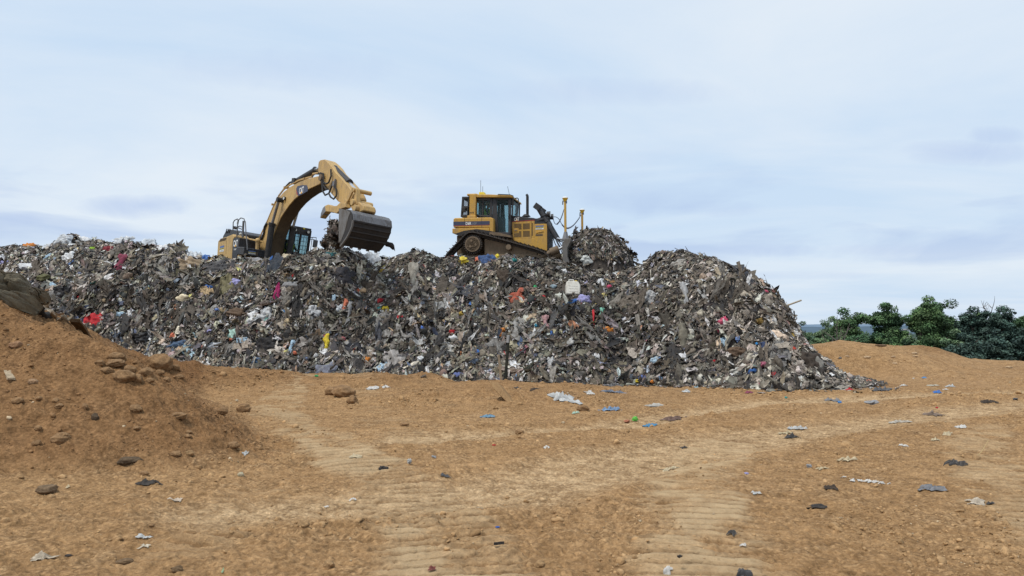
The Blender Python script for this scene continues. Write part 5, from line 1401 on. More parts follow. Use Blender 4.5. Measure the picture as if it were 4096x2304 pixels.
def make_tree(px, top_px, depth, wpx, seed, label, name='tree', cat='tree', low=.18, c0=(.026, .055, .022), c1=(.055, .088, .032), haze=.08, per=150, dens=1.0, group='trees beyond the berm', size=.175, lean=0):
    g = np.random.default_rng(seed)
    x = (px - 512) / F * depth; y = depth; top_px -= 2
    zb = float(ground_z(x, y)[0]) - .1
    H = 1.7 + (330 - top_px) * depth / F - zb; W = wpx * depth / F / 2 * 1.36
    root = empty(name, (x, y, zb), label, cat, group)
    b = MB(); clumps = []
    tr, d = limb_path((0, 0, 0), (lean, 0, 1), H * .88, 8, g, .1, .035)
    r0 = .022 * H + .05
    b.tube(tr, [r0 * (1 - .80 * i / 8) for i in range(9)], 9)
    nl = int(18 * dens)
    for i in range(nl):
        f = low + (1 - low) * (i + g.uniform(0, .8)) / nl * .95
        k = min(int(f * 8), 7); p = tr[k] + (tr[k + 1] - tr[k]) * (f * 8 - k)
        a = g.uniform(0, 6.28) if i % 2 else g.choice([0, math.pi]) + g.normal(0, .5)
        env = W * (1.0 - .5 * max(0, f - .66) / .34) * g.uniform(.6, 1.1)
        lp, dd = limb_path(p, (math.cos(a), math.sin(a), .25 + .5 * f), env, 5, g, .35)
        b.tube(lp, [r0 * .42 * (1 - .82 * q / 5) for q in range(6)], 6)
        for q in (2, 3, 4, 5):
            rr = W * g.uniform(.12, .27) * (1.2 - .35 * f)
            clumps.append((lp[q] + g.normal(0, rr * .5, 3), rr))
        for _ in range(2):
            sp, _d = limb_path(lp[g.integers(2, 5)], (math.cos(a + g.normal(0, .8)), math.sin(a + g.normal(0, .8)), g.uniform(.1, .9)), env * .45, 3, g, .3)
            b.tube(sp, [r0 * .16, r0 * .12, r0 * .08, r0 * .03], 5)
            clumps.append((sp[-1], W * g.uniform(.14, .24)))
            clumps.append((sp[2], W * g.uniform(.12, .2)))
    for k in range(6): clumps.append((tr[-1 - k % 2] + g.normal(0, W * .16, 3) + np.array([0, 0, W * .1 * k]), W * g.uniform(.16, .26)))
    b.build('trunk', BARK, root, 60)
    cl = [(np.array(c), r) for c, r in clumps]
    top = max(c[2] + r * .72 for c, r in cl)
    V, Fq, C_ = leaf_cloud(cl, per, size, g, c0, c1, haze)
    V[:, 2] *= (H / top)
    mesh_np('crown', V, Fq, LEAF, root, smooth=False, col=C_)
    return root

TREES = [(853, 309, 88, 40, 'tall open-crowned green tree left of the others, nearest the waste heap', 0), (879, 304.5, 90, 40, 'broad dark green tree with a rounded top, second from the heap', 1),
         (901, 327, 120, 30, 'small pale green bushy tree in the gap between the taller trees', 2), (918, 303.5, 86, 46, 'dark green tree with one long low branch reaching to the left', 0),
         (941, 331, 78, 34, 'low light green tree in front of the tall dark trees', 2), (958, 297, 88, 44, 'tallest dense green tree of the row beyond the berm', 1), (981, 308, 86, 34, 'slim blue-green tree right of the tallest tree', 3),
         (1000, 307, 84, 38, 'dark blue-green tree with thin twiggy top near the right edge', 3), (1026, 309, 88, 36, 'dark tree cut off by the right edge of the view', 1), (1062, 304, 92, 44, 'dark green tree last in the row to the right', 1)]
TREES += [(934, 321, 92, 30, 'dark leafy tree filling the row between the long-branched tree and the tallest one', 0), (971, 314, 92, 30, 'dark green tree standing behind the tallest and the slim tree', 1), (1013, 316, 92, 32, 'blue-green tree between the twiggy-topped tree and the cut-off one', 3), (892, 326, 96, 24, 'middling green tree right of the broad rounded tree', 0),
          (838, 318, 100, 30, 'hazy green tree behind the straight bare trunk', 2), (821, 321, 110, 32, 'low hazy green tree left of the straight bare trunk', 2), (804, 323, 120, 32, 'low hazy tree next to the heap edge', 2)]
TC = [((.046, .092, .036), (.085, .130, .048)), ((.034, .070, .032), (.066, .108, .042)), ((.075, .120, .055), (.115, .155, .070)), ((.026, .048, .038), (.048, .076, .056))]
for i, (px, tp, dp, wp, lb, k) in enumerate(TREES):
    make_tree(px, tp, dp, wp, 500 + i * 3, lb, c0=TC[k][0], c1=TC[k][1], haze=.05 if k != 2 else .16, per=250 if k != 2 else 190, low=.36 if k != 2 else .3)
SHR = [(818, 334, 76, 20, 'light green vine-covered bush close to the end of the heap', 2), (838, 338, 80, 30, 'dark bush beside the bare tree trunk', 1), (866, 336, 74, 40, 'dark bush below the two rounded trees', 1), (893, 340, 76, 34, 'mid green bush below the gap in the tree row', 0),
       (915, 340, 72, 34, 'dark bush below the tree with the long branch', 1), (962, 334, 72, 44, 'dark bush under the tallest tree', 3), (990, 330, 74, 36, 'blue-green bush under the slim tree', 3), (1014, 336, 78, 34, 'dark bush at the right edge behind the berm', 3), (800, 338, 90, 26, 'dull green bush half hidden behind the heap', 1)]
for i, (px, tp, dp, wp, lb, k) in enumerate(SHR):
    make_tree(px, tp, dp, wp, 700 + i * 5, lb, name='bush', cat='bush', c0=TC[k][0], c1=TC[k][1], low=.3, haze=.08, per=150, group='bushes beyond the berm', dens=.9, size=.2)

def bare_tree(px, top_px, depth, seed, label, lean=0, dense=9):
    g = np.random.default_rng(seed); x = (px - 512) / F * depth; zb = float(ground_z(x, depth)[0]) - .1
    H = 1.7 + (330 - top_px) * depth / F - zb
    root = empty('bare_tree', (x, depth, zb), label, 'bare tree', 'bare trees by the end of the heap')
    tr, d = limb_path((0, 0, 0), (lean, 0, 1), H, 10, g, .05, .08)
    b = MB(); r0 = .13; b.tube(tr, [r0 * (1 - .88 * i / 10) for i in range(11)], 7); b.build('trunk', DEADBARK, root, 60)
    b = MB()
    for i in range(dense):
        f = g.uniform(.5, .98); k = min(int(f * 10), 9); a = g.uniform(0, 6.28)
        lp, dd = limb_path(tr[k], (math.cos(a), math.sin(a), 1.0), H * g.uniform(.08, .2), 5, g, .3, .2)
        b.tube(lp, [.05, .045, .035, .028, .02, .01], 5)
        for _ in range(3):
            sp, _q = limb_path(lp[g.integers(1, 5)], (g.normal(), g.normal(), .9), H * .07, 3, g, .3, .25); b.tube(sp, [.024, .02, .016, .009], 4)
    b.build('branches', DEADBARK, root, 60)
bare_tree(803, 314, 74, 31, 'bare grey tree just behind the right flank of the heap'); bare_tree(813, 318, 72, 32, 'bare twiggy tree with a leafy vine round its trunk', .03)
bare_tree(826, 320, 78, 33, 'dead tree leaning to the left beyond the soil', -.12); bare_tree(836.5, 315, 70, 34, 'straight bare trunk with short branches left of the leafy trees', 0, 12)
bare_tree(1002, 303, 86, 36, 'bare twigs rising above the dark trees at right', .02, 8)

def woodland():
    g = np.random.default_rng(21); n = 8000
    r = np.exp(g.uniform(math.log(230), math.log(3300), n)); a = g.uniform(-.95, .95, n)
    x = np.sin(a) * r; y = np.cos(a) * r
    ok = fbm(x / 150, y / 260, 3, 88) > -.18; x, y, r = x[ok], y[ok], r[ok]; n = len(x)
    z = ground_z(x, y); s = g.uniform(3.2, 6.2, n) * np.clip(r / 700, .8, 1.5)
    P_ = [proto_clod(900 + i, 1) for i in range(6)]
    pick = g.integers(0, 6, n)
    B = rand_basis(n, np.tile([0, 0, 1.0], (n, 1)), .1, g)
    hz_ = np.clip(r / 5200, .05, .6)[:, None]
    col = np.array([.05, .085, .04]) * g.lognormal(0, .25, (n, 1)) * (1 - hz_) + np.array([.11, .16, .20]) * hz_  # distance haze mixed into the canopy colour
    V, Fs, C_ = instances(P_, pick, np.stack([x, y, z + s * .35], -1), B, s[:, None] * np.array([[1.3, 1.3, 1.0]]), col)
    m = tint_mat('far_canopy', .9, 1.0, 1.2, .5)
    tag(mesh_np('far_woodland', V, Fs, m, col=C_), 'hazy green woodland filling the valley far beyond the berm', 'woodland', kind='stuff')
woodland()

def far_building(px, py, depth, w, d, h, wall, roof, label, rz=0):
    x = (px - 512) / F * depth; z = float(ground_z(x, depth)[0])
    z = max(z, 1.7 - (py - 330) * depth / F - h * .6)
    root = empty('building', (x, depth, z), label, 'building', 'pale buildings in the valley'); root.rotation_euler.z = rz
    MB().span(-w / 2, w / 2, -d / 2, d / 2, -6, h).build('wall', wall, root)
    MB().prism([(-w / 2 - .3, h), (w / 2 + .3, h), (0, h + w * .22)], -d / 2 - .3, d / 2 + .3).build('roof', roof, root)
    for i in range(3): MB().span(-w / 2 + w * (.14 + .28 * i), -w / 2 + w * (.28 + .28 * i), -d / 2 - .06, -d / 2 - .01, h * .35, h * .75).build('window', DARK, root)
RF = paint('slate_roof', (.22, .21, .22), .8, (.12, .12, .12), .3, .5); CR = paint('cream_render', (.62, .55, .44), .8, (.4, .36, .3), .3, .3); WH = paint('white_cladding', (.75, .76, .78), .7, (.5, .5, .5), .2, .3)
far_building(829.5, 341.5, 330, 2.6, 4, 1.2, CR, RF, 'small cream house seen between the bare trunks', .2)
far_building(905, 331, 700, 4, 6, 2.6, WH, RF, 'distant grey building in the gap between two trees', .1)
far_building(1019, 347, 160, 3, 4, 1.4, WH, WH, 'white shed showing through the trees at the right edge', -.15)
far_building(988, 352, 130, 2.2, 3, .9, WH, WH, 'low white shed glimpsed under the dark trees', .1)
far_building(1005, 353, 125, 3.2, 3, .8, WH, RF, 'long white shed with grey roof glimpsed low behind the trees', 0)
# ------------------------------------------------------------------ single pieces of waste one can pick out
CLOTH_MAT = tint_mat('soiled_cloth', .82, .7, 22, .35, dirt=(.075, .06, .047), damt=.55)
FILM_MAT = tint_mat('crumpled_plastic', .38, .5, 14, .22, dirt=(.10, .085, .07), damt=.4)
WOOD_MAT = tint_mat('old_wood', .85, .6, 40, .4, dirt=(.08, .06, .04), damt=.5)
CLR = dict(white=(.66, .67, .68), clear=(.52, .55, .58), grey=(.27, .27, .275), dgrey=(.09, .09, .095), black=(.02, .02, .023), red=(.50, .025, .035), dred=(.24, .03, .045), maroon=(.22, .04, .075), pink=(.60, .09, .17),
           magenta=(.36, .02, .12), coral=(.62, .18, .10), orange=(.62, .22, .04), yellow=(.66, .50, .04), mustard=(.42, .29, .06), lime=(.38, .62, .07), green=(.05, .38, .14), teal=(.05, .34, .33), blue=(.05, .15, .42),
           navy=(.03, .05, .115), jean=(.07, .12, .20), lilac=(.36, .35, .62), cream=(.56, .48, .33), tan=(.33, .25, .165), olive=(.20, .18, .10), brown=(.14, .092, .06), dbrown=(.062, .045, .033), lblue=(.36, .50, .62), mint=(.42, .62, .54), wood=(.27, .19, .115), pwood=(.44, .36, .25), carpet=(.055, .048, .038))
IG = np.random.default_rng(99)

def place(win, x, y):
    px, py = P(win, x, y)
    for k in range(30):
        h = hit(px, py + k * .6)
        if h[1] < 41 or win in 'E' and px > 810: break
    return h

def frame_at(h, on_heap):
    n = surf_n(h[0], h[1], .35) if on_heap else surf_n(h[0], h[1], .2)
    if on_heap:
        n = n + np.array([0, -.55, .1]); n /= np.linalg.norm(n)
    r = np.array([1.0, 0, 0]); r = r - n * (r @ n); r /= np.linalg.norm(r)
    return r, np.cross(n, r), n

def soft_outline(U, Vv, g, jag=.28, taper=0.0):
    th = np.arctan2(Vv, U); sq = np.maximum(np.abs(U), np.abs(Vv)) / (np.hypot(U, Vv) + 1e-9)
    k = 1 + jag * sum(g.uniform(-.5, .5) * np.sin(q * th + g.uniform(0, 6.28)) for q in (2, 3, 4, 5, 7))
    rr = sq ** .55 * k
    return U * rr * (1 - taper * (Vv + 1) / 2), Vv * rr

def make_item(win, x, y, w, h, kind, c, name, label, cat, group=None, ang=0, parent=None, lift=None, mat=None):
    g = np.random.default_rng(int(abs(x * 7 + y * 131 + ord(win) * 17)) % 99991)
    p = place(win, x, y); dist = p[1]
    sc = WIN[win][2] * dist / F
    W = w * sc; H = h * sc
    on_heap = heap_z(p[:1], p[1:2])[0] > ground_z(p[:1], p[1:2])[0] - .02
    if not on_heap and kind != 'lump': W *= .84; H *= .8
    rgt, upv, n = frame_at(p, on_heap)
    if on_heap:
        view = (p - EYE) / np.linalg.norm(p - EYE); up_img = np.array([0, 0, 1.0])
        H = H / max(.45, np.linalg.norm(upv - view * (upv @ view)))
    a = math.radians(ang); rgt, upv = rgt * math.cos(a) + upv * math.sin(a), -rgt * math.sin(a) + upv * math.cos(a)
    col = np.array(CLR[c]) if isinstance(c, str) else np.array(c)
    if not on_heap and col.mean() > .45: col = col * np.array([.84, .80, .74])
    if not on_heap and col.mean() < .04: col = col * .6 + np.array([.034, .029, .024])
    ground_item = not on_heap
    if on_heap: FOOTPRINTS.append((p, rgt, upv, n, W / 2, H / 2))
    if kind in ('cloth', 'film', 'tri', 'strip', 'hang'):
        if kind in ('strip', 'hang'):
            nx, ny = 5, 22
        else:
            nx = ny = 15
        U, Vv = np.meshgrid(np.linspace(-1, 1, nx), np.linspace(-1, 1, ny), indexing='ij')
        if kind in ('strip', 'hang'):
            wob = .35 * np.sin(Vv * g.uniform(2, 4.5) + g.uniform(0, 6)) + .12 * np.sin(Vv * 9 + g.uniform(0, 6))
            X = (U * (1 + .3 * np.sin(Vv * 5 + g.uniform(0, 6))) + wob * (1 if kind == 'strip' else .5)) * .85; Y = Vv + .03 * g.normal(0, 1, U.shape)
        else:
            X, Y = soft_outline(U, Vv, g, (.34 if not ground_item else .75) if kind != 'tri' else .1, .8 if kind == 'tri' else 0)
        Dm = min(W, max(H, W * .3) if not ground_item else W)
        fold = np.zeros(U.shape)
        for q in range(6):
            t = g.uniform(0, 3.14); f = g.uniform(2.0, 6.5)
            fold += (.6 ** (q * .5)) * (1 - np.abs(np.sin((U * math.cos(t) + Vv * math.sin(t)) * f + g.uniform(0, 6) + .8 * np.sin(Vv * 2 + q)))) ** 1.4
        fold = (fold - fold.mean()) * Dm * (.085 if kind != 'film' else .11) + g.normal(0, .012 * Dm, U.shape)
        edge = np.maximum(np.abs(U), np.abs(Vv)) ** 4
        if ground_item:
            hh = W * g.uniform(.45, .8) if h / w < .7 else H
            q = p[None, None] + X[..., None] * W / 2 * np.array([1, 0, 0]) + Y[..., None] * np.array([0, hh / 2, 0])
            ca, sa = math.cos(a), math.sin(a); dx, dy = q[..., 0] - p[0], q[..., 1] - p[1]
            q[..., 0] = p[0] + dx * ca - dy * sa; q[..., 1] = p[1] + dx * sa + dy * ca
            q[..., 2] = ground_z(q[..., 0].ravel(), q[..., 1].ravel()).reshape(U.shape) + .012 + np.maximum(fold - np.percentile(fold, 25), 0) * (1 - .85 * edge) * 1.25 + H * .30 * np.maximum(fbm(U * 1.3 + 5 * x, Vv * 1.6 + y, 3, 7), 0) * (1 - .8 * edge) * 2
        else:
            lf = .13 if lift is None else lift
            q = p + X[..., None] * W / 2 * rgt + Y[..., None] * H / 2 * upv + (lf + fold * 1.2 - .10 * edge)[..., None] * n
        cm = col * (1 + .22 * np.clip(fold / (Dm * .06 + 1e-6), -1.5, 1.2))[..., None] * g.lognormal(0, .06, U.shape + (1,))
        V = q.reshape(-1, 3); C_ = cm.reshape(-1, 3)
        i = (np.arange(nx - 1)[:, None] * ny + np.arange(ny - 1)[None]).ravel(); Fc = np.stack([i, i + ny, i + ny + 1, i + 1], -1)
        m = mat or (FILM_MAT if kind == 'film' else CLOTH_MAT); sm = True
    elif kind in ('bag', 'roll', 'lump', 'ball'):
        v, Fc = ico(3)
        k = np.ones(len(v))
        amp = dict(bag=.16, roll=.07, lump=.12, ball=.0)[kind]
        for q in range(7):
            d = g.normal(0, 1, 3); f = g.uniform(1.5, 6)
            k += amp * (.8 ** q) * (1 - 2 * np.abs(np.sin(v @ d * f * .6 + g.uniform(0, 6))))
        k += amp * .12 * g.normal(0, 1, len(v))
        if kind == 'roll': v = np.sign(v) * np.abs(v) ** .75
        v = v * k[:, None]
        if ground_item and kind != 'lump':
            Dp = W * .7
            q = v * np.array([W / 2, Dp / 2, max(H, .05) / 2])
            ca, sa = math.cos(a), math.sin(a)
            q = np.stack([q[:, 0] * ca - q[:, 1] * sa, q[:, 0] * sa + q[:, 1] * ca, q[:, 2]], -1) + p
            q[:, 2] += max(H, .05) * .36
        else:
            dep = min(W, H) * (.5 if kind == 'ball' else .42)
            q = p + v[:, :1] * W / 2 * rgt + v[:, 1:2] * H / 2 * upv + (v[:, 2:] * dep + (.10 if lift is None else lift)) * n
        V = q; C_ = col * (1 + .9 * (k - k.mean()))[:, None].clip(.5, 1.4) * g.lognormal(0, .05, (len(v), 1))
        m = mat or (FILM_MAT if kind == 'bag' else CLOTH_MAT); sm = True
    elif kind == 'board':
        b = []
        T = max(.02, min(W, H) * .25)
        nn = 9
        V = []
        for i in range(nn):
            u = i / (nn - 1) * 2 - 1; e = (1 - .25 * (abs(u) > .99) * g.uniform(0, 1))
            for s1, s2 in ((-1, -1), (1, -1), (1, 1), (-1, 1)):
                V.append(p + rgt * (u * W / 2 + g.normal(0, .01 * W)) + upv * s1 * H / 2 * e + n * (s2 * T / 2 + (.12 if on_heap else .03) + .03 * W * math.sin(u * 2)))
        V = np.array(V)
        if ground_item: V[:, 2] = np.maximum(V[:, 2], ground_z(V[:, 0], V[:, 1]) + .004)
        Fc = [(i * 4 + j, i * 4 + (j + 1) % 4, (i + 1) * 4 + (j + 1) % 4, (i + 1) * 4 + j) for i in range(nn - 1) for j in range(4)] + [(3, 2, 1, 0), ((nn - 1) * 4, (nn - 1) * 4 + 1, (nn - 1) * 4 + 2, (nn - 1) * 4 + 3)]
        C_ = np.tile(col, (len(V), 1)) * g.lognormal(0, .08, (len(V), 1)); m = mat or WOOD_MAT; sm = False
    base = V.mean(0); base = np.array([base[0], base[1], V[:, 2].min()])
    o = mesh_np(name, V - base, np.array(Fc), m, parent, sm, np.clip(C_, .008, .8))
    o.location = base
    return tag(o, label, cat, group)

HEAP_ITEMS = [
 ('A', 165, 112, 62, 32, 'cloth', 'orange', 'plastic_scrap', 'bright orange plastic scrap on the crest at far left', 'plastic scrap'),
 ('A', 368, 98, 95, 62, 'film', 'clear', 'plastic_bag', 'puffed clear plastic bag on the left part of the crest', 'plastic bag'),
 ('A', 455, 72, 100, 34, 'film', 'white', 'plastic_sheet', 'white plastic film fluttering highest on the left crest', 'plastic sheet'),
 ('A', 272, 112, 84, 36, 'film', 'clear', 'plastic_sheet', 'pale film left of the puffed clear bag on the crest', 'plastic sheet'),
 ('A', 845, 125, 88, 100, 'bag', 'clear', 'plastic_bag', 'large milky clear bag bulging at the crest left of the excavator', 'plastic bag'),
 ('A', 702, 88, 120, 40, 'film', 'clear', 'plastic_sheet', 'clear film on the crest above the hanging maroon cloth', 'plastic sheet'),
 ('A', 938, 104, 74, 34, 'film', 'white', 'plastic_sheet', 'white stiff sheet on the crest right of the milky bag', 'plastic sheet'),
 ('A', 1105, 135, 76, 44, 'film', 'clear', 'plastic_bag', 'pale crumpled bag on the crest beside the excavator tail', 'plastic bag'),
 ('A', 685, 222, 48, 112, 'hang', 'maroon', 'cloth', 'maroon cloth hanging down below the left crest', 'cloth'),
 ('A', 618, 145, 66, 34, 'cloth', 'dred', 'cloth', 'dull red rag beside the hanging maroon cloth', 'cloth'),
 ('A', 523, 148, 26, 18, 'cloth', 'lime', 'plastic_scrap', 'small lime green scrap on the left part of the heap', 'plastic scrap'),
 ('A', 140, 241, 122, 24, 'board', 'white', 'board', 'long white board lying at the far left of the heap', 'board'),
 ('A', 1170, 160, 52, 30, 'film', 'blue', 'plastic_bag', 'small blue bag on the crest touching the excavator tail', 'plastic bag'),
 ('A', 395, 195, 84, 62, 'film', 'white', 'plastic_bag', 'white torn bag under the puffed clear one', 'plastic bag'),
 ('A', 285, 192, 92, 40, 'cloth', 'lblue', 'cloth', 'pale bluish cloth above the carpet rolls', 'cloth'),
 ('A', 1290, 360, 215, 150, 'tri', 'olive', 'tarpaulin', 'stiff olive tarpaulin stretched into a triangle below the excavator', 'tarpaulin'),
 ('A', 1060, 425, 100, 46, 'bag', 'cream', 'sack', 'cream stuffed sack left of the olive tarpaulin', 'sack'),
 ('A', 1005, 450, 72, 36, 'film', 'black', 'plastic_sheet', 'black plastic sheet tucked against the cream sack', 'plastic sheet'),
 ('A', 1070, 242, 130, 92, 'cloth', 'tan', 'cloth', 'big grey brown cloth slumped under the crest left of the olive tarpaulin', 'cloth'),
 ('A', 1230, 250, 155, 84, 'cloth', 'dgrey', 'tarpaulin', 'dark tarpaulin right above the olive triangle', 'tarpaulin'),
 ('A', 530, 552, 132, 96, 'cloth', 'red', 'cloth', 'vivid red cloth near the broken boards at left', 'cloth'),
 ('A', 685, 522, 66, 26, 'film', 'lblue', 'plastic_bag', 'flat pale blue bag right of the vivid red cloth', 'plastic bag'),
 ('A', 740, 522, 40, 52, 'film', 'white', 'plastic_bag', 'upright white bag next to the flat pale blue bag', 'plastic bag'),
 ('A', 350, 325, 82, 15, 'board', 'wood', 'board', 'short brown board above the carpet rolls', 'board'),
 ('A', 990, 635, 52, 30, 'cloth', 'coral', 'cloth', 'salmon rag low on the left face with blue jeans beneath', 'cloth'),
 ('A', 1005, 685, 92, 44, 'cloth', 'jean', 'cloth', 'dark blue jeans below the salmon rag', 'cloth'),
 ('A', 862, 632, 52, 52, 'bag', 'grey', 'plastic_bag', 'round grey tied bag low on the left face', 'plastic bag'),
 ('A', 802, 658, 92, 70, 'film', 'black', 'plastic_bag', 'black bin bag beside the round grey bag', 'plastic bag'),
 ('A', 1185, 362, 46, 26, 'cloth', 'blue', 'cloth', 'bright blue scrap at the left tip of the olive tarpaulin', 'cloth'),
 ('A', 1340, 336, 60, 40, 'film', 'lilac', 'plastic_bag', 'lilac and white bag right of the olive tarpaulin top', 'plastic bag'),
 ('A', 1325, 632, 60, 60, 'cloth', 'mint', 'cloth', 'mint green cloth low below the olive tarpaulin', 'cloth'),
 ('A', 1380, 668, 72, 50, 'film', 'lblue', 'plastic_bag', 'pale turquoise bag touching the mint cloth', 'plastic bag'),
 ('A', 1322, 670, 36, 16, 'cloth', 'coral', 'plastic_scrap', 'small orange red scrap under the mint cloth', 'plastic scrap'),
 ('A', 1340, 515, 112, 60, 'lump', 'brown', 'brushwood', 'brown tangle of brushwood below the olive tarpaulin', 'brushwood'),
 ('A', 490, 482, 100, 26, 'cloth', 'navy', 'cloth', 'dark navy cloth above the vivid red cloth', 'cloth'),
 ('A', 1200, 608, 60, 20, 'film', 'lilac', 'plastic_scrap', 'flat lilac scrap left of the mint cloth', 'plastic scrap'),
 ('A', 1200, 702, 120, 46, 'film', 'clear', 'plastic_sheet', 'long pale film at the foot below the lilac scrap', 'plastic sheet'),
 ('A', 457, 428, 24, 18, 'lump', 'red', 'plastic_scrap', 'tiny bright red lump right of the carpet rolls', 'plastic scrap'),
 ('A', 300, 362, 46, 58, 'film', 'lblue', 'plastic_bag', 'pale blue bag just above the upper carpet roll', 'plastic bag'),
 ('A', 30, 225, 60, 30, 'cloth', 'lilac', 'cloth', 'pale violet rag at the extreme left edge of the heap', 'cloth'),
 ('A', 350, 395, 110, 80, 'cloth', 'black', 'plastic_sheet', 'black plastic sheeting right of the carpet rolls', 'plastic sheet'),
 ('A', 250, 312, 90, 40, 'lump', (.13, .13, .06), 'brushwood', 'clump of yellowish green brush above the carpet rolls', 'brushwood'),
 ('B', 165, 393, 80, 88, 'film', 'white', 'plastic_sheet', 'crumpled white sheet left of a second one, middle left of the face', 'plastic sheet'),
 ('B', 237, 378, 90, 92, 'film', (.48, .49, .5), 'plastic_sheet', 'grey white sheet hanging right beside the crumpled white sheet', 'plastic sheet'),
 ('B', 500, 366, 80, 78, 'film', (.40, .41, .42), 'plastic_bag', 'light grey bag in the middle of the face below the bucket', 'plastic bag'),
 ('B', 300, 242, 52, 110, 'tri', 'magenta', 'cloth', 'magenta cloth pulled up to a point below the bucket', 'cloth'),
 ('B', 390, 160, 15, 22, 'cloth', 'red', 'plastic_scrap', 'tiny red scrap above right of the magenta cloth', 'plastic scrap'),
 ('B', 380, 213, 112, 34, 'roll', 'grey', 'tube', 'fat grey tube lying right of the magenta cloth', 'tube'),
 ('B', 835, 58, 92, 84, 'film', 'white', 'plastic_bag', 'big white bag on the crest right of the bucket', 'plastic bag'),
 ('B', 890, 128, 36, 22, 'cloth', 'mustard', 'plastic_scrap', 'yellow scrap just below the big white bag', 'plastic scrap'),
 ('B', 665, 165, 130, 105, 'cloth', (.045, .045, .055), 'plastic_sheet', 'charcoal sheet slumped on the upper face right of the bucket', 'plastic sheet'),
 ('B', 684, 315, 28, 72, 'hang', 'coral', 'cloth', 'coral strip hanging in the middle of the face', 'cloth'),
 ('B', 757, 242, 32, 26, 'cloth', 'coral', 'cloth', 'small coral scrap above the hanging coral strip', 'cloth'),
 ('B', 620, 295, 26, 52, 'film', 'lblue', 'plastic_bag', 'narrow pale bag left of the hanging coral strip', 'plastic bag'),
 ('B', 650, 346, 42, 44, 'film', 'clear', 'plastic_bag', 'pale bag touching the lower end of the coral strip', 'plastic bag'),
 ('B', 1068, 180, 56, 210, 'hang', (.30, .28, .24), 'rag', 'long pale rag hanging from the crest left of the bulldozer', 'rag'),
 ('B', 705, 380, 28, 150, 'hang', 'grey', 'rag', 'long thin grey rag right beside the coral strip', 'rag'),
 ('B', 890, 305, 52, 40, 'cloth', 'red', 'cloth', 'red rag next to a teal and a yellow scrap', 'cloth'),
 ('B', 882, 343, 36, 30, 'cloth', 'teal', 'cloth', 'teal scrap under the red rag', 'cloth'),
 ('B', 913, 348, 44, 30, 'cloth', 'yellow', 'plastic_scrap', 'yellow scrap right of the teal scrap', 'plastic scrap'),
 ('B', 1000, 392, 46, 30, 'bag', 'red', 'cloth', 'red bundle with a pale tail right of the teal scrap', 'cloth'),
 ('B', 1060, 430, 26, 90, 'hang', (.42, .41, .40), 'rag', 'pale rag trailing from the red bundle', 'rag'),
 ('B', 1120, 456, 34, 26, 'bag', (.09, .18, .5), 'bottle', 'round blue bottle below right of the red bundle', 'bottle'),
 ('B', 1357, 80, 56, 46, 'bag', 'yellow', 'plastic_bag', 'bright yellow bag in front of the bulldozer tracks', 'plastic bag'),
 ('B', 1340, 375, 40, 30, 'cloth', 'mustard', 'cloth', 'mustard rag on the face below the bulldozer', 'cloth'),
 ('B', 1292, 475, 38, 28, 'cloth', 'red', 'plastic_bag', 'red and white wrapper below the mustard rag', 'plastic bag'),
 ('B', 1300, 516, 70, 42, 'film', 'white', 'paper', 'stack of folded white papers under the red wrapper', 'paper'),
 ('B', 1397, 322, 26, 24, 'bag', 'blue', 'plastic_scrap', 'small blue lump above right of the mustard rag', 'plastic scrap'),
 ('B', 1434, 597, 24, 26, 'bag', 'blue', 'plastic_scrap', 'small blue lump low on the face left of the stakes', 'plastic scrap'),
 ('B', 242, 545, 180, 100, 'cloth', 'black', 'plastic_sheet', 'large folded black sheeting low on the left centre', 'plastic sheet'),
 ('B', 185, 637, 66, 46, 'cloth', 'jean', 'cloth', 'denim blue rag at the foot below the black sheeting', 'cloth'),
 ('B', 380, 562, 28, 84, 'hang', 'lblue', 'rag', 'blue and white strip right of the black sheeting', 'rag'),
 ('B', 578, 540, 34, 104, 'strip', 'yellow', 'rope', 'yellow rope twisting down in the lower middle', 'rope'),
 ('B', 672, 518, 32, 22, 'lump', (.42, .13, .14), 'lid', 'dull pink round lid right of the yellow rope', 'lid'),
 ('B', 402, 595, 26, 20, 'lump', 'coral', 'lid', 'red round lid beside the blue and white strip', 'lid'),
 ('B', 810, 632, 32, 32, 'cloth', 'orange', 'plastic_scrap', 'orange wrapper low in the middle', 'plastic scrap'),
 ('B', 750, 668, 78, 76, 'bag', (.045, .038, .034), 'sack', 'dark brown full sack at the foot left of the clear film', 'sack'),
 ('B', 962, 640, 142, 118, 'film', (.30, .28, .265), 'plastic_sheet', 'large see-through brownish film at the foot of the heap', 'plastic sheet'),
 ('B', 900, 680, 74, 62, 'film', 'lblue', 'plastic_bag', 'bluish white bag left of the brownish film', 'plastic bag'),
 ('B', 575, 695, 132, 80, 'cloth', (.20, .21, .26), 'cloth', 'grey blue cloth at the foot left of the brown sack', 'cloth'),
 ('B', 1112, 628, 42, 30, 'lump', 'white', 'plate', 'round white plate right of the brownish film', 'plate'),
 ('B', 1247, 720, 46, 44, 'ball', (.25, .16, .13), 'ball', 'dusty brown ball lying at the foot of the heap', 'ball'),
 ('B', 1322, 722, 76, 30, 'cloth', (.15, .19, .42), 'cloth', 'blue violet cloth right of the brown ball', 'cloth'),
 ('B', 1272, 655, 36, 34, 'film', 'clear', 'plastic_bag', 'small clear bag above the brown ball', 'plastic bag'),
 ('B', 520, 737, 24, 15, 'lump', 'green', 'lid', 'bright green lid at the very foot of the heap', 'lid'),
 ('B', 1343, 618, 12, 72, 'hang', (.34, .13, .05), 'stick', 'rusty orange stick standing right of the white plate', 'stick'),
 ('B', 590, 235, 60, 26, 'cloth', 'teal', 'cloth', 'dark teal rag high up just below the bucket', 'cloth') if False else ('B', 600, 38, 60, 30, 'cloth', (.04, .16, .18), 'cloth', 'dark teal rag on the crest under the bucket', 'cloth'),
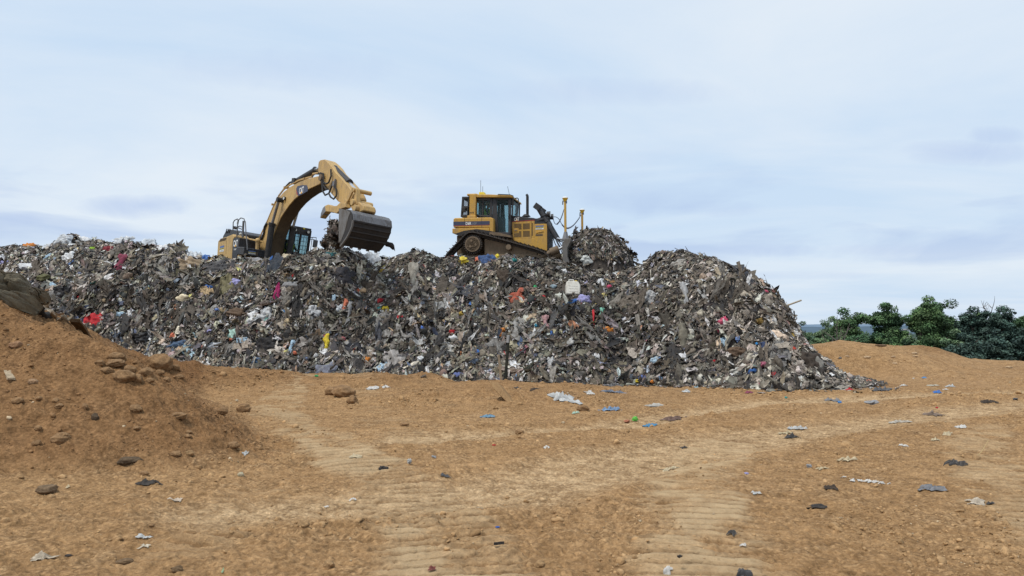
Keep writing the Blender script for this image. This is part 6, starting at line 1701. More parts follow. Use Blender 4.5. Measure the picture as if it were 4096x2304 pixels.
 ('B', 290, 90, 100, 110, 'cloth', (.035, .045, .06), 'tarpaulin', 'dark blue black tarpaulin on the crest under the boom', 'tarpaulin'),
 ('B', 268, 40, 16, 26, 'lump', 'blue', 'plastic_scrap', 'small blue tip at the top of the dark tarpaulin', 'plastic scrap'),
 ('B', 355, 50, 60, 34, 'film', 'cream', 'plastic_bag', 'cream white bag right of the dark blue tarpaulin', 'plastic bag'),
 ('B', 190, 52, 200, 34, 'cloth', (.30, .30, .31), 'plastic_sheet', 'pale grey sheet along the crest below the excavator', 'plastic sheet'),
 ('B', 180, 205, 34, 50, 'cloth', 'tan', 'cardboard', 'brown cardboard piece right of the olive tarpaulin', 'cardboard'),
 ('B', 1290, 145, 80, 60, 'film', 'black', 'plastic_bag', 'black bag under the rear of the bulldozer', 'plastic bag'),
 ('C', 352, 56, 92, 56, 'cloth', (.05, .10, .23), 'tarpaulin', 'royal blue tarpaulin in front of the bulldozer tracks', 'tarpaulin'),
 ('C', 408, 41, 30, 26, 'bag', 'yellow', 'plastic_bag', 'small yellow bag right of the royal blue tarpaulin', 'plastic bag'),
 ('C', 508, 80, 28, 16, 'cloth', 'teal', 'plastic_scrap', 'teal scrap in front of the bulldozer', 'plastic scrap'),
 ('C', 296, 66, 32, 34, 'cloth', 'coral', 'cloth', 'peach rag left of the royal blue tarpaulin', 'cloth'),
 ('C', 448, 172, 84, 112, 'cloth', 'dbrown', 'carpet', 'dark brown carpet flap on the upper face under the bulldozer', 'carpet'),
 ('C', 790, 130, 36, 26, 'film', 'white', 'paper', 'white paper scrap above the white canister', 'paper'),
 ('C', 918, 78, 62, 60, 'film', (.50, .52, .5), 'plastic_sheet', 'pale sheet in the waste pushed by the blade', 'plastic sheet'),
 ('C', 1003, 215, 48, 92, 'strip', 'white', 'rag', 'twisted white rag right of the white canister', 'rag'),
 ('C', 1048, 222, 30, 16, 'cloth', 'pink', 'plastic_scrap', 'pink scrap right of the twisted white rag', 'plastic scrap'),
 ('C', 902, 284, 84, 42, 'cloth', 'lilac', 'cloth', 'lilac blue cloth below the white canister', 'cloth'),
 ('C', 855, 296, 42, 26, 'cloth', 'blue', 'cloth', 'deeper blue rag left of the lilac cloth', 'cloth'),
 ('C', 527, 290, 92, 92, 'cloth', (.40, .10, .06), 'net_bag', 'orange red net bag in the upper middle of the face', 'net bag'),
 ('C', 618, 298, 18, 16, 'lump', 'red', 'plastic_scrap', 'first small red bit right of the net bag', 'plastic scrap'),
 ('C', 675, 284, 24, 20, 'lump', 'red', 'plastic_scrap', 'second small red bit, between net bag and canister', 'plastic scrap'),
 ('C', 627, 220, 18, 26, 'lump', 'green', 'plastic_scrap', 'green bit above the red bits', 'plastic scrap'),
 ('C', 962, 430, 13, 172, 'strip', 'red', 'tape', 'long red tape hanging down below the lilac cloth', 'tape'),
 ('C', 1006, 366, 26, 64, 'strip', (.2, .5, .38), 'ribbon', 'pale green ribbon right of the long red tape', 'ribbon'),
 ('C', 1040, 462, 66, 34, 'cloth', 'orange', 'plastic_bag', 'orange and yellow bag right of the red tape', 'plastic bag'),
 ('C', 1082, 299, 40, 22, 'cloth', (.40, .10, .10), 'cloth', 'faded red rag above the pale green ribbon', 'cloth'),
 ('C', 685, 420, 38, 92, 'hang', (.42, .24, .24), 'cloth', 'dusty pink cloth hanging in the centre', 'cloth'),
 ('C', 638, 447, 26, 32, 'bag', (.05, .28, .42), 'bottle', 'turquoise bottle left of the dusty pink cloth', 'bottle'),
 ('C', 720, 500, 22, 52, 'hang', 'blue', 'rag', 'blue rag below the dusty pink cloth', 'rag'),
 ('C', 750, 481, 50, 20, 'board', (.55, .50, .30), 'board', 'pale yellow slat right of the blue rag', 'board'),
 ('C', 437, 480, 34, 52, 'strip', 'orange', 'rope', 'orange red cord just left above the stakes', 'rope'),
 ('C', 503, 562, 70, 72, 'lump', (.44, .40, .28), 'foam', 'cream foam lump right of the dark stake', 'foam'),
 ('C', 297, 597, 28, 28, 'bag', 'blue', 'plastic_bag', 'small bright blue bag left of the stakes', 'plastic bag'),
 ('C', 718, 662, 58, 80, 'cloth', (.46, .46, .46), 'sack', 'grey and white striped sack at the foot of the heap', 'sack'),
 ('C', 510, 710, 96, 44, 'bag', 'brown', 'sack', 'brown sack at the foot right of the stakes', 'sack'),
 ('C', 432, 688, 42, 50, 'cloth', 'wood', 'cardboard', 'brown cardboard piece between the stakes', 'cardboard'),
 ('C', 890, 735, 112, 50, 'bag', (.05, .045, .04), 'sack', 'dark sack at the foot right of the striped sack', 'sack'),
 ('C', 1240, 740, 46, 40, 'cloth', (.10, .15, .36), 'cloth', 'blue cloth at the foot right of centre', 'cloth'),
 ('C', 1338, 757, 40, 36, 'cloth', 'jean', 'cloth', 'denim rag at the foot next to the blue cloth', 'cloth'),
 ('C', 1208, 760, 28, 15, 'lump', 'yellow', 'plastic_scrap', 'yellow bit left of the blue cloth at the foot', 'plastic scrap'),
 ('C', 1296, 766, 30, 14, 'lump', 'orange', 'plastic_scrap', 'orange bit between blue cloth and denim rag', 'plastic scrap'),
 ('C', 1385, 418, 84, 122, 'cloth', 'carpet', 'carpet', 'dark brown carpet piece hanging on the right face', 'carpet'),
 ('C', 1280, 280, 84, 84, 'film', (.36, .36, .36), 'plastic_sheet', 'tangled grey film right of the faded red rag', 'plastic sheet'),
 ('C', 1218, 438, 24, 110, 'board', (.22, .20, .175), 'board', 'upright grey plank left of the carpet piece', 'board'),
 ('C', 1070, 195, 52, 11, 'board', (.30, .16, .07), 'board', 'short orange brown stick above the pink scrap', 'board'),
 ('C', 600, 605, 42, 12, 'board', (.45, .17, .07), 'board', 'small orange slat low right of the stakes', 'board'),
 ('C', 741, 735, 20, 18, 'lump', 'red', 'plastic_scrap', 'red ball-like bit at the foot below the striped sack', 'plastic scrap'),
 ('C', 330, 295, 60, 26, 'lump', (.10, .085, .07), 'log', 'grey brown log below the carpet flap', 'log'),
 ('C', 865, 345, 60, 36, 'cloth', (.06, .07, .09), 'cloth', 'dark slate cloth under the lilac cloth', 'cloth'),
 ('C', 1080, 640, 120, 60, 'cloth', 'black', 'plastic_sheet', 'black sheet low right of the striped sack', 'plastic sheet'),
 ('C', 1310, 640, 50, 44, 'film', 'lblue', 'paper', 'pale newsprint low on the right face', 'paper'),
 ('C', 1245, 300, 20, 40, 'strip', (.5, .5, .5), 'rag', 'thin whitish rag beside the tangled grey film', 'rag') if False else ('C', 1220, 200, 34, 44, 'film', (.55, .56, .62), 'plastic_bag', 'whitish bag high up right of the pink scrap', 'plastic bag'),
 ('D', 560, 416, 62, 40, 'cloth', 'pink', 'plastic_sheet', 'bright pink sheet on the right face', 'plastic sheet'),
 ('D', 537, 459, 25, 26, 'cloth', 'pink', 'plastic_scrap', 'small pink square under the bright pink sheet', 'plastic scrap'),
 ('D', 797, 250, 28, 19, 'lump', 'pink', 'plastic_scrap', 'pink bit near the right edge of the crest', 'plastic scrap'),
 ('D', 635, 590, 102, 60, 'cloth', 'brown', 'cardboard', 'curved brown cardboard sheet on the lower right face', 'cardboard'),
 ('D', 640, 522, 30, 36, 'bag', (.14, .22, .42), 'plastic_bag', 'blue bag above the curved cardboard', 'plastic bag'),
 ('D', 752, 545, 16, 14, 'bag', (.04, .25, .55), 'plastic_scrap', 'small cyan blue bit right of the blue bag', 'plastic scrap'),
 ('D', 570, 530, 60, 62, 'film', 'lblue', 'plastic_bag', 'torn bluish white bag left of the blue bag', 'plastic bag'),
 ('D', 612, 405, 24, 34, 'cloth', 'lilac', 'cloth', 'lilac scrap right of the bright pink sheet', 'cloth'),
 ('D', 790, 565, 74, 46, 'cloth', 'navy', 'cloth', 'navy black cloth right of the cardboard', 'cloth'),
 ('D', 640, 700, 82, 50, 'film', (.45, .44, .4), 'plastic_bag', 'greyish white bag low below the cardboard', 'plastic bag'),
 ('D', 512, 645, 30, 24, 'cloth', 'red', 'plastic_scrap', 'red wrapper low left of the cardboard', 'plastic scrap'),
 ('D', 848, 716, 28, 34, 'cloth', 'red', 'plastic_scrap', 'red upright wrapper low right of the greyish bag', 'plastic scrap'),
 ('D', 950, 575, 34, 24, 'cloth', (.58, .09, .06), 'plastic_scrap', 'red flat scrap left of the brown carpet box', 'plastic scrap'),
 ('D', 725, 708, 46, 24, 'cloth', 'blue', 'plastic_bag', 'blue flat bag right of the greyish bag', 'plastic bag'),
 ('D', 790, 668, 44, 30, 'cloth', (.40, .12, .18), 'cloth', 'rose cloth above the red upright wrapper', 'cloth'),
 ('D', 1065, 640, 130, 120, 'cloth', (.048, .036, .028), 'carpet', 'dark brown rolled carpet at the right end of the heap', 'carpet'),
 ('D', 1018, 615, 40, 100, 'tri', (.10, .09, .082), 'carpet', 'grey flap left of the dark rolled carpet', 'carpet'),
 ('D', 1100, 650, 50, 90, 'hang', (.20, .19, .17), 'rag', 'pale rags hanging over the rolled carpet', 'rag'),
 ('D', 1216, 705, 62, 32, 'cloth', (.30, .38, .62), 'cardboard', 'blue and white box piece in the tail of the heap', 'cardboard'),
 ('D', 1380, 762, 52, 24, 'cloth', (.52, .22, .15), 'plastic_bag', 'orange and white wrapper at the right tip of the heap', 'plastic bag'),
 ('D', 1280, 795, 42, 24, 'cloth', 'red', 'plastic_bag', 'red wrapper on the soil at the right tip', 'plastic bag'),
 ('D', 770, 775, 42, 15, 'cloth', 'pink', 'cloth', 'pink strip on the soil by the concrete block', 'cloth'),
 ('D', 800, 352, 66, 44, 'film', (.46, .46, .45), 'plastic_bag', 'pair of pale bags high on the right flank', 'plastic bag'),
 ('D', 565, 187, 22, 26, 'lump', 'white', 'bottle', 'small white bottle high on the right face', 'bottle'),
 ('D', 945, 495, 12, 42, 'hang', 'mustard', 'rag', 'narrow yellow rag on the right flank', 'rag'),
 ('D', 760, 420, 52, 38, 'cloth', (.26, .17, .05), 'cloth', 'mustard brown cloth right of the lilac scrap', 'cloth'),
 ('D', 448, 166, 56, 50, 'bag', (.30, .22, .16), 'sack', 'small brown and white sack near the top right', 'sack'),
 ('D', 178, 637, 50, 54, 'film', (.42, .46, .48), 'paper', 'crumpled newspaper at the foot right of centre', 'paper'),
 ('D', 203, 752, 42, 44, 'cloth', (.08, .13, .2), 'cloth', 'blue jeans rag hanging at the foot', 'cloth'),
 ('D', 340, 260, 40, 150, 'hang', (.36, .36, .36), 'rag', 'long light grey rag running down the upper right face', 'rag'),
 ('D', 310, 90, 90, 40, 'film', (.30, .28, .25), 'plastic_sheet', 'dull translucent sheet near the top of the right hump', 'plastic sheet'),
 ('D', 330, 500, 60, 150, 'hang', (.17, .155, .12), 'rag', 'olive grey rags hanging right of the carpet piece', 'rag'),
]
for it in HEAP_ITEMS: make_item(*it)

GROUND_ITEMS = [
 ('E', 650, 657, 100, 16, 'film', 'dgrey', 'plastic_sheet', 'dark grey plastic sheet on the soil right of the heap tip', 'plastic sheet'),
 ('E', 767, 632, 42, 10, 'film', 'white', 'paper', 'white paper on the soil right of the dark grey sheet', 'paper'),
 ('E', 733, 643, 26, 7, 'film', 'white', 'paper', 'small white paper next to the dark grey sheet', 'paper'),
 ('E', 963, 671, 58, 14, 'film', 'blue', 'plastic_sheet', 'blue plastic piece on the soil at far right', 'plastic sheet'),
 ('E', 1010, 654, 26, 10, 'film', 'white', 'paper', 'bright white paper beside the blue plastic piece', 'paper'),
 ('E', 1035, 637, 62, 24, 'film', 'clear', 'plastic_bag', 'pale bag behind the bright white paper', 'plastic bag'),
 ('E', 889, 589, 28, 12, 'film', (.08, .25, .5), 'plastic_scrap', 'small blue scrap near the berm foot', 'plastic scrap'),
 ('E', 827, 590, 16, 11, 'film', 'white', 'paper', 'tiny white paper near the berm foot', 'paper'),
 ('E', 370, 718, 102, 38, 'cloth', (.20, .20, .21), 'rag', 'grey bundle of rags on the soil in front of the heap tip', 'rag'),
 ('E', 407, 728, 30, 16, 'bag', (.06, .25, .6), 'plastic_bag', 'bright blue bag at the right end of the grey rag bundle', 'plastic bag'),
 ('E', 590, 738, 84, 36, 'bag', 'grey', 'plastic_bag', 'grey tied bag alone on the soil right of the rag bundle', 'plastic bag'),
 ('E', 945, 800, 110, 36, 'cloth', (.24, .18, .14), 'rag', 'brownish heap of rags on the soil at right', 'rag'),
 ('E', 960, 783, 18, 11, 'lump', 'red', 'plastic_scrap', 'red scrap on top of the brownish rags', 'plastic scrap'),
 ('E', 1255, 725, 92, 26, 'cloth', 'dbrown', 'rag', 'dark brown rags on the soil near the right edge', 'rag'),
 ('E', 1407, 711, 36, 18, 'bag', 'dgrey', 'plastic_bag', 'small dark lump at the right edge of the soil', 'plastic bag'),
 ('E', 100, 720, 18, 14, 'lump', 'teal', 'plastic_scrap', 'small teal lump on the soil before the heap', 'plastic scrap'),
 ('E', 935, 632, 70, 14, 'film', (.5, .47, .4), 'plastic_sheet', 'cream flattened sheet left of the pale bag', 'plastic sheet'),
 ('I', 592, 262, 64, 32, 'film', 'clear', 'plastic_bag', 'white grey crumpled bag, upper of a pile of three on the soil', 'plastic bag'),
 ('I', 552, 280, 44, 22, 'film', 'cream', 'plastic_bag', 'cream bag, left of the pile of three on the soil', 'plastic bag'),
 ('I', 573, 297, 62, 18, 'film', 'black', 'plastic_bag', 'black bag, lowest of the pile of three on the soil', 'plastic bag'),
 ('I', 1200, 397, 80, 26, 'film', 'black', 'plastic_bag', 'shiny black bag on the soil at right', 'plastic bag'),
 ('I', 1112, 492, 108, 40, 'film', (.17, .17, .18), 'plastic_sheet', 'dark grey plastic sheet on the soil left of the cream bag', 'plastic sheet'),
 ('I', 1278, 547, 86, 50, 'film', (.58, .52, .44), 'plastic_bag', 'torn cream bag on the soil at lower right', 'plastic bag'),
 ('I', 1328, 548, 36, 14, 'film', 'black', 'plastic_scrap', 'black scrap behind the torn cream bag', 'plastic scrap'),
 ('I', 35, 253, 52, 18, 'film', (.06, .22, .38), 'plastic_bag', 'blue bag on the soil in the middle distance', 'plastic bag'),
 ('I', 128, 228, 84, 20, 'cloth', (.16, .10, .08), 'rag', 'reddish brown rags right of the blue bag', 'rag'),
 ('I', 50, 178, 72, 20, 'strip', (.55, .55, .54), 'plastic_strip', 'white twisted strip on the soil above the blue bag', 'plastic strip'),
 ('I', 175, 122, 42, 26, 'film', 'clear', 'plastic_bag', 'puffed white bag on the soil near the heap foot', 'plastic bag'),
 ('I', 413, 124, 32, 9, 'film', 'maroon', 'cloth', 'flat maroon rag on the soil before the concrete block', 'cloth'),
 ('I', 350, 662, 42, 18, 'film', 'black', 'plastic_bag', 'small black bag on the soil lower centre right', 'plastic bag'),
 ('I', 392, 707, 32, 15, 'film', 'white', 'paper', 'white crumpled paper below the small black bag', 'paper'),
 ('I', 395, 810, 54, 26, 'film', (.05, .05, .055), 'plastic_bag', 'dark bag cut by the bottom edge of the view', 'plastic bag'),
 ('I', 670, 562, 80, 12, 'strip', 'black', 'rag', 'thin black rag on the soil lower right of centre', 'rag'),
 ('I', 785, 383, 66, 12, 'film', 'cream', 'plastic_sheet', 'flattened cream film left of the shiny black bag', 'plastic sheet'),
 ('I', 110, 417, 60, 12, 'film', 'cream', 'plastic_sheet', 'flattened cream film far left of the white bits', 'plastic sheet'),
 ('I', 1000, 328, 38, 12, 'film', 'white', 'plastic_bag', 'small white bag upper left of the shiny black bag', 'plastic bag'),
 ('I', 980, 238, 76, 12, 'film', (.42, .38, .32), 'plastic_sheet', 'flattened grey cream sheet below the brownish rags', 'plastic sheet'),
 ('I', 1165, 282, 44, 18, 'film', 'cream', 'plastic_bag', 'cream scrap right of the brownish rags', 'plastic bag'),
 ('I', 1118, 303, 40, 12, 'film', 'cream', 'paper', 'pale scrap below the cream scrap', 'paper'),
 ('I', 1218, 258, 44, 14, 'film', 'white', 'paper', 'white scrap far right beyond the cream scrap', 'paper'),
 ('I', 402, 464, 18, 11, 'lump', 'lilac', 'plastic_scrap', 'small violet bit on the soil', 'plastic scrap'),
 ('I', 107, 803, 48, 18, 'film', 'white', 'paper', 'white paper scrap by the bottom edge right of centre', 'paper'),
 ('I', 160, 800, 22, 16, 'lump', 'black', 'plastic_scrap', 'black lump right of the bottom white paper scrap', 'plastic scrap'),
 ('I', 690, 414, 36, 20, 'film', 'cream', 'plastic_bag', 'pale torn bag left of the row of white bits', 'plastic bag'),
 ('I', 640, 408, 26, 14, 'bag', 'grey', 'plastic_bag', 'small grey bag left of the pale torn bag', 'plastic bag'),
 ('I', 720, 487, 66, 16, 'cloth', 'dbrown', 'rag', 'dark rag below the row of white bits', 'rag'),
 ('I', 168, 334, 26, 10, 'film', 'black', 'plastic_scrap', 'black scrap on the pale track', 'plastic scrap'),
 ('I', 440, 507, 36, 10, 'film', 'clear', 'plastic_sheet', 'flat pale film beside the tread marks', 'plastic sheet'),
 ('H', 445, 102, 52, 14, 'film', 'white', 'plastic_sheet', 'white strip on the soil at the heap foot left of the stakes', 'plastic sheet'),
 ('H', 490, 96, 32, 10, 'film', 'white', 'paper', 'small white sheet right of the white strip', 'paper'),
 ('H', 1168, 136, 112, 26, 'film', 'clear', 'plastic_sheet', 'long whitish film on the soil right of the stakes', 'plastic sheet'),
 ('H', 1348, 182, 82, 13, 'film', (.16, .25, .38), 'plastic_sheet', 'steel blue sheet on the soil right of the whitish film', 'plastic sheet'),
 ('H', 1438, 223, 32, 26, 'bag', (.14, .50, .08), 'plastic_bag', 'bright green wrapper on the soil left of the blue bag', 'plastic bag'),
 ('H', 1408, 230, 28, 16, 'bag', (.34, .12, .06), 'plastic_scrap', 'reddish scrap left of the bright green wrapper', 'plastic scrap'),
 ('H', 1212, 194, 28, 18, 'film', 'mint', 'plastic_bag', 'mint and white wrapper on the soil', 'plastic bag'),
 ('H', 880, 206, 56, 13, 'film', (.14, .26, .36), 'plastic_sheet', 'thin blue scrap on the soil in front of the stakes', 'plastic sheet'),
 ('H', 1350, 114, 70, 14, 'film', (.13, .15, .19), 'plastic_sheet', 'slate sheet on the soil near the heap foot', 'plastic sheet'),
 ('H', 1350, 88, 64, 18, 'film', 'dgrey', 'plastic_bag', 'grey bag just behind the slate sheet', 'plastic bag'),
 ('H', 1265, 117, 42, 15, 'film', 'white', 'paper', 'white scrap left of the slate sheet', 'paper'),
 ('H', 990, 98, 26, 12, 'film', 'black', 'plastic_scrap', 'dark scrap right of the stakes', 'plastic scrap'),
 ('H', 1060, 102, 50, 10, 'cloth', 'dbrown', 'rag', 'dark rag between the stakes and the white scrap', 'rag'),
 ('H', 582, 384, 22, 26, 'bag', 'clear', 'cup', 'whitish plastic cup lying on the bare soil', 'cup'),
 ('H', 675, 363, 18, 13, 'film', 'grey', 'plastic_scrap', 'grey scrap right of the plastic cup', 'plastic scrap'),
 ('H', 1102, 325, 26, 13, 'film', 'white', 'paper', 'white scrap on the soil by the pale track', 'paper'),
 ('H', 903, 341, 18, 7, 'lump', 'red', 'plastic_scrap', 'tiny red scrap on the bare soil', 'plastic scrap'),
 ('H', 915, 675, 18, 9, 'lump', (.04, .16, .55), 'plastic_scrap', 'small blue plastic bit between the tread marks', 'plastic scrap'),
 ('H', 922, 702, 46, 7, 'board', 'black', 'stick', 'short dark stick just below the small blue bit', 'stick'),
 ('H', 718, 432, 40, 10, 'cloth', 'dgrey', 'rag', 'dark grey rag near the end of the tread marks', 'rag'),
 ('H', 480, 403, 36, 10, 'cloth', 'black', 'rag', 'black rag left below the plastic cup', 'rag'),
 ('H', 368, 521, 24, 9, 'film', 'white', 'paper', 'white scrap, right one of two left of the treads', 'paper'),
 ('H', 268, 551, 18, 10, 'film', 'white', 'paper', 'white scrap, left one of two left of the treads', 'paper'),
 ('H', 668, 787, 36, 20, 'cloth', (.20, .06, .05), 'rag', 'reddish rag by the bottom edge on the treads', 'rag'),
 ('H', 380, 360, 50, 16, 'film', 'cream', 'plastic_sheet', 'pale shred of film left above the plastic cup', 'plastic sheet'),
 ('G', 850, 292, 155, 36, 'cloth', 'black', 'rag', 'black rag with a blue end on the soil before the mound', 'rag'),
 ('G', 1005, 400, 62, 26, 'film', (.60, .52, .44), 'wrapper', 'white and orange wrapper right of the black rag', 'wrapper'),
 ('G', 1398, 130, 36, 24, 'film', 'clear', 'plastic_scrap', 'pale clear scrap at the mound foot', 'plastic scrap'),
 ('G', 820, 609, 70, 11, 'film', 'clear', 'plastic_sheet', 'thin white strip in the left foreground', 'plastic sheet'),
 ('G', 822, 659, 52, 15, 'film', (.5, .44, .34), 'paper', 'cream scrap below the thin white strip', 'paper'),
 ('G', 235, 728, 110, 18, 'film', (.42, .35, .26), 'bark_piece', 'pale piece of bark in the left foreground', 'bark'),
 ('G', 390, 785, 50, 18, 'lump', (.06, .055, .055), 'stone', 'dark grey stone near the bottom left', 'stone'),
 ('G', 1268, 800, 16, 38, 'tri', (.35, .50, .30), 'leaf', 'pale green leaf standing at the bottom edge', 'leaf'),
 ('G', 385, 318, 30, 22, 'film', 'cream', 'paper', 'cream scrap right of the dark clod at left', 'paper'),
]
for it in GROUND_ITEMS: make_item(*it)
# the broken row of white bits on the right
for i, (x, y, w, h) in enumerate(((770, 448, 22, 12), (805, 458, 24, 10), (832, 463, 26, 12), (868, 462, 34, 10), (893, 466, 20, 9), (915, 469, 24, 12), (945, 473, 16, 9))):
    make_item('I', x, y, w, h, 'film', 'white', 'paper_scrap', 'white paper bit in the broken row on the soil', 'paper scrap', 'white paper bits in a row')

# carpets, boards and a dark sheet for the hollow's shade, at the left mound --------------------------------
def put(win, pts, depth): return [np.array(EYE) + ray(*P(win, x, y)) * d for (x, y), d in zip(pts, depth if isinstance(depth, (list, tuple)) else [depth] * len(pts))]
def carpet_roll(win, p0, p1, d0, d1, r, label, sag=.1):
    a, b_ = put(win, [p0], d0)[0], put(win, [p1], d1)[0]
    g = np.random.default_rng(int(p0[0] + p1[1])); n = 26; m = 30
    ax = b_ - a; L = np.linalg.norm(ax); ax /= L; u = np.cross(ax, [0, 0, 1]); u /= np.linalg.norm(u); v = np.cross(u, ax)
    V = []; C_ = []
    for i in range(n):
        t = i / (n - 1); c = a + ax * L * t - np.array([0, 0, sag * math.sin(t * 3.14) - sag * .6])
        e = min(1, (t * 9 + .25), ((1 - t) * 9 + .25)) ** .5
        for j in range(m):
            th = 2 * math.pi * j / m
            k = 1 + .10 * math.sin(t * 9 + 2 * th) + .16 * float(fbm(np.array([t * 7.]), np.array([math.cos(th) * 1.6 + 9 * math.sin(th)]), 3, 5)[0]) + .05 * math.sin(17 * t + th * 3) - .26 * abs(math.sin(t * 7.5 + .7 * math.sin(th))) ** 8 + .06 * math.sin(5 * th + 8 * t) + g.normal(0, .008)
            V.append(c + (u * math.cos(th) * 1.15 + v * math.sin(th) * .85) * r * e * k); C_.append(np.array([.125, .10, .065]) * (.8 + .5 * (k - .9) * 3) * g.lognormal(0, .05))
    Fc = [(i * m + j, i * m + (j + 1) % m, (i + 1) * m + (j + 1) % m, (i + 1) * m + j) for i in range(n - 1) for j in range(m)]
    V = np.array(V); base = V.mean(0)
    o = mesh_np('carpet_roll', V - base, [np.array(Fc), np.array([list(range(m))[::-1]]), np.array([[(n - 1) * m + j for j in range(m)]])], CLOTH_MAT, col=np.clip(np.array(C_), .01, .5)); o.location = base
    tag(o, label, 'carpet roll', 'carpet rolls on the mound')
def pillow(win, pts, depth, bulge, colr, label, seed, name='carpet_roll'):
    # folded carpet: a padded sheet between four corners (bottom-left, bottom-right, top-right, top-left), closed at its rim
    q = put(win, pts, depth); g = np.random.default_rng(seed); n = 44
    U, Vv = np.meshgrid(np.linspace(-1, 1, n), np.linspace(-1, 1, n), indexing='ij')
    X = U * (1 - .16 * Vv ** 4) + .05 * fbm(Vv * 2 + seed, U * 0, 3, 3); Y = Vv * (1 - .22 * U ** 4) + .10 * fbm(U * 2.2, Vv * .6 + seed, 3, 4)
    a, b_ = (X[..., None] + 1) / 2, (Y[..., None] + 1) / 2
    p = (q[0] * (1 - a) + q[1] * a) * (1 - b_) + (q[3] * (1 - a) + q[2] * a) * b_
    e = np.clip((1 - U ** 6) * (1 - Vv ** 4), 0, 1) ** .5
    w = .35 * fbm(U * 1.4, Vv * 1.4, 3, 11 + seed)
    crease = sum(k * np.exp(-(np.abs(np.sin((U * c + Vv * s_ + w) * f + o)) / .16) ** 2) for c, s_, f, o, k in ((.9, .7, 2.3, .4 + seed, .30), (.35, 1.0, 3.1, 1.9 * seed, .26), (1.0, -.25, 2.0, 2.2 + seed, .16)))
    rel = e * (1 - crease + .30 * fbm(U * 2.0 + 3, Vv * 2.6, 4, 21 + seed)) + .03 * fbm(U * 9, Vv * 9, 3, 31)
    d = np.array([.25, -1, .45]); d /= np.linalg.norm(d)
    Pf = p + d * (bulge * rel)[..., None]; Pb = p - d * (bulge * .5 * e)[..., None]
    V = np.vstack([Pf.reshape(-1, 3), Pb.reshape(-1, 3)])
    i = (np.arange(n - 1)[:, None] * n + np.arange(n - 1)[None]).ravel(); Fc = np.stack([i, i + n, i + n + 1, i + 1], -1)
    rim = list(range(0, n)) + [k * n + n - 1 for k in range(1, n)] + [(n - 1) * n + k for k in range(n - 2, -1, -1)] + [k * n for k in range(n - 2, 0, -1)]
    R_ = [(rim[k], rim[(k + 1) % len(rim)], rim[(k + 1) % len(rim)] + n * n, rim[k] + n * n) for k in range(len(rim))]
    Fc = np.vstack([Fc, Fc[:, ::-1] + n * n, np.array(R_)])
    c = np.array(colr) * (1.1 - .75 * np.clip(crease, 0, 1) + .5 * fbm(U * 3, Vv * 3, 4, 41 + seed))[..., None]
    C_ = np.vstack([c.reshape(-1, 3)] * 2); base = V.mean(0)
    o = mesh_np(name, V - base, Fc, CLOTH_MAT, col=np.clip(C_, .012, .5)); o.location = base
    return tag(o, label, 'carpet roll', 'rolled carpets on the mound')
pillow('A', [(-90, 400), (200, 395), (165, 312), (-90, 288)], [15.6, 17.0, 17.2, 15.8], .50, (.165, .134, .085), 'olive brown carpet roll, upper one on top of the soil mound', 1)
pillow('A', [(-20, 430), (212, 524), (262, 425), (-40, 380)], [15.0, 16.5, 16.8, 15.2], .34, (.155, .126, .08), 'brown carpet draped down over the mound edge, lower and longest one', 2)
pillow('A', [(180, 425), (262, 455), (300, 402), (185, 368)], [16.3, 16.7, 16.9, 16.5], .32, (.13, .105, .068), 'short carpet bulge at the right end of the rolls', 3)
def plank(win, p0, p1, d0, d1, w, t, colr, name, label, cat, mat=None):
    a, b_ = put(win, [p0], d0)[0], put(win, [p1], d1)[0]; d = Vector(b_ - a); L = d.length
    q = d.to_track_quat('X', 'Z')
    g = np.random.default_rng(int(p0[0])); V = []; n = 8
    for i in range(n):
        u = i / (n - 1)
        for y, z in ((-1, -1), (1, -1), (1, 1), (-1, 1)): V.append(a + np.array(q @ Vector((u * L + g.normal(0, .02), y * w / 2 * (1 + g.normal(0, .06)), z * t / 2 + .02 * math.sin(u * 5)))))
    Fc = [(i * 4 + j, (i + 1) * 4 + j, (i + 1) * 4 + (j + 1) % 4, i * 4 + (j + 1) % 4) for i in range(n - 1) for j in range(4)] + [(0, 1, 2, 3), (4 * n - 1, 4 * n - 2, 4 * n - 3, 4 * n - 4)]
    V = np.array(V); base = V.mean(0)
    o = mesh_np(name, V - base, np.array(Fc), mat or WOOD_MAT, smooth=False, col=np.tile(np.array(colr), (len(V), 1)) * g.lognormal(0, .1, (len(V), 1))); o.location = base
    return tag(o, label, cat)
plank('A', (355, 598), (612, 735), 18.6, 21.6, .06, .30, (.035, .028, .022), 'beam', 'long dark beam lying along the edge of the mound', 'beam')
plank('A', (425, 543), (512, 662), 19.2, 20.4, .22, .06, (.17, .105, .055), 'plank', 'brown plank sloping down beside the vivid red cloth', 'plank')
plank('F', (430, 378), (592, 488), 16.2, 15.6, .20, .05, (.36, .26, .16), 'plank', 'weathered plank half buried on the right slope of the mound', 'plank')
plank('F', (8, 362), (66, 440), 11.6, 11.0, .09, .03, (.46, .36, .24), 'stick', 'pale split stick on the left slope of the mound', 'stick')
plank('F', (1340, 446), (1440, 446), 24.5, 24.3, .12, .04, (.30, .22, .14), 'plank', 'short plank lying before the heap behind the mound', 'plank')
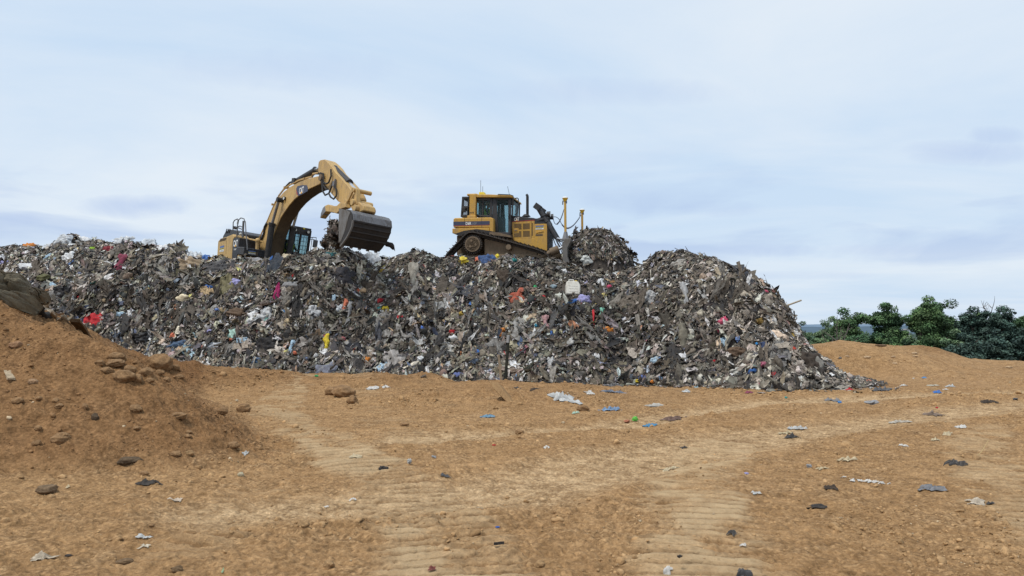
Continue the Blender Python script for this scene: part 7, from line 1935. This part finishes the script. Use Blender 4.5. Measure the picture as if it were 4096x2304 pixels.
def sheet3(win, pts, depth, colr, name, label, cat, seed=1):
    """hanging sheet between corner points given bottom-left, bottom-right, top-right, top-left"""
    q = put(win, pts, depth); g = np.random.default_rng(seed); n = 16
    U, Vv = np.meshgrid(np.linspace(0, 1, n), np.linspace(0, 1, n), indexing='ij')
    p = ((q[0] * (1 - U[..., None]) + q[1] * U[..., None]) * (1 - Vv[..., None]) + (q[3] * (1 - U[..., None]) + q[2] * U[..., None]) * Vv[..., None])
    f = sum(np.abs(np.sin(U * g.uniform(3, 9) + Vv * g.uniform(-5, 5) + g.uniform(0, 6))) * .09 for _ in range(4))
    p[..., 1] -= f; p[..., 0] += .05 * np.sin(Vv * 7 + g.uniform(0, 6)); p[..., 2] += .06 * np.sin(U * 8)
    i = (np.arange(n - 1)[:, None] * n + np.arange(n - 1)[None]).ravel(); Fc = np.stack([i, i + n, i + n + 1, i + 1], -1)
    V = p.reshape(-1, 3); base = V.mean(0)
    o = mesh_np(name, V - base, Fc, CLOTH_MAT, col=np.array(colr) * (.7 + 2.2 * f.reshape(-1, 1))); o.location = base
    return tag(o, label, cat)
sheet3('A', [(205, 520), (335, 590), (330, 500), (255, 450)], [17.3, 18.8, 18.9, 17.5], (.012, .011, .011), 'plastic_sheet', 'black sheet standing in for the shade in the hollow under the carpet rolls', 'plastic sheet', 3)  # not real plastic: near-black sheet added for the shade of the void
sheet3('A', [(318, 505), (362, 556), (384, 520), (272, 436)], [17.6, 18.3, 18.4, 17.5], (.42, .33, .23), 'board', 'splintered pale board sticking out below the carpet rolls', 'board', 12)
sheet3('A', [(345, 575), (430, 575), (440, 520), (370, 510)], [18.7, 19.6, 19.6, 18.8], (.24, .19, .13), 'sack', 'tan sack draped over the end of the splintered board', 'sack', 5)
sheet3('A', [(395, 610), (440, 640), (455, 600), (400, 575)], [19.6, 20.4, 20.4, 19.7], (.36, .35, .33), 'plastic_sheet', 'pale plastic under the brown plank', 'plastic sheet', 6)

# stakes and slab in front of the heap -----------------------------------------------------------
def stake(p0, p1, dpt, r, colr, name, label, steel=False):
    a, b_ = put('C', [p0], dpt)[0], put('C', [p1], dpt - .1)[0]
    a = a + (a - b_) / np.linalg.norm(b_ - a) * .25
    b = MB(); L = Vector(b_ - a)
    if steel:
        b.tube([a, b_], r, 4); b.tube([Vector(a) + Vector((r * .9, 0, 0)), Vector(b_) + Vector((r * .9, 0, 0))], r * .6, 4)
    else: b.tube([a, Vector(a) + L * .5 + Vector((.012, 0, 0)), b_], [r, r * 1.05, r * .9], 4)
    m = paint(name + '_paint', colr, .7, (.12, .1, .07), .5, 6)
    o = b.build(name, m); tag(o, label, 'stake')
    if steel:
        MB().cyl(b_ - np.array(L.normalized()) * .22, b_ + np.array(L.normalized()) * .005, r * 1.15, n=6).build('stake_tip', paint('bare_steel_tip', (.36, .37, .38), .5, (.2, .18, .15), .4, 8), o)
stake((432, 764), (419, 596), 25.0, .05, (.36, .285, .20), 'wooden_stake', 'pale wooden stake standing left of the taller dark stake')
stake((452, 770), (474, 486), 25.0, .045, (.012, .017, .014), 'metal_stake', 'tall dark metal stake leaning right in front of the heap', True)
def rock(win, x, y, w, h, label, name='clod', cat='clod', colr=None, seed=0, group=None, sink=.22, squash=None):
    g = np.random.default_rng(int(x * 3 + y * 17 + seed)); v, Fc = ico(3)
    p = hit(*P(win, x, y + h * .30)); sc = WIN[win][2] * p[1] / F; W = w * sc; H = h * sc
    for _ in range(9):
        d = g.normal(0, 1, 3); d /= np.linalg.norm(d); c = g.uniform(.68, .95); q = v @ d; v = v - np.outer(np.maximum(q - c, 0) * .92, d)
    k = np.zeros(len(v))
    for q in range(5):
        d = g.normal(0, 1, 3); k += .05 * .75 ** q * np.sin(v @ d * (3 + 3 * q) + g.uniform(0, 6))
    v = v * (1 + k + .022 * g.normal(0, 1, len(v)))[:, None] * np.array([W / 2 * 1.08, W / 2 * .8, H / 2 * 1.1])
    c0 = np.array((.275, .165, .082)) if colr is None else np.array(colr) * (.72 if tuple(colr) == SOIL[0] else 1)
    col = c0 * (1 + 2.0 * k)[:, None].clip(.6, 1.5) * g.lognormal(0, .09, (len(v), 1))
    o = mesh_np(name, v, Fc, CLOD_MAT, col=col); o.location = (p[0], p[1] + W * .2, p[2] + H * (.5 - sink)); o.rotation_euler.z = g.uniform(-.4, .4)
    return tag(o, label, cat, group)
GC = 'loose clods at the foot of the mound'
rock('F', 893, 362, 155, 95, 'biggest brown clod with a dark crack, top of the clod bank', sink=.15)
for (x, y, w, h) in ((600, 405, 76, 45), (735, 405, 64, 50), (640, 365, 124, 50), (655, 325, 84, 45), (775, 455, 62, 50), (825, 425, 74, 50), (945, 455, 48, 32), (560, 370, 60, 34), (905, 420, 50, 34), (985, 390, 54, 34), (1020, 440, 44, 28), (850, 470, 44, 28)):
    rock('F', x, y, w, h, 'brown clod in the bank of lumps between mound and heap', group=GC)
rock('F', 690, 445, 125, 76, 'wide broken brown clod in front of the clod bank')
rock('F', 1380, 622, 74, 62, 'rough dark clod on its own right of the mound', seed=3)
rock('F', 1010, 662, 82, 40, 'flat brown clod in the hollow right of the mound')
rock('F', 762, 622, 72, 44, 'rounded clod on the lower right slope of the mound')
rock('F', 1258, 640, 62, 44, 'dull clod left of the rough dark clod')
rock('F', 536, 668, 42, 50, 'small dark lump on the lower face of the mound', colr=(.10, .07, .045))
rock('F', 88, 262, 74, 44, 'pinkish flat clod high on the mound at left', colr=(.31, .18, .10))
rock('F', 178, 470, 60, 34, 'flat stone-like clod in the middle of the mound', colr=(.30, .19, .11))
for (x, y, w, h) in ((330, 605, 52, 30), (480, 612, 34, 36), (90, 580, 70, 36), (215, 566, 40, 22), (310, 575, 46, 30), (770, 735, 44, 26), (1068, 755, 40, 22), (1062, 778, 44, 26), (210, 735, 44, 30), (345, 785, 80, 44)):
    rock('F', x, y, w, h, 'brown clod scattered on the face of the mound', group='clods scattered on the mound')
rock('H', 325, 115, 88, 52, 'large clod left of the stakes before the heap'); rock('H', 288, 112, 52, 42, 'clod leaning on the left of the large clod'); rock('H', 362, 145, 42, 36, 'clod at the lower right of the large clod')
rock('H', 185, 622, 32, 24, 'round clod alone beside the left tread marks', colr=SOIL[0]); rock('H', 275, 770, 42, 34, 'pale clod in the foreground left of the treads', colr=SOIL[0]); rock('H', 1240, 175, 42, 28, 'brown clod below the long whitish film')
rock('H', 1000, 265, 34, 20, 'dark clod in the loose soil right of the slab'); rock('H', 1078, 770, 34, 28, 'tan clod at the bottom right of the treads', colr=SOIL[0]); rock('H', 560, 237, 34, 16, 'small clod in the middle of the loose soil')
rock('G', 255, 335, 112, 50, 'dark grey brown clod in the left foreground', colr=(.20, .135, .08)); rock('G', 200, 70, 48, 40, 'round clod at the foot of the mound, far left'); rock('G', 332, 45, 92, 66, 'large rounded clod at the foot of the mound')
rock('G', 1325, 90, 64, 40, 'rounded clod at the right end of the mound foot'); rock('G', 1075, 124, 44, 32, 'pale round clod at the mound foot', colr=SOIL[0]); rock('G', 995, 128, 62, 36, 'brown round clod left of the pale one')
rock('G', 727, 176, 118, 44, 'dark flat clod with a pale crust before the mound', colr=(.11, .075, .045)); rock('G', 815, 240, 52, 26, 'small clod above the black rag'); rock('G', 1368, 246, 34, 26, 'pale rounded stone right of the black rag', 'stone', 'stone', (.46, .40, .27))
rock('G', 1000, 788, 66, 36, 'dark crumbly clod by the bottom edge at left', colr=(.17, .11, .06)); rock('G', 700, 745, 90, 26, 'crumbly dark lump in the left foreground', colr=(.18, .115, .062)); rock('G', 860, 537, 30, 18, 'small clod in the left foreground below the wrapper')
for (x, y, w, h) in ((570, 470, 40, 16), (835, 447, 34, 13), (715, 468, 26, 12), (1376, 527, 36, 14), (722, 505, 26, 12), (840, 464, 30, 12), (452, 466, 26, 12)):
    rock('E', x, y, w, h, 'flat tan stone on the slope of the berm', 'stone', 'stone', (.47, .33, .20), group='stones on the berm')
rock('E', 645, 402, 62, 14, 'dark clods on the crest of the berm', colr=(.2, .13, .08)); rock('E', 412, 479, 22, 12, 'small dark and white lump on the berm', colr=(.16, .15, .14))

def clay_slab():
    d0 = hit(*P('H', 960, 150))[1] - .1; q = put('H', [(965, 166), (900, 100), (880, 68), (915, 74), (975, 146)], [d0, d0 + .2, d0 + .35, d0 + .4, d0 + .1]); g = np.random.default_rng(4)
    b = MB(); top = [np.array(p) for p in q]; back = [p + np.array([.12, .28, -.12]) for p in top]; n = len(top)
    b.add(top + back, [tuple(range(n)), tuple(range(2 * n - 1, n - 1, -1))] + [(i, n + i, n + (i + 1) % n, (i + 1) % n) for i in range(n)])
    m = paint('clay', (.36, .225, .112), .95, (.22, .13, .065), .9, 3, bump=1.0, spec=.1)
    o = b.build('clay_slab', m, None, bevel=.03); tag(o, 'tilted slab of tan clay standing up in front of the stakes', 'clay slab')
clay_slab()

# the white canister and the concrete block --------------------------------------------------------
def canister():
    p = place('C', 840, 234); FOOTPRINTS.append((p, *frame_at(p, True), .55, .6)); sc = WIN['C'][2] * p[1] / F; W, H = 82 * sc, 84 * sc
    root = empty('canister', p + np.array([0, -.12, -.2]), 'large white plastic canister lying on the upper right of the face', 'canister'); root.rotation_euler = (R(-22), R(3), R(4))
    b = MB(); w = W / 2; h = H
    b.prism([(-w, 0), (w, 0), (w, h * .72), (w * .72, h), (-w * .8, h), (-w, h * .86)], -.12, .22)
    m = paint('grubby_white_plastic', (.62, .60, .54), .45, (.25, .21, .16), .6, 4)
    b.build('body', m, root, bevel=.05, seg=3)
    b = MB(); b.tube([(-w * .55, 0.03, h - .01), (-w * .5, .03, h + .1), (w * .1, .03, h + .1), (w * .2, .03, h - .01)], .03, 8); b.build('handle', m, root)
    MB().cyl((w * .45, .04, h - .03), (w * .47, .04, h + .08), .06, n=14).build('cap', paint('cap_yellow', (.5, .36, .08), .5, (.3, .25, .2), .4, 6), root)
    b = MB()
    for k in range(3): b.span(-w * .62, w * .62, -.128, -.121, h * (.2 + .2 * k), h * (.23 + .2 * k))
    b.build('moulded_rib', m, root)
canister()
def block(win, x, y, w, h, colr, label, hollow=True):
    p = place(win, x, y); sc = WIN[win][2] * p[1] / F; W, H = w * sc, h * sc
    b = MB(); m = paint('block_%d' % x, colr, .9, (.09, .07, .055), .5, 5, bump=.5)
    if hollow:
        for x0, x1, y0, y1 in ((-W / 2, W / 2, -.1, -.07), (-W / 2, W / 2, .07, .1), (-W / 2, -W / 2 + .03, -.07, .07), (W / 2 - .03, W / 2, -.07, .07), (-.015, .015, -.07, .07)): b.span(x0, x1, y0, y1, 0, H)
    else: b.prism([(-W / 2, 0), (W / 2, -.02), (W * .45, H), (-W * .5, H * .92)], -.2, .2)
    o = b.build('concrete_block', m, None, bevel=.008); o.location = (p[0], p[1] - .15, p[2] - .03 if hollow else p[2]); o.rotation_euler = (R(60) if hollow else 0, 0, R(8)); tag(o, label, 'concrete block')
block('D', 826, 776, 64, 40, (.035, .034, .034), 'dark hollow concrete block at the foot of the right face')
block('D', 640, 124, 46, 38, (.17, .17, .16), 'grey square block on the crest of the right flank', False)
b = MB(); q = place('D', 930, 372); b.tube([q + np.array([-.3, 0, .25]), q + np.array([.42, -.1, .52])], .03, 6); tag(b.build('stick', paint('pale_stick', (.4, .34, .25), .8, (.2, .16, .1), .4, 5)), 'pale stick jutting out from the right flank', 'stick')
q0 = hit(*P('I', 1270, 374)); b = MB(); b.tube([q0, q0 + np.array([.10, .0, .10]), q0 + np.array([.22, .05, .24])], [.006, .005, .003], 5); tag(b.build('dry_stalk', paint('straw', (.50, .37, .18), .8, (.3, .2, .1), .3, 5)), 'thin dry stalk standing on the soil near the shiny black bag', 'stalk')
# rag trailing off the bucket
q = put('Q', [(588, 662), (612, 672), (640, 680), (662, 692), (675, 700), (682, 728)], 31.6)
g = np.random.default_rng(2); V = []
for i, c in enumerate(q):
    w_ = [.04, .11, .10, .14, .10, .03][i]; V += [c + np.array([0, 0, w_]), c + np.array([.01, -.06, .0]), c - np.array([0, 0, w_])]
Fc = [(i * 3 + j, i * 3 + j + 1, i * 3 + j + 4, i * 3 + j + 3) for i in range(5) for j in range(2)]
V = np.array(V); bs = V.mean(0); o = mesh_np('rag', V - bs, np.array(Fc), CLOTH_MAT, col=np.tile(np.array([[.035, .034, .038]]), (len(V), 1))); o.location = bs
tag(o, 'dark rag trailing from the right end of the raised bucket', 'rag')

make_heap()
